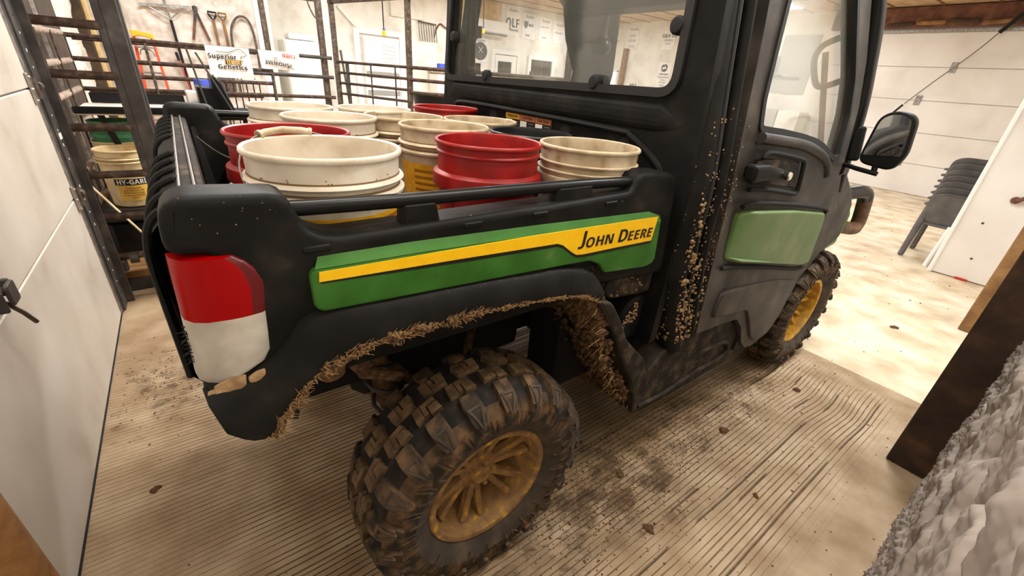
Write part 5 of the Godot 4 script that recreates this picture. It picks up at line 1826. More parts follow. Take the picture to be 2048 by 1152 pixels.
func build_pails() -> void:
	var g := "pails standing in the vehicle's bed"
	var fl := 0.910
	var near := pail("pail", "largest-looking near white pail at the corner of the bed, wire bail and grip thrown back", Vector3(0.217, fl + 0.008, -0.928), M.pail_white, 0, g, 0.32, "back")
	band(near, "label", 0.02, 0.262, 0.5, 3.2, M.label_yellow)
	for k in 4: band(near, "label_print", 0.245 - k * 0.016, 0.252 - k * 0.016, 0.7, 1.5, M.label_dark, 0.0013)
	var far_white := pail("pail", "white pail right behind the near white pail and the red one, dirty at its rings", Vector3(0.398, fl, -1.575), M.pail_white, 0, g, 1.4, "down")
	pail("pail", "cream white pail in the far rear corner of the bed, beside the tailgate post", Vector3(0.342, fl + 0.003, -1.90), M.pail_white, 0, g, 2.2)
	pail("pail", "white pail farthest back in the middle row, only its thin rim and wall showing", Vector3(0.669, fl, -1.905), M.pail_white, 0, g, 0.9)
	pail("pail", "dirty cream pail in the bed's middle, between the yellow-labelled pail and the far row", Vector3(0.688, fl - 0.002, -1.640), M.pail_dirty, 0, g, 0.1)
	var lab := pail("pail", "dirty white pail with a wide yellow printed label, in the middle of the bed", Vector3(0.700, fl, -1.336), M.pail_dirty, 0, g, 0.0)
	band(lab, "label", 0.03, 0.262, 0.3, 3.6, M.label_yellow)
	for k in 9: band(lab, "label_print", 0.236 - k * 0.02, 0.245 - k * 0.02, 2.15, 2.8, M.label_dark, 0.0013)
	for k in 9: band(lab, "label_print", 0.236 - k * 0.02, 0.245 - k * 0.02, 1.35, 2.08, M.label_dark, 0.0013)
	pail("pail", "pale dirty pail near the cab wall, under the warning stickers", Vector3(0.981, fl - 0.006, -1.560), M.pail_dirty, 2, g, 0.6)
	var wr := pail("pail", "dirty white many-ringed pail in the front corner of the bed, beside the muddy pillar", Vector3(0.965, fl - 0.004, -0.918), M.pail_dirty, 2, g, 0.4, "down")
	for k in 3:
		var b := MB.new()
		var a := 1.35 + k * 0.03
		box(b, Vector3(cos(a) * 0.1442, 0.35, sin(a) * 0.1442), Vector3(0.002, 0.016, 0.001), 0.0, Basis(Vector3.UP, -a))
		put("stain", mesh_of(b), M.grime, wr)
	var red := pail("pail", "scuffed red pail with broad collar near the side rail, hanging wire bail", Vector3(0.679, fl - 0.004, -1.030), M.pail_red, 1, g, 0.15, "down")
	band(red, "round_emblem", 0.10, 0.175, 1.35, 1.92, M.ink)
	band(red, "round_emblem", 0.108, 0.167, 1.41, 1.86, M.pail_white, 0.0012)
	pail("pail", "red pail between the tailgate and the near white pail", Vector3(0.215, fl - 0.006, -1.270), M.pail_red, 1, g, 0.7)
	pail("pail", "bright red pail in the far front corner of the bed, against the cab wall", Vector3(0.995, fl + 0.012, -1.885), M.pail_red, 1, g, 0.2)
	pail("pail", "black rubber pail low behind the near red pail, under the stickers", Vector3(1.016, fl - 0.016, -1.262), M.pail_black, 2, g, 0.3)


# ---------------------------------------------------------------- steel gates and pens
func pipe_panel(t: Node3D, a: Vector3, c: Vector3, heights: Array, r: float, m: Material, ends := true) -> void:   # rails from a to c
	for y in heights:
		var b := MB.new()
		tube(b, [Vector3(a.x, y, a.z), Vector3(c.x, y, c.z)], r, 12)
		obj("rail", b, m, t)
	if ends:
		for q in [a, c]:
			var b := MB.new()
			tube(b, [Vector3(q.x, heights[-1] - 0.03, q.z), Vector3(q.x, heights[0] + 0.02, q.z)], r * 1.15, 12)
			obj("upright", b, m, t)


func flat(b: MB, x0: float, x1: float, y0: float, y1: float, z: float, th := 0.01) -> void: box(b, Vector3((x0 + x1) / 2, (y0 + y1) / 2, z), Vector3(x1 - x0, y1 - y0, th), minf(0.003, th * 0.4))


func build_gates() -> void:
	# the gate beside the left garage door: thick rusty rails between the door track and a dark steel post
	var t := thing("stock_gate", "rusty brown pipe gate between the garage door track and the leaning-looking dark steel post", "gate", Vector3(-0.38, 0, -3.3))
	pipe_panel(t, Vector3(-0.545, 0, -3.32), Vector3(-0.24, 0, -3.32), [1.523, 1.288, 1.028, 0.772, 0.528, 0.275], 0.0215, M.gate, false)
	var b := MB.new()
	box(b, Vector3(-0.50, 0.225, -3.30), Vector3(0.06, 0.07, 0.05), 0.008)
	tube(b, [Vector3(-0.45, 0.262, -3.30), Vector3(-0.41, 0.262, -3.30)], 0.03, 12)
	obj("gate_latch", b, M.dark_steel, t)
	b = MB.new()
	box(b, Vector3(-0.236, 1.5, -3.36), Vector3(0.045, 3.0, 0.11), 0.006)
	box(b, Vector3(-0.190, 1.5, -3.325), Vector3(0.075, 3.0, 0.05), 0.006)
	box(b, Vector3(-0.165, 1.5, -3.37), Vector3(0.045, 3.0, 0.06), 0.006)
	tag(obj("steel_post", b, M.dark_steel), "thick dark steel post of joined square tubes, nearest post left of the vehicle's tailgate", "post")
	# kerb timbers under the gate
	b = MB.new()
	box(b, Vector3(-0.15, 0.118, -3.62), Vector3(0.9, 0.055, 0.44), 0.006)
	tag(obj("kerb_board", b, M.wood_mid), "yellow-brown wooden kerb board on the floor under the gate", "board")
	b = MB.new()
	box(b, Vector3(-0.15, 0.045, -3.44), Vector3(0.9, 0.09, 0.07), 0.006)
	tag(obj("kerb_angle", b, M.dark_steel), "dark steel kerb angle on the ribbed floor, below the yellow-brown board", "kerb")
	b = MB.new()
	box(b, Vector3(-0.15, 0.075, -4.12), Vector3(0.9, 0.15, 0.54), 0.01)
	box(b, Vector3(-0.15, 0.045, -3.66), Vector3(0.9, 0.088, 0.35), 0.01)
	tag(obj("low_plinth", b, M.concrete), "low concrete plinth behind the wooden kerb, carrying the black tub", "plinth")
	# dirty pale panel down the left wall
	t = thing("wall_gate", "dusty pale pipe panel running back along the left foam wall, with thin upright rods", "gate", Vector3(-0.62, 0, -4.2))
	pipe_panel(t, Vector3(-0.615, 0, -3.4), Vector3(-0.615, 0, -5.02), [1.495, 1.31, 1.115, 0.90, 0.66, 0.42], 0.0205, M.gate_pale, false)
	for z in [-3.95, -4.45, -4.98]:
		b = MB.new()
		tube(b, [Vector3(-0.595, 0.3, z), Vector3(-0.595, 1.50, z)], 0.006, 8)
		obj("rod", b, M.gate, t)
	# the back panel of the pen
	t = thing("back_gate", "long dark brown pipe panel behind the vehicle, carrying the two white banners", "gate", Vector3(0.5, 0, -5.05))
	pipe_panel(t, Vector3(-0.6, 0, -5.05), Vector3(0.80, 0, -5.05), [1.485, 1.325, 1.215], 0.0165, M.gate, false)
	pipe_panel(t, Vector3(-0.6, 0, -5.05), Vector3(1.36, 0, -5.05), [1.11], 0.0165, M.gate, false)
	pipe_panel(t, Vector3(0.6, 0, -5.05), Vector3(1.36, 0, -5.05), [1.477, 1.30], 0.0165, M.dark_steel, false)
	pipe_panel(t, Vector3(-0.6, 0, -5.35), Vector3(0.72, 0, -5.35), [1.465, 1.31, 1.07], 0.011, M.gate, false)
	for q in [[-0.128, 0.8, 1.475, 0.022], [0.79, 0.3, 1.30, 0.03], [0.36, 0.5, 1.21, 0.014]]:
		b = MB.new()
		bar(b, Vector3(q[0], q[1], -5.05), Vector3(q[0], q[2], -5.05), q[3] * 2, 0.02, 0.004, Vector3.RIGHT)
		obj("upright", b, M.steel, t)
	for x in [0.41, 0.47, 0.53, 0.585, 0.645, 0.70]:
		b = MB.new()
		tube(b, [Vector3(x, 0.5, -5.35), Vector3(x, 1.21, -5.35)], 0.006, 8)
		obj("rod", b, M.gate, t)
	# the tall pen frame of square tube
	t = thing("stock_pen", "tall square-tube pen frame of dark posts and top beams behind the pails", "frame", Vector3(1.4, 0, -5.3))
	for q in [[1.30, -5.12, 0.055], [1.53, -5.5, 0.05], [0.80, -5.12, 0.045]]:
		b = MB.new()
		if q[0] > 0.9: box(b, Vector3(q[0], 1.0, q[1]), Vector3(q[2], 1.99, q[2]), 0.004)
		else: box(b, Vector3(q[0], 1.75, q[1]), Vector3(q[2], 0.55, q[2]), 0.004)
		obj("post", b, M.steel, t)
	b = MB.new()
	bar(b, Vector3(0.5, 1.968 + 0.03, -5.5), Vector3(1.555, 2.02, -5.5), 0.045, 0.045, 0.004)
	obj("top_beam", b, M.steel, t)
	b = MB.new()
	bar(b, Vector3(1.53, 2.02, -5.5), Vector3(1.93, 2.05, -4.62), 0.045, 0.045, 0.004)
	bar(b, Vector3(1.93, 2.05, -4.62), Vector3(2.05, 2.055, -4.42), 0.045, 0.045, 0.004)
	obj("top_beam", b, M.steel, t)
	b = MB.new()
	box(b, Vector3(1.985, 1.03, -4.55), Vector3(0.05, 2.06, 0.05), 0.004)
	obj("post", b, M.steel, t)
	b = MB.new()
	box(b, Vector3(1.428, 1.2, -5.45), Vector3(0.10, 2.4, 0.03), 0.004)
	tag(obj("white_trim_post", b, M.white), "broad plain white upright board between the two dark pen posts", "post")
	# the pen gate turning towards the vehicle
	t = thing("pen_gate", "brown pipe gate of four rails in the pen frame, before the white door", "gate", Vector3(1.75, 0, -4.9))
	pipe_panel(t, Vector3(1.54, 0, -5.47), Vector3(1.985, 0, -4.52), [1.452, 1.345, 1.24, 1.13, 1.0], 0.0135, M.gate, false)
	pipe_panel(t, Vector3(1.985, 0, -4.52), Vector3(2.9, 0, -3.2), [1.452, 1.34, 1.22], 0.0165, M.gate, false)
	for q in [[0.13, 0.014], [0.47, 0.006], [0.80, 0.006]]:
		b = MB.new()
		var p := Vector3(1.54, 0, -5.47).lerp(Vector3(1.985, 0, -4.52), q[0])
		bar(b, p + Vector3(0, 0.6, 0), p + Vector3(0, 1.465, 0), q[1] * 2.2, q[1] * 2.2, 0.002, Vector3.RIGHT)
		obj("rod", b, M.dark_steel if q[1] > 0.01 else M.gate, t)
	# rail seen through the cab glass, with a post and a round latch
	t = thing("far_rail", "pale worn pipe rail seen through the cab's rear window, with a short post", "rail", Vector3(4.4, 0, -6.0))
	b = MB.new()
	tube(b, [Vector3(2.9, 1.43, -6.0), Vector3(5.3, 1.45, -6.3)], 0.032, 12)
	obj("rail", b, M.gate_pale, t)
	b = MB.new()
	box(b, Vector3(4.93, 1.0, -6.27), Vector3(0.06, 1.1, 0.06), 0.006)
	obj("post", b, M.steel, t)
	b = MB.new()
	var rg := []
	for k in 20: rg.append(Vector3(4.93 + cos(TAU * k / 20) * 0.16, 1.17 + sin(TAU * k / 20) * 0.12, -6.2))
	tube(b, rg, 0.02, 8, true)
	obj("latch_ring", b, M.steel, t)
	# banners
	t = thing("banner", "white fabric banner with black lettering and a cattle outline, left of the upside-down one", "banner", Vector3(0.45, 1.24, -5.0))
	var cloth := func(x0: float, x1: float, y0: float, y1: float, ph: float, skew: float) -> ArrayMesh:
		var b1 := MB.new()
		var f := func(u: float, w: float, s: float) -> Vector3: return Vector3(lerpf(x0, x1, u) + (1.0 - w) * skew, lerpf(y0 - 0.03 * u * skew * 10.0, y1, w), -5.02 + s + 0.008 * sin(u * 7.0 + w * 3.0 + ph) * (1.0 - w))
		for i in 16:
			for j in 10:
				for s in [0.0, -0.002]:
					var A: Vector3 = f.call(i / 16.0, j / 10.0, s); var B: Vector3 = f.call((i + 1) / 16.0, j / 10.0, s)
					var C: Vector3 = f.call((i + 1) / 16.0, (j + 1) / 10.0, s); var D: Vector3 = f.call(i / 16.0, (j + 1) / 10.0, s)
					if s == 0.0: b1.quad(A, B, C, D)
					else: b1.quad(D, C, B, A)
		return mesh_of(b1, Vector3.ZERO, 70.0)
	var c1 := put("cloth", cloth.call(0.283, 0.620, 1.247, 1.498, 0.0, 0.006), M.banner, t)
	c1.position = -t.position
	var line := func(s: String, h: float, x: float, y: float, m: Material, serif := false, wide := 1.0) -> void:
		var tx := text_mb(s, h, 0.0015, true, serif)
		tx.bend(func(q: Vector3) -> Vector3: return Vector3(x + q.x * wide, y + q.y, -5.006 + q.z))
		obj("lettering", tx, m, t, 20)
	line.call("Superior", 0.038, 0.402, 1.418, M.ink, false, 1.0)
	line.call("BEEF", 0.036, 0.485, 1.376, M.ink, true, 1.12)
	line.call("BEEF", 0.030, 0.485, 1.376, M.label_yellow, true, 1.12)
	(t.get_child(t.get_child_count() - 1) as Node3D).position.z += 0.0012
	line.call("Genetics", 0.036, 0.468, 1.336, M.ink, false, 1.1)
	b = MB.new()
	tube(b, smooth_path([Vector3(0.36, 1.455, -5.004), Vector3(0.44, 1.452, -5.004), Vector3(0.48, 1.462, -5.004), Vector3(0.52, 1.482, -5.004), Vector3(0.545, 1.486, -5.004), Vector3(0.555, 1.478, -5.004), Vector3(0.585, 1.452, -5.004), Vector3(0.588, 1.438, -5.004), Vector3(0.57, 1.43, -5.004), Vector3(0.55, 1.428, -5.004), Vector3(0.54, 1.405, -5.004)], 4), 0.0022, 5)
	obj("cattle_outline", b, M.ink, t)
	for q in [[0.29, 1.252], [0.615, 1.238]]:
		b = MB.new()
		tube(b, [Vector3(q[0] + 0.01, q[1] + 0.01, -5.006), Vector3(q[0] + 0.01, q[1] + 0.01, -5.002)], 0.006, 8)
		obj("eyelet", b, M.steel, t)
	t = thing("banner", "white fabric banner hung upside down, small black lettering, crooked lower edge", "banner", Vector3(0.88, 1.34, -5.0))
	c1 = put("cloth", cloth.call(0.694, 1.045, 1.345, 1.498, 1.6, 0.012), M.banner, t)
	c1.position = -t.position
	var up := func(s: String, h: float, x: float, y: float, m: Material) -> void:
		var tx := text_mb(s, h, 0.0015, true)
		tx.bend(func(q: Vector3) -> Vector3: return Vector3(x - q.x, y - q.y - (x - q.x - 0.85) * 0.1, -5.003 + q.z))
		obj("lettering", tx, m, t, 20)
	up.call("SHOWME", 0.034, 0.84, 1.392, M.ink)
	up.call("SHOW CATTLE", 0.008, 0.85, 1.420, M.seam)
	up.call("2023", 0.012, 0.83, 1.438, M.ink)
	up.call("CUDD", 0.030, 0.95, 1.474, M.red_paint)
	b = MB.new()
	tube(b, smooth_path([Vector3(0.92, 1.36, -5.003), Vector3(0.945, 1.37, -5.003), Vector3(0.95, 1.385, -5.003), Vector3(0.96, 1.392, -5.003), Vector3(0.965, 1.38, -5.003), Vector3(0.955, 1.37, -5.003), Vector3(0.985, 1.35, -5.003)], 4), 0.0022, 5)
	obj("line_emblem", b, M.ink, t)


func build_left_corner() -> void:
	# timber studs on the left wall
	for q in [[-4.60, 0.50], [-5.42, 0.76], [-8.02, 0.34]]:
		var w := MB.new()
		box(w, Vector3(-0.78, CEIL / 2, q[0]), Vector3(0.16, CEIL, q[1]), 0.006)
		obj("timber_stud", w, M.wood_stud, get_node("wall_left"))
	var b := MB.new()
	box(b, Vector3(-0.68, 1.5, -8.06), Vector3(0.04, 2.9, 0.2), 0.004)
	obj("golden_board", b, M.wood_gold, get_node("wall_left"))
	var t := thing("wire_conduit", "thin grey wires and conduit running down the near timber studs", "wiring", Vector3(-0.72, 0, -5.05))
	for i in 4:
		b = MB.new()
		tube(b, [Vector3(-0.705, 0.5, -4.90 - i * 0.035), Vector3(-0.705, 1.5 if i else 3.0, -4.90 - i * 0.035)], 0.006 if i else 0.022, 8)
		obj("wire", b, M.zinc, t)
	# pails and black tub inside the pen
	b = MB.new()
	box(b, Vector3(-0.30, 0.43, -3.98), Vector3(0.55, 0.035, 0.5), 0.012)
	tag(obj("plastic_shelf", b, M.black_gloss), "dark flat shelf that the cream oil pail stands on, left of the tailgate", "shelf")
	t = thing("black_tub", "big black plastic tub under the cream oil pail, behind the lower gate rails", "tub", Vector3(-0.30, 0.15, -3.9))
	b = MB.new()
	box(b, Vector3(-0.30, 0.275, -3.9), Vector3(0.52, 0.25, 0.46), 0.03)
	obj("body", b, M.black_gloss, t)
	b = MB.new()
	box(b, Vector3(-0.30, 0.40, -3.9), Vector3(0.56, 0.02, 0.5), 0.008)
	obj("rim", b, M.black_gloss, t)
	t = pail("oil_pail", "cream yellow oil pail lettered HY-GARD, behind the rusty gate left of the tailgate", Vector3(-0.385, 0.449, -3.93), M.pail_cream, 0, "", 0.0)
	# its printed label faces the camera
	var a := PI / 2 - 0.02
	var lb := band(t, "label", 0.045, 0.155, a - 0.95, a + 0.55, M.label_yellow_pale, 0.0008)
	band(t, "black_band", 0.150, 0.192, a - 1.0, a + 0.62, M.ink, 0.0012)
	put("lettering", mesh_of(wrap_text("HY-GARD", 0.030, 0.171, a - 0.12, 0.1385), Vector3.ZERO, 20), M.white, t)
	for i in 5:
		var s: String = ["Transmission", "and Hydraulic Oil", "Huile hydraulique", "et de transmission", "18.9 L"][i]
		put("label_print", mesh_of(wrap_text(s, 0.0095, 0.132 - i * 0.0165, a - 0.05, 0.1365), Vector3.ZERO, 20), M.label_dark, t)
	pail("cream_pail", "second cream pail behind the lettered oil pail, with the green pail nested in it", Vector3(-0.42, 0.449, -4.30), M.pail_cream, 0, "", 0.4)
	var gp := pail("green_pail", "green plastic pail nested in the cream pail behind the lettered oil pail", Vector3(-0.42, 0.585, -4.30), M.pail_green, 2)
	gp.scale = Vector3(0.93, 1, 0.93)
	b = MB.new()
	box(b, Vector3(-0.42, 0.224, -4.40), Vector3(0.42, 0.445, 0.46), 0.02)
	tag(obj("feed_box", b, M.wood_mid), "brown wooden box under the two pails that stand behind the lettered oil pail", "box")
	b = MB.new()
	bar(b, Vector3(-0.598, 0.80, -3.5), Vector3(-0.25, 0.13, -3.46), 0.014, 0.014, 0.006)
	tag(obj("white_stick", b, M.pail_cream), "thin white show stick with dark marks leaning across the gate", "stick")
	# black-topped grooming stand
	t = thing("grooming_stand", "black flat-topped stand with folded leg, behind the dark steel post", "stand", Vector3(-0.22, 0, -4.3))
	b = MB.new()
	extr(b, rounded(V2([-0.57, -4.0, 0.06, -4.0, 0.06, -4.55, -0.57, -4.55]), 0.05), 1.018, 1.048, 0.01, Transform3D(Basis(Vector3.RIGHT, Vector3(0, 0, 1), Vector3.UP), Vector3.ZERO))
	obj("top", b, M.white_panel, t)  # pale colour stands in for the reflection on the black top
	b = MB.new()
	box(b, Vector3(-0.24, 1.085, -4.53), Vector3(0.56, 0.07, 0.02), 0.006)
	obj("rim_board", b, M.black_gloss, t)
	b = MB.new()
	box(b, Vector3(-0.255, 1.05, -4.0), Vector3(0.62, 0.045, 0.02), 0.008)
	obj("rim_board", b, M.black_gloss, t)
	for q in [[-0.45, -0.25], [0.0, 0.02]]:
		b = MB.new()
		bar(b, Vector3(q[0], 1.02, -4.1), Vector3(q[1], 0.0, -4.3), 0.03, 0.03, 0.004)
		obj("leg", b, M.black_flat, t)
	# black trough on a trolley with two flat steel bars
	t = thing("feed_trough", "black plastic trough with two dark flat bars leaning up from it, beyond the tailgate", "trough", Vector3(0.27, 0, -4.3))
	b = MB.new()
	extr(b, ccw(V2([0.13, 1.03, 0.36, 1.03, 0.30, 1.24, 0.255, 1.285, 0.235, 1.285, 0.235, 1.19, 0.13, 1.20])), -4.62, -4.28, 0.008)
	obj("shell", b, M.black_gloss, t)
	b = MB.new()
	box(b, Vector3(0.27, 1.01, -4.4), Vector3(0.42, 0.03, 0.5), 0.006)
	tube(b, [Vector3(0.15, 0.98, -4.25), Vector3(0.45, 0.985, -4.25)], 0.018, 10)
	obj("base", b, M.black_flat, t)
	for q in [[0.123, 1.468, 0.178, 1.02], [0.175, 1.435, 0.335, 1.03]]:
		b = MB.new()
		bar(b, Vector3(q[0], q[1], -4.26), Vector3(q[2], q[3], -4.24), 0.034, 0.012, 0.002, Vector3.RIGHT)
		obj("flat_bar", b, M.dark_steel, t)
	for x in [0.12, 0.42]:
		b = MB.new()
		bar(b, Vector3(x, 1.0, -4.4), Vector3(x, 0.0, -4.4), 0.03, 0.03, 0.004, Vector3.RIGHT)
		obj("leg", b, M.black_flat, t)
	t = thing("blue_can", "small blue can standing behind the black trough", "can", Vector3(0.19, 1.14, -4.8))
	b = MB.new()
	lathe(b, [Vector2(0, 1.14), Vector2(0.055, 1.14), Vector2(0.055, 1.222), Vector2(0.05, 1.23), Vector2(0, 1.23)], 20, Transform3D(Basis.IDENTITY, Vector3(0.19, 0, -4.8)))
	obj("body", b, M.blue, t)
	b = MB.new()
	box(b, Vector3(0.19, 0.57, -4.8), Vector3(0.26, 1.14, 0.2), 0.01)
	tag(obj("feed_cabinet", b, M.white), "white narrow cabinet under the small blue can", "cabinet")


func build_tool_wall() -> void:
	var z := -8.26
	# scraper rake
	var t := thing("snow_rake", "wide aluminium roof rake with a black handle on the tool wall", "rake", Vector3(0.14, 1.0, z))
	var b := MB.new()
	bar(b, Vector3(-0.15, 1.942, z), Vector3(0.41, 1.975, z), 0.012, 0.035, 0.003)
	obj("blade", b, M.zinc, t)
	b = MB.new()
	tube(b, [Vector3(-0.06, 1.93, z), Vector3(0.145, 1.81, z)], 0.008, 8)
	tube(b, [Vector3(0.31, 1.95, z), Vector3(0.145, 1.81, z)], 0.008, 8)
	tube(b, [Vector3(0.13, 2.06, z), Vector3(0.15, 1.79, z)], 0.011, 8)
	obj("brace", b, M.zinc, t)
	b = MB.new()
	tube(b, [Vector3(0.148, 1.80, z + 0.01), Vector3(0.19, 0.7, z + 0.05)], 0.017, 10)
	obj("handle", b, M.black_flat, t)
	# bolt cutters
	t = thing("loppers", "long-handled loppers hanging open on the tool wall", "loppers", Vector3(0.45, 1.6, z))
	b = MB.new()
	lathe(b, [Vector2(0, 0.04), Vector2(0.03, 0.025), Vector2(0.03, -0.025), Vector2(0, -0.04)], 10, Transform3D(Basis.IDENTITY, Vector3(0.453, 1.97, z)))
	tube(b, [Vector3(0.452, 1.95, z), Vector3(0.425, 1.83, z)], 0.016, 8)
	tube(b, [Vector3(0.458, 1.95, z), Vector3(0.49, 1.82, z)], 0.016, 8)
	obj("jaw", b, M.dark_steel, t)
	for q in [[0.425, 1.83, 0.358, 1.585], [0.49, 1.82, 0.553, 1.588]]:
		b = MB.new()
		tube(b, [Vector3(q[0], q[1], z), Vector3(q[2], q[3], z)], 0.017, 10)
		obj("handle", b, M.wood_brown, t)
	# two D-handled tools hanging head down
	for s in 2:
		var x: float = [0.645, 0.765][s]
		var dm: Material = M.black_flat if s == 0 else M.wood_mid
		t = thing("shovel" if s == 0 else "fork", "black D-handled shovel hanging on the tool wall" if s == 0 else "wooden D-handled fork hanging right of the black D-handled shovel", "shovel" if s == 0 else "fork", Vector3(x, 1.0, z))
		b = MB.new()
		tube(b, [Vector3(x - 0.05, 1.955, z), Vector3(x + 0.05, 1.952, z), Vector3(x + 0.045, 1.92, z), Vector3(x + 0.012, 1.87, z), Vector3(x - 0.008, 1.87, z), Vector3(x - 0.045, 1.92, z)], 0.012, 8, true)
		obj("d_grip", b, dm, t)
		b = MB.new()
		tube(b, [Vector3(x, 1.875, z), Vector3(x + 0.012, 1.2, z)], 0.018, 10)
		obj("shaft", b, M.wood_mid, t)
		b = MB.new()
		if s == 0: extr(b, rounded(V2([x - 0.1, 1.2, x + 0.12, 1.2, x + 0.12, 0.93, x - 0.1, 0.93]), 0.04), z - 0.01, z + 0.008, 0.003)
		else:
			for j in 4: tube(b, [Vector3(x - 0.07 + j * 0.052, 1.2, z), Vector3(x - 0.07 + j * 0.052, 0.92, z)], 0.007, 6)
			tube(b, [Vector3(x - 0.07, 1.2, z), Vector3(x + 0.09, 1.2, z)], 0.009, 6)
		obj("blade" if s == 0 else "tines", b, M.steel, t)
	# hose hanging in a loop
	b = MB.new()
	tube(b, smooth_path([Vector3(0.83, 1.2, z), Vector3(0.825, 1.53, z), Vector3(0.845, 1.76, z), Vector3(0.91, 1.89, z), Vector3(0.99, 1.945, z), Vector3(1.07, 1.92, z), Vector3(1.12, 1.79, z), Vector3(1.135, 1.54, z), Vector3(1.13, 1.2, z)], 6), 0.0155, 10)
	tag(obj("hose", b, M.steel), "grey hose bent in a tall loop hanging on the tool wall", "hose")
	# folded step ladder
	t = thing("step_ladder", "orange step ladder with a yellow top folded against the tool wall", "ladder", Vector3(-0.2, 0, -7.9))
	b = MB.new()
	extr(b, rounded(ccw(V2([-0.305, 1.545, -0.31, 1.63, -0.09, 1.60, -0.085, 1.50, -0.115, 1.55, -0.17, 1.562, -0.25, 1.568])), 0.012), -7.98, -7.80, 0.006)
	obj("top_cap", b, M.ladder_yellow, t)
	for x in [[-0.29, -0.37], [-0.11, -0.03]]:
		for d in [0.0, -0.12]:
			b = MB.new()
			bar(b, Vector3(x[0], 1.57, -7.86 + d), Vector3(x[1], 0.02, -7.78 + d * 2.2), 0.05 if d == 0.0 else 0.03, 0.028, 0.004, Vector3.RIGHT)
			obj("side_rail", b, M.orange, t)
	for k in 5:
		b = MB.new()
		var y := 0.28 + k * 0.29
		box(b, Vector3(-0.2, y, -7.80), Vector3(0.30 - k * 0.026, 0.02, 0.07), 0.003)
		obj("step", b, M.zinc, t)
	b = MB.new()
	tube(b, smooth_path([Vector3(-0.27, 1.35, -7.79), Vector3(-0.25, 1.41, -7.79), Vector3(-0.19, 1.42, -7.79), Vector3(-0.14, 1.40, -7.79), Vector3(-0.12, 1.34, -7.79)], 4), 0.009, 8)
	obj("bail_bar", b, M.zinc, t)
	# cattle prod leaning in the corner
	t = thing("stock_prod", "thin red pole with a black grip leaning on the tool wall, right of the ladder", "pole", Vector3(0.12, 0.6, -8.1))
	b = MB.new()
	tube(b, [Vector3(0.115, 1.41, -8.2), Vector3(0.127, 1.31, -8.19)], 0.018, 8)
	obj("grip", b, M.black_flat, t)
	b = MB.new()
	tube(b, [Vector3(0.127, 1.31, -8.19), Vector3(0.295, 0.0, -8.02)], 0.008, 8)
	obj("shaft", b, M.red_paint, t)


func sign_board(called: String, label: String, x0: float, x1: float, y0: float, y1: float, group := "sponsor posters on the barn walls") -> Node3D:
	var t := thing(called, label, "sign", Vector3((x0 + x1) / 2, y0, -10.19), group)
	var b := MB.new()
	flat(b, x0, x1, y0, y1, -10.192, 0.014)
	obj("board", b, M.banner, t)
	return t


func print_on(t: Node, s: String, h: float, x: float, y: float, m: Material, wide := 1.0, serif := false) -> void:
	var b := text_mb(s, h, 0.003, true, serif)
	b.bend(func(q: Vector3) -> Vector3: return Vector3(x + q.x * wide, y + q.y, -10.182 + q.z))
	obj("lettering", b, m, t, 20)


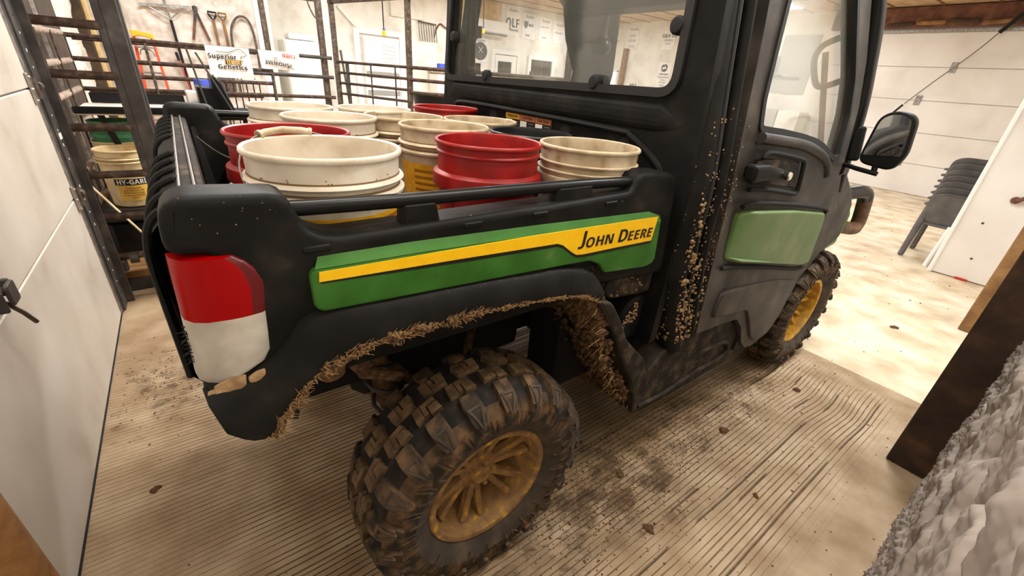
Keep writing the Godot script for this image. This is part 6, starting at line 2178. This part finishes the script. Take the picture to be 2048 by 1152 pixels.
func build_back_wall() -> void:
	var z := -10.2
	# chest of white fridge, freezer, in the recess
	var t := thing("refrigerator", "tall white refrigerator in the recess behind the upside-down banner", "refrigerator", Vector3(2.1, 0, -9.6))
	var b := MB.new()
	box(b, Vector3(2.08, 0.88, -9.62), Vector3(0.72, 1.74, 0.6), 0.015)
	obj("cabinet", b, M.white, t)
	b = MB.new()
	box(b, Vector3(2.08, 1.45, -9.30), Vector3(0.70, 0.56, 0.05), 0.015)
	obj("freezer_door", b, M.white, t)
	b = MB.new()
	box(b, Vector3(2.08, 0.58, -9.30), Vector3(0.70, 1.12, 0.05), 0.015)
	obj("fridge_door", b, M.white, t)
	b = MB.new()
	box(b, Vector3(2.08, 1.81, -9.6), Vector3(0.5, 0.09, 0.4), 0.02)
	tag(obj("white_carton", b, M.banner), "white carton lying on top of the refrigerator", "box")
	t = thing("broom", "dark broom handle standing by the refrigerator's right side", "broom", Vector3(2.75, 0, -9.3))
	b = MB.new()
	tube(b, [Vector3(2.68, 1.66, -9.3), Vector3(2.80, 0.35, -9.3)], 0.022, 8)
	obj("handle", b, M.steel, t)
	b = MB.new()
	box(b, Vector3(2.82, 0.2, -9.3), Vector3(0.3, 0.32, 0.06), 0.02)
	obj("bristles", b, M.wood_mid, t)
	t = thing("hook_cord", "dark hooked cord hanging from the ceiling above the refrigerator", "cord", Vector3(2.3, 2.2, -9.0))
	b = MB.new()
	tube(b, smooth_path([Vector3(2.08, 2.7, -9), Vector3(2.12, 2.35, -9), Vector3(2.2, 2.14, -9), Vector3(2.27, 2.10, -9), Vector3(2.32, 2.16, -9), Vector3(2.335, 2.35, -9), Vector3(2.33, 2.8, -9)], 5), 0.014, 8)
	obj("cord", b, M.steel, t)
	# white door with whiteboard and its frame
	var d := base_struct("door_3", Vector3(3.8, 0, z))
	b = MB.new()
	flat(b, 3.22, 3.34, 0, 2.03, z + 0.02, 0.07)
	flat(b, 4.21, 4.33, 0, 2.03, z + 0.02, 0.07)
	flat(b, 3.22, 4.33, 2.03, 2.14, z + 0.02, 0.07)
	obj("door_frame", b, M.white, d)
	b = MB.new()
	flat(b, 3.40, 4.20, 0.02, 1.99, z + 0.03, 0.05)
	obj("door_leaf", b, M.white, d)
	for y in [0.42, 0.86, 1.21]:
		b = MB.new()
		flat(b, 3.44, 4.18, y, y + 0.1, z + 0.062, 0.012)
		obj("bumper_strip", b, M.grey_sign, d)
	t = thing("whiteboard", "whiteboard with faint handwriting on the white door", "whiteboard", Vector3(3.8, 1.35, z))
	b = MB.new()
	flat(b, 3.42, 4.16, 1.33, 1.94, z + 0.075, 0.03)
	obj("board", b, M.banner, t)
	for k in 6:
		b = MB.new()
		var pts := []
		for i in 22: pts.append(Vector3(3.80 + i * 0.014, 1.84 - k * 0.075 + 0.014 * sin(i * 1.9 + k) - 0.001 * i, z + 0.092))
		tube(b, pts, 0.0035, 4)
		obj("handwriting", b, M.grey_sign, t)
	# beam brace and hanging plug over the door
	b = MB.new()
	bar(b, Vector3(2.95, 2.45, z + 0.06), Vector3(3.28, 2.13, z + 0.06), 0.1, 0.05, 0.004)
	tag(obj("wall_brace", b, M.white_wall), "white painted diagonal brace above the left of the white door", "brace")
	for q in [[1.89, -4.95, "hanging yellow plug on a black cord, before the white door", 2.02, 1.785], [5.78, -9.2, "hanging yellow plug seen through the cab's rear window before the air conditioner", 2.55, 2.36]]:
		t = thing("plug_cord", q[2], "plug", Vector3(q[0], q[4] - 0.1, q[1]), "yellow plugs hanging on cords")
		var sc := 1.0 if q[1] > -6 else 1.7
		b = MB.new()
		tube(b, [Vector3(q[0] - 0.01, CEIL, q[1]), Vector3(q[0], q[4], q[1])], 0.006 * sc, 8)
		obj("cord", b, M.black_flat, t)
		b = MB.new()
		box(b, Vector3(q[0], q[4] - 0.035 * sc, q[1]), Vector3(0.032, 0.055, 0.032) * sc, 0.006)
		obj("plug", b, M.plug_yellow, t)
		b = MB.new()
		box(b, Vector3(q[0], q[4], q[1]), Vector3(0.024, 0.02, 0.024) * sc, 0.004)
		obj("collar", b, M.blue, t)
	# manure fork head and pick on the wall
	t = thing("hay_fork", "many-tined dark fork head hanging on the white wall left of the cab", "fork", Vector3(4.9, 2.1, z))
	b = MB.new()
	tube(b, [Vector3(4.66, 2.395, z + 0.06), Vector3(5.10, 2.37, z + 0.06)], 0.013, 8)
	for k in 8:
		var x := 4.67 + k * 0.06
		tube(b, [Vector3(x, 2.39, z + 0.06), Vector3(x, 2.22, z + 0.09), Vector3(x + 0.05, 2.02, z + 0.03)], 0.008, 6)
	obj("tines", b, M.steel, t)
	t = thing("sickle", "rusty curved sickle hanging on the white wall beside the cab", "sickle", Vector3(5.3, 2.2, z))
	b = MB.new()
	tube(b, smooth_path([Vector3(5.06, 2.10, z + 0.05), Vector3(5.11, 2.27, z + 0.05), Vector3(5.21, 2.40, z + 0.05), Vector3(5.35, 2.34, z + 0.05), Vector3(5.55, 2.28, z + 0.05)], 5), [0.006, 0.008, 0.01, 0.012, 0.014, 0.016, 0.016, 0.016, 0.016, 0.016, 0.016, 0.016, 0.016, 0.016, 0.016, 0.016, 0.016, 0.016, 0.016, 0.016, 0.016], 8)
	obj("blade", b, M.wood_brown, t)
	# white shelf with yellow bottle
	b = MB.new()
	box(b, Vector3(5.3, 0.75, -9.95), Vector3(0.75, 1.5, 0.45), 0.01)
	tag(obj("white_cupboard", b, M.white), "white cupboard by the wall left of the cab, under the yellow bottle", "cupboard")
	t = thing("yellow_bottle", "yellow bottle with a dark cap on the white cupboard beside the cab", "bottle", Vector3(5.25, 1.5, -9.85))
	b = MB.new()
	lathe(b, [Vector2(0, 0), Vector2(0.065, 0), Vector2(0.065, 0.2), Vector2(0.04, 0.24), Vector2(0, 0.24)], 20, Transform3D(Basis.IDENTITY, Vector3(5.25, 1.5, -9.85)))
	obj("body", b, M.plug_yellow, t)
	b = MB.new()
	lathe(b, [Vector2(0.045, 0.24), Vector2(0.045, 0.31), Vector2(0, 0.31)], 16, Transform3D(Basis.IDENTITY, Vector3(5.25, 1.5, -9.85)))
	obj("cap", b, M.black_flat, t)
	b = MB.new()
	box(b, Vector3(5.1, 1.55, -9.85), Vector3(0.2, 0.09, 0.14), 0.01)
	tag(obj("blue_box", b, M.blue), "small blue box left of the yellow bottle on the white cupboard", "box")
	# dark tub and grey crate by the gate post
	t = thing("feed_tub", "black round feed tub behind the pen gate, above the far red pail", "tub", Vector3(3.3, 0.9, -6.4))
	b = MB.new()
	lathe(b, [Vector2(0, 0.55), Vector2(0.30, 0.55), Vector2(0.42, 1.10), Vector2(0.44, 1.12), Vector2(0.40, 1.10), Vector2(0.28, 0.6), Vector2(0, 0.6)], 28, Transform3D(Basis.IDENTITY, Vector3(3.28, 0, -6.4)))
	obj("tub", b, M.black_gloss, t)
	b = MB.new()
	box(b, Vector3(3.28, 0.28, -6.4), Vector3(0.7, 0.55, 0.7), 0.02)
	obj("pedestal", b, M.wood_mid, t)
	# air conditioner
	t = thing("air_conditioner", "white wall-mounted air conditioner seen through the cab's rear window", "air conditioner", Vector3(6.4, 2.3, z))
	b = MB.new()
	extr(b, rounded(ccw(V2([-0.24, 2.62, 0.0, 2.62, 0.0, 2.30, -0.12, 2.30, -0.24, 2.38])), 0.02), 5.92, 7.02, 0.01, Transform3D(Basis(Vector3(0, 0, -1), Vector3.UP, Vector3.RIGHT), Vector3(0, 0, z)))
	obj("case", b, M.white, t)
	b = MB.new()
	flat(b, 6.05, 6.95, 2.315, 2.355, z + 0.235, 0.02)
	obj("louvre", b, M.seam, t)
	b = MB.new()
	flat(b, 5.80, 6.9, 2.52, 3.03, z + 0.018, 0.03)
	tag(obj("plywood_sheet", b, M.wood_gold), "tan plywood sheet on the wall above the air conditioner", "board")
	# posters
	t = sign_board("poster", "white poster lettered QLF beside the air conditioner", 7.06, 7.46, 2.37, 3.02)
	print_on(t, "Thanks", 0.06, 7.27, 2.93, M.grey_sign)
	print_on(t, "QLF", 0.19, 7.27, 2.66, M.ink, 0.9)
	print_on(t, "Agronomy", 0.055, 7.27, 2.51, M.ink)
	t = sign_board("poster", "white poster with a dark shield, right of the QLF poster", 7.58, 8.02, 2.355, 2.93)
	print_on(t, "Thanks", 0.06, 7.80, 2.85, M.grey_sign)
	b = MB.new()
	extr(b, rounded(ccw(V2([7.63, 2.75, 7.76, 2.75, 7.76, 2.65, 7.695, 2.58, 7.63, 2.65])), 0.02), -10.184, -10.178)
	obj("shield", b, M.grey_plastic, t)
	print_on(t, "MIX", 0.06, 7.86, 2.67, M.ink)
	print_on(t, "SEED", 0.04, 7.76, 2.44, M.ink)
	t = sign_board("poster", "pale poster third from the left in the row over the doors", 8.14, 8.54, 2.36, 2.90)
	print_on(t, "Thanks", 0.06, 8.35, 2.82, M.grey_sign)
	print_on(t, "FARM SUPPLY", 0.035, 8.34, 2.68, M.grey_sign)
	print_on(t, "FEEDS", 0.04, 8.34, 2.44, M.grey_sign)
	t = sign_board("poster", "pale poster at the right end of the row over the doors", 8.64, 9.05, 2.34, 2.87)
	print_on(t, "Thanks", 0.06, 8.85, 2.79, M.grey_sign)
	print_on(t, "FEED MILL", 0.045, 8.84, 2.60, M.grey_sign)
	t = sign_board("poster", "poster with a dark round emblem left of the window door", 6.10, 6.57, 1.72, 2.27)
	print_on(t, "Thanks", 0.06, 6.33, 2.19, M.grey_sign)
	b = MB.new()
	lathe(b, [Vector2(0, 0.004), Vector2(0.20, 0.004), Vector2(0.20, -0.002)], 36, Transform3D(Basis(Vector3.RIGHT, Vector3(0, 0, 1), Vector3(0, -1, 0)), Vector3(6.335, 1.955, -10.184)))
	b.flip()
	obj("round_emblem", b, M.grey_plastic, t)
	for s in [-1, 1]:
		b = MB.new()
		bar(b, Vector3(6.335 - s * 0.06, 2.05, -10.174), Vector3(6.335 + s * 0.06, 1.92, -10.174), 0.03, 0.006, 0.001)
		obj("crossed_bar", b, M.banner, t)
	print_on(t, "FARMS", 0.055, 6.335, 1.86, M.banner)
	# door with a window, and a window
	d = base_struct("door_4", Vector3(7.1, 0, z))
	b = MB.new()
	flat(b, 6.66, 6.76, 0, 1.94, z + 0.02, 0.08)
	flat(b, 7.46, 7.56, 0, 1.94, z + 0.02, 0.08)
	flat(b, 6.66, 7.56, 1.94, 2.04, z + 0.02, 0.08)
	obj("door_frame", b, M.white, d)
	b = MB.new()
	flat(b, 6.78, 7.44, 0.02, 1.92, z + 0.03, 0.04)
	obj("door_leaf", b, M.white, d)
	b = MB.new()
	flat(b, 6.86, 7.28, 1.05, 1.78, z + 0.053, 0.012)
	obj("door_pane", b, M.dark_glass, d)
	d = base_struct("window_1", Vector3(8.3, 1.2, z))
	b = MB.new()
	flat(b, 7.84, 7.94, 0.94, 1.90, z + 0.02, 0.08)
	flat(b, 8.68, 8.80, 0.94, 1.90, z + 0.02, 0.08)
	flat(b, 7.84, 8.80, 1.90, 2.0, z + 0.02, 0.08)
	flat(b, 7.84, 8.80, 0.84, 0.94, z + 0.02, 0.08)
	obj("window_frame", b, M.white, d)
	b = MB.new()
	flat(b, 7.94, 8.68, 0.94, 1.90, z + 0.012, 0.01)
	obj("pane", b, M.dark_glass, d)
	b = MB.new()
	flat(b, 8.28, 8.34, 0.94, 1.90, z + 0.03, 0.03)
	obj("mullion", b, M.steel, d)
	b = MB.new()
	box(b, Vector3(9.3, 1.5, z + 0.08), Vector3(0.16, 3.0, 0.16), 0.01)
	tag(obj("corner_timber", b, M.steel), "brown-grey timber post in the far back corner by the posters", "post")
	# small things on the back wall above the white door
	t = thing("wall_panel_box", "pale square electrical panel high on the wall above the white door", "panel", Vector3(4.2, 2.3, z))
	b = MB.new()
	flat(b, 4.05, 4.78, 2.42, 3.0, z + 0.03, 0.06)
	obj("case", b, M.white_wall, t)


func build_front_wall() -> void:
	var x := 10.79
	var sign_at := func(label: String, z0: float, z1: float, y0: float, y1: float, lines: Array) -> Node3D:
		var t := thing("poster", label, "sign", Vector3(x, y0, (z0 + z1) / 2), "sponsor posters on the barn walls")
		var b := MB.new()
		box(b, Vector3(x, (y0 + y1) / 2, (z0 + z1) / 2), Vector3(0.014, y1 - y0, absf(z1 - z0)), 0.003)
		obj("board", b, M.banner, t)
		for l in lines:
			var tx := text_mb(l[0], l[1], 0.003, true)
			var cy: float = l[2]
			tx.bend(func(q: Vector3) -> Vector3: return Vector3(x - 0.009 - q.z, cy + q.y, (z0 + z1) / 2 + q.x))
			obj("lettering", tx, l[3] if l.size() > 3 else M.grey_sign, t, 20)
		return t
	sign_at.call("poster on the front wall seen beside the dark grab knob in the cab", -10.05, -9.72, 2.39, 2.90, [["FARMS", 0.06, 2.78], ["TRUCKING", 0.05, 2.60]])
	sign_at.call("tall narrow poster on the front wall above the wooden post, seen through the cab", -9.42, -9.02, 2.38, 2.96, [["Thanks", 0.07, 2.88], ["SUPPLY", 0.05, 2.72], ["CO-OP", 0.06, 2.60], ["CATTLE", 0.045, 2.46]])
	sign_at.call("poster lettered G&H at the right of the cab's rear window", -8.19, -7.81, 2.38, 2.80, [["G&H Oil", 0.085, 2.70, M.ink], ["Heating", 0.05, 2.60], ["FUEL", 0.05, 2.52]])
	sign_at.call("poster cut off by the right edge of the cab's rear window", -7.68, -7.30, 2.36, 2.76, [["VET", 0.08, 2.66, M.ink], ["CLINIC", 0.05, 2.55]])
	sign_at.call("small white plate with black letters low beside the wooden post, seen through the cab", -9.09, -8.74, 1.405, 1.54, [["H&S", 0.10, 1.472, M.ink]])
	# poster with a leaping deer badge
	var t: Node3D = sign_at.call("white poster with a black leaping deer badge at the right of the cab's rear window", -8.14, -7.74, 1.46, 2.08, [["JOHN DEERE", 0.036, 1.80, M.ink], ["Equipment", 0.05, 1.73], ["Parts", 0.045, 1.66], ["Service", 0.045, 1.60], ["Sales", 0.045, 1.53]])
	var b := MB.new()
	var face := Transform3D(Basis(Vector3(0, 0, 1), Vector3.UP, Vector3.LEFT), Vector3(x - 0.007, 0, 0))
	extr(b, rounded(ccw(V2([-8.04, 1.88, -7.96, 1.85, -7.87, 1.88, -7.86, 2.0, -7.90, 2.035, -8.0, 2.035, -8.05, 2.0])), 0.03), 0.0, 0.004, 0.0, face)
	obj("badge", b, M.ink, t)
	b = MB.new()
	extr(b, rounded(ccw(V2([-8.02, 1.95, -7.99, 1.975, -7.94, 1.97, -7.92, 1.995, -7.905, 1.985, -7.91, 1.955, -7.885, 1.925, -7.90, 1.92, -7.93, 1.935, -7.97, 1.925, -7.99, 1.90, -8.005, 1.905, -7.995, 1.935])), 0.006), 0.004, 0.008, 0.0, face)
	obj("leaping_deer", b, M.banner, t)
	b = MB.new()
	tube(b, [Vector3(x - 0.012, 1.995, -7.93), Vector3(x - 0.012, 2.015, -7.965)], 0.005, 6)
	obj("leaping_deer", b, M.banner, t)
	# timber post and window on the front wall
	b = MB.new()
	box(b, Vector3(10.70, 1.2, -9.32), Vector3(0.12, 2.4, 0.12), 0.01)
	tag(obj("wall_post", b, M.wood_mid), "brown wooden post against the front wall, under the tall narrow poster", "post")
	var d := base_struct("window_2", Vector3(x, 1.3, -9.8))
	b = MB.new()
	box(b, Vector3(x, 1.84, -9.82), Vector3(0.06, 0.08, 0.6), 0.005)
	box(b, Vector3(x, 0.86, -9.82), Vector3(0.06, 0.08, 0.6), 0.005)
	for z in [-10.1, -9.56]: box(b, Vector3(x, 1.35, z), Vector3(0.06, 0.98, 0.08), 0.005)
	obj("window_frame", b, M.white, d)
	b = MB.new()
	box(b, Vector3(x + 0.005, 1.35, -9.82), Vector3(0.012, 0.94, 0.48))
	obj("daylit_window_pane", b, M.daylight, d)
	# board and bracketed tool seen through the side window
	t = thing("grey_board", "grey board on the front wall seen through the cab's side window", "board", Vector3(x, 1.5, -4.7))
	b = MB.new()
	box(b, Vector3(x - 0.01, 2.1, -4.70), Vector3(0.03, 1.1, 0.72), 0.005)
	obj("sheet", b, M.grey_sign, t)
	t = thing("wall_bracket", "dark metal bracket and box hanging on the grey board, seen through the side window", "bracket", Vector3(x, 1.8, -5.0))
	b = MB.new()
	box(b, Vector3(x - 0.08, 2.08, -5.05), Vector3(0.1, 0.34, 0.12), 0.02)
	box(b, Vector3(x - 0.08, 1.87, -5.0), Vector3(0.08, 0.06, 0.3), 0.02)
	tube(b, [Vector3(x - 0.06, 1.85, -4.85), Vector3(x - 0.06, 1.85, -4.5)], 0.02, 8)
	obj("bracket", b, M.dark_steel, t)
	t = thing("work_bench", "pale low cabinets along the front wall seen through the cab's side window", "bench", Vector3(10.5, 0, -4.6))
	for k in 3:
		b = MB.new()
		box(b, Vector3(10.5, 0.62, -5.2 + k * 0.46), Vector3(0.45, 1.2, 0.43), 0.01)
		obj("cabinet", b, M.white_wall if k != 1 else M.grey_sign, t)


func build_floor_dirt() -> void:
	# scattered clods: the larger ones one by one, the crumbs as one litter
	var b := MB.new()
	for k in 2600:
		var x := rng.randf_range(-0.4, 2.9)
		var z := -0.5 + rng.randfn(0, 0.33)
		if k % 4 == 0: x = rng.randfn(1.0, 0.3); z = rng.randfn(-0.62, 0.13)
		elif k % 4 == 1: x = rng.randfn(1.9, 0.45); z = rng.randfn(-0.64, 0.09)
		elif k % 4 == 2: x = rng.randf_range(0.7, 1.7); z = rng.randfn(-0.68, 0.12)
		if z > 0.08 or x < -0.52 or x > 4.0 or z < -3.2: continue
		if Vector2(x - 0.504, z + 0.78).length() < 0.2: continue
		clump(b, Vector3(x, 0.0005, z), rng.randf_range(0.0012, 0.0045) * (1.7 if rng.randf() < 0.07 else 1.0), Vector3.UP, 0.45)
	for k in 220: clump(b, Vector3(rng.randfn(-0.36, 0.1), 0.0005, rng.randfn(-2.25, 0.2)), rng.randf_range(0.0015, 0.006), Vector3.UP, 0.3)
	for k in 90: clump(b, Vector3(rng.randf_range(2.9, 9.0), 0.001, rng.randf_range(-2.0, -0.2)), rng.randf_range(0.003, 0.010), Vector3.UP, 0.4)
	var smear := MB.new()
	for k in 420:
		var x := 0.0
		var z := 0.0
		if k % 3 == 0: x = rng.randfn(0.9, 0.28); z = rng.randfn(-0.66, 0.12)
		elif k % 3 == 1: x = rng.randf_range(0.8, 2.4); z = rng.randfn(-0.66, 0.09)
		else: x = rng.randfn(-0.33, 0.13); z = rng.randfn(-2.2, 0.16)
		if Vector2(x - 0.504, z + 0.78).length() < 0.17 or x < -0.52: continue
		var r := rng.randf_range(0.008, 0.05) * (0.6 if k % 3 == 2 else 1.0)
		var pts := []
		for j in 10: pts.append(Vector3(x + cos(TAU * j / 10) * r * rng.randf_range(0.5, 1.3) * 1.3, 0.0006 + k * 0.000002, z + sin(TAU * j / 10) * r * rng.randf_range(0.5, 1.3)))
		for j in 10: smear.tri(Vector3(x, 0.0006 + k * 0.000002, z), pts[(j + 1) % 10], pts[j])
	tag(obj("mud_film", smear, M.dirt_film), "thin brown smears of tracked mud on the ribbed floor", "mud").set_meta("kind", "stuff")
	obj("dirt_crumbs", b, M.clod, null, 60)
	get_node("dirt_crumbs").set_meta("kind", "stuff")
	tag(get_node("dirt_crumbs"), "crumbs of dark dirt scattered over the floor around the vehicle", "dirt")
	var labs := ["dark clod of dirt lying alone on the ribs, right of the front wheel", "dirt clod on the ribs in front of the sill", "dirt clod near the rear wheel's front side", "small clod at the bottom centre of the ribbed floor", "dirt clod under the rear corner of the bed", "dark clod by the foam wall's ribs", "clod on the pale floor beyond the front wheel", "flat clod between the rear wheel and the garage door"]
	var spots := [[2.44, -0.49, 0.024], [1.78, -0.55, 0.022], [1.16, -0.66, 0.022], [1.06, -0.43, 0.022], [-0.1, -1.9, 0.02], [1.55, -0.28, 0.014], [3.9, -0.42, 0.03], [-0.36, -1.55, 0.02]]
	for k in spots.size():
		b = MB.new()
		for j in 5: clump(b, Vector3(spots[k][0] + rng.randfn(0, 0.3) * spots[k][2], 0.003, spots[k][1] + rng.randfn(0, 0.3) * spots[k][2]), spots[k][2] * rng.randf_range(0.4, 0.8), Vector3.UP, 0.7)
		tag(obj("dirt_clod", b, M.clod, null, 60), labs[k], "clod", "dirt clods on the floor")
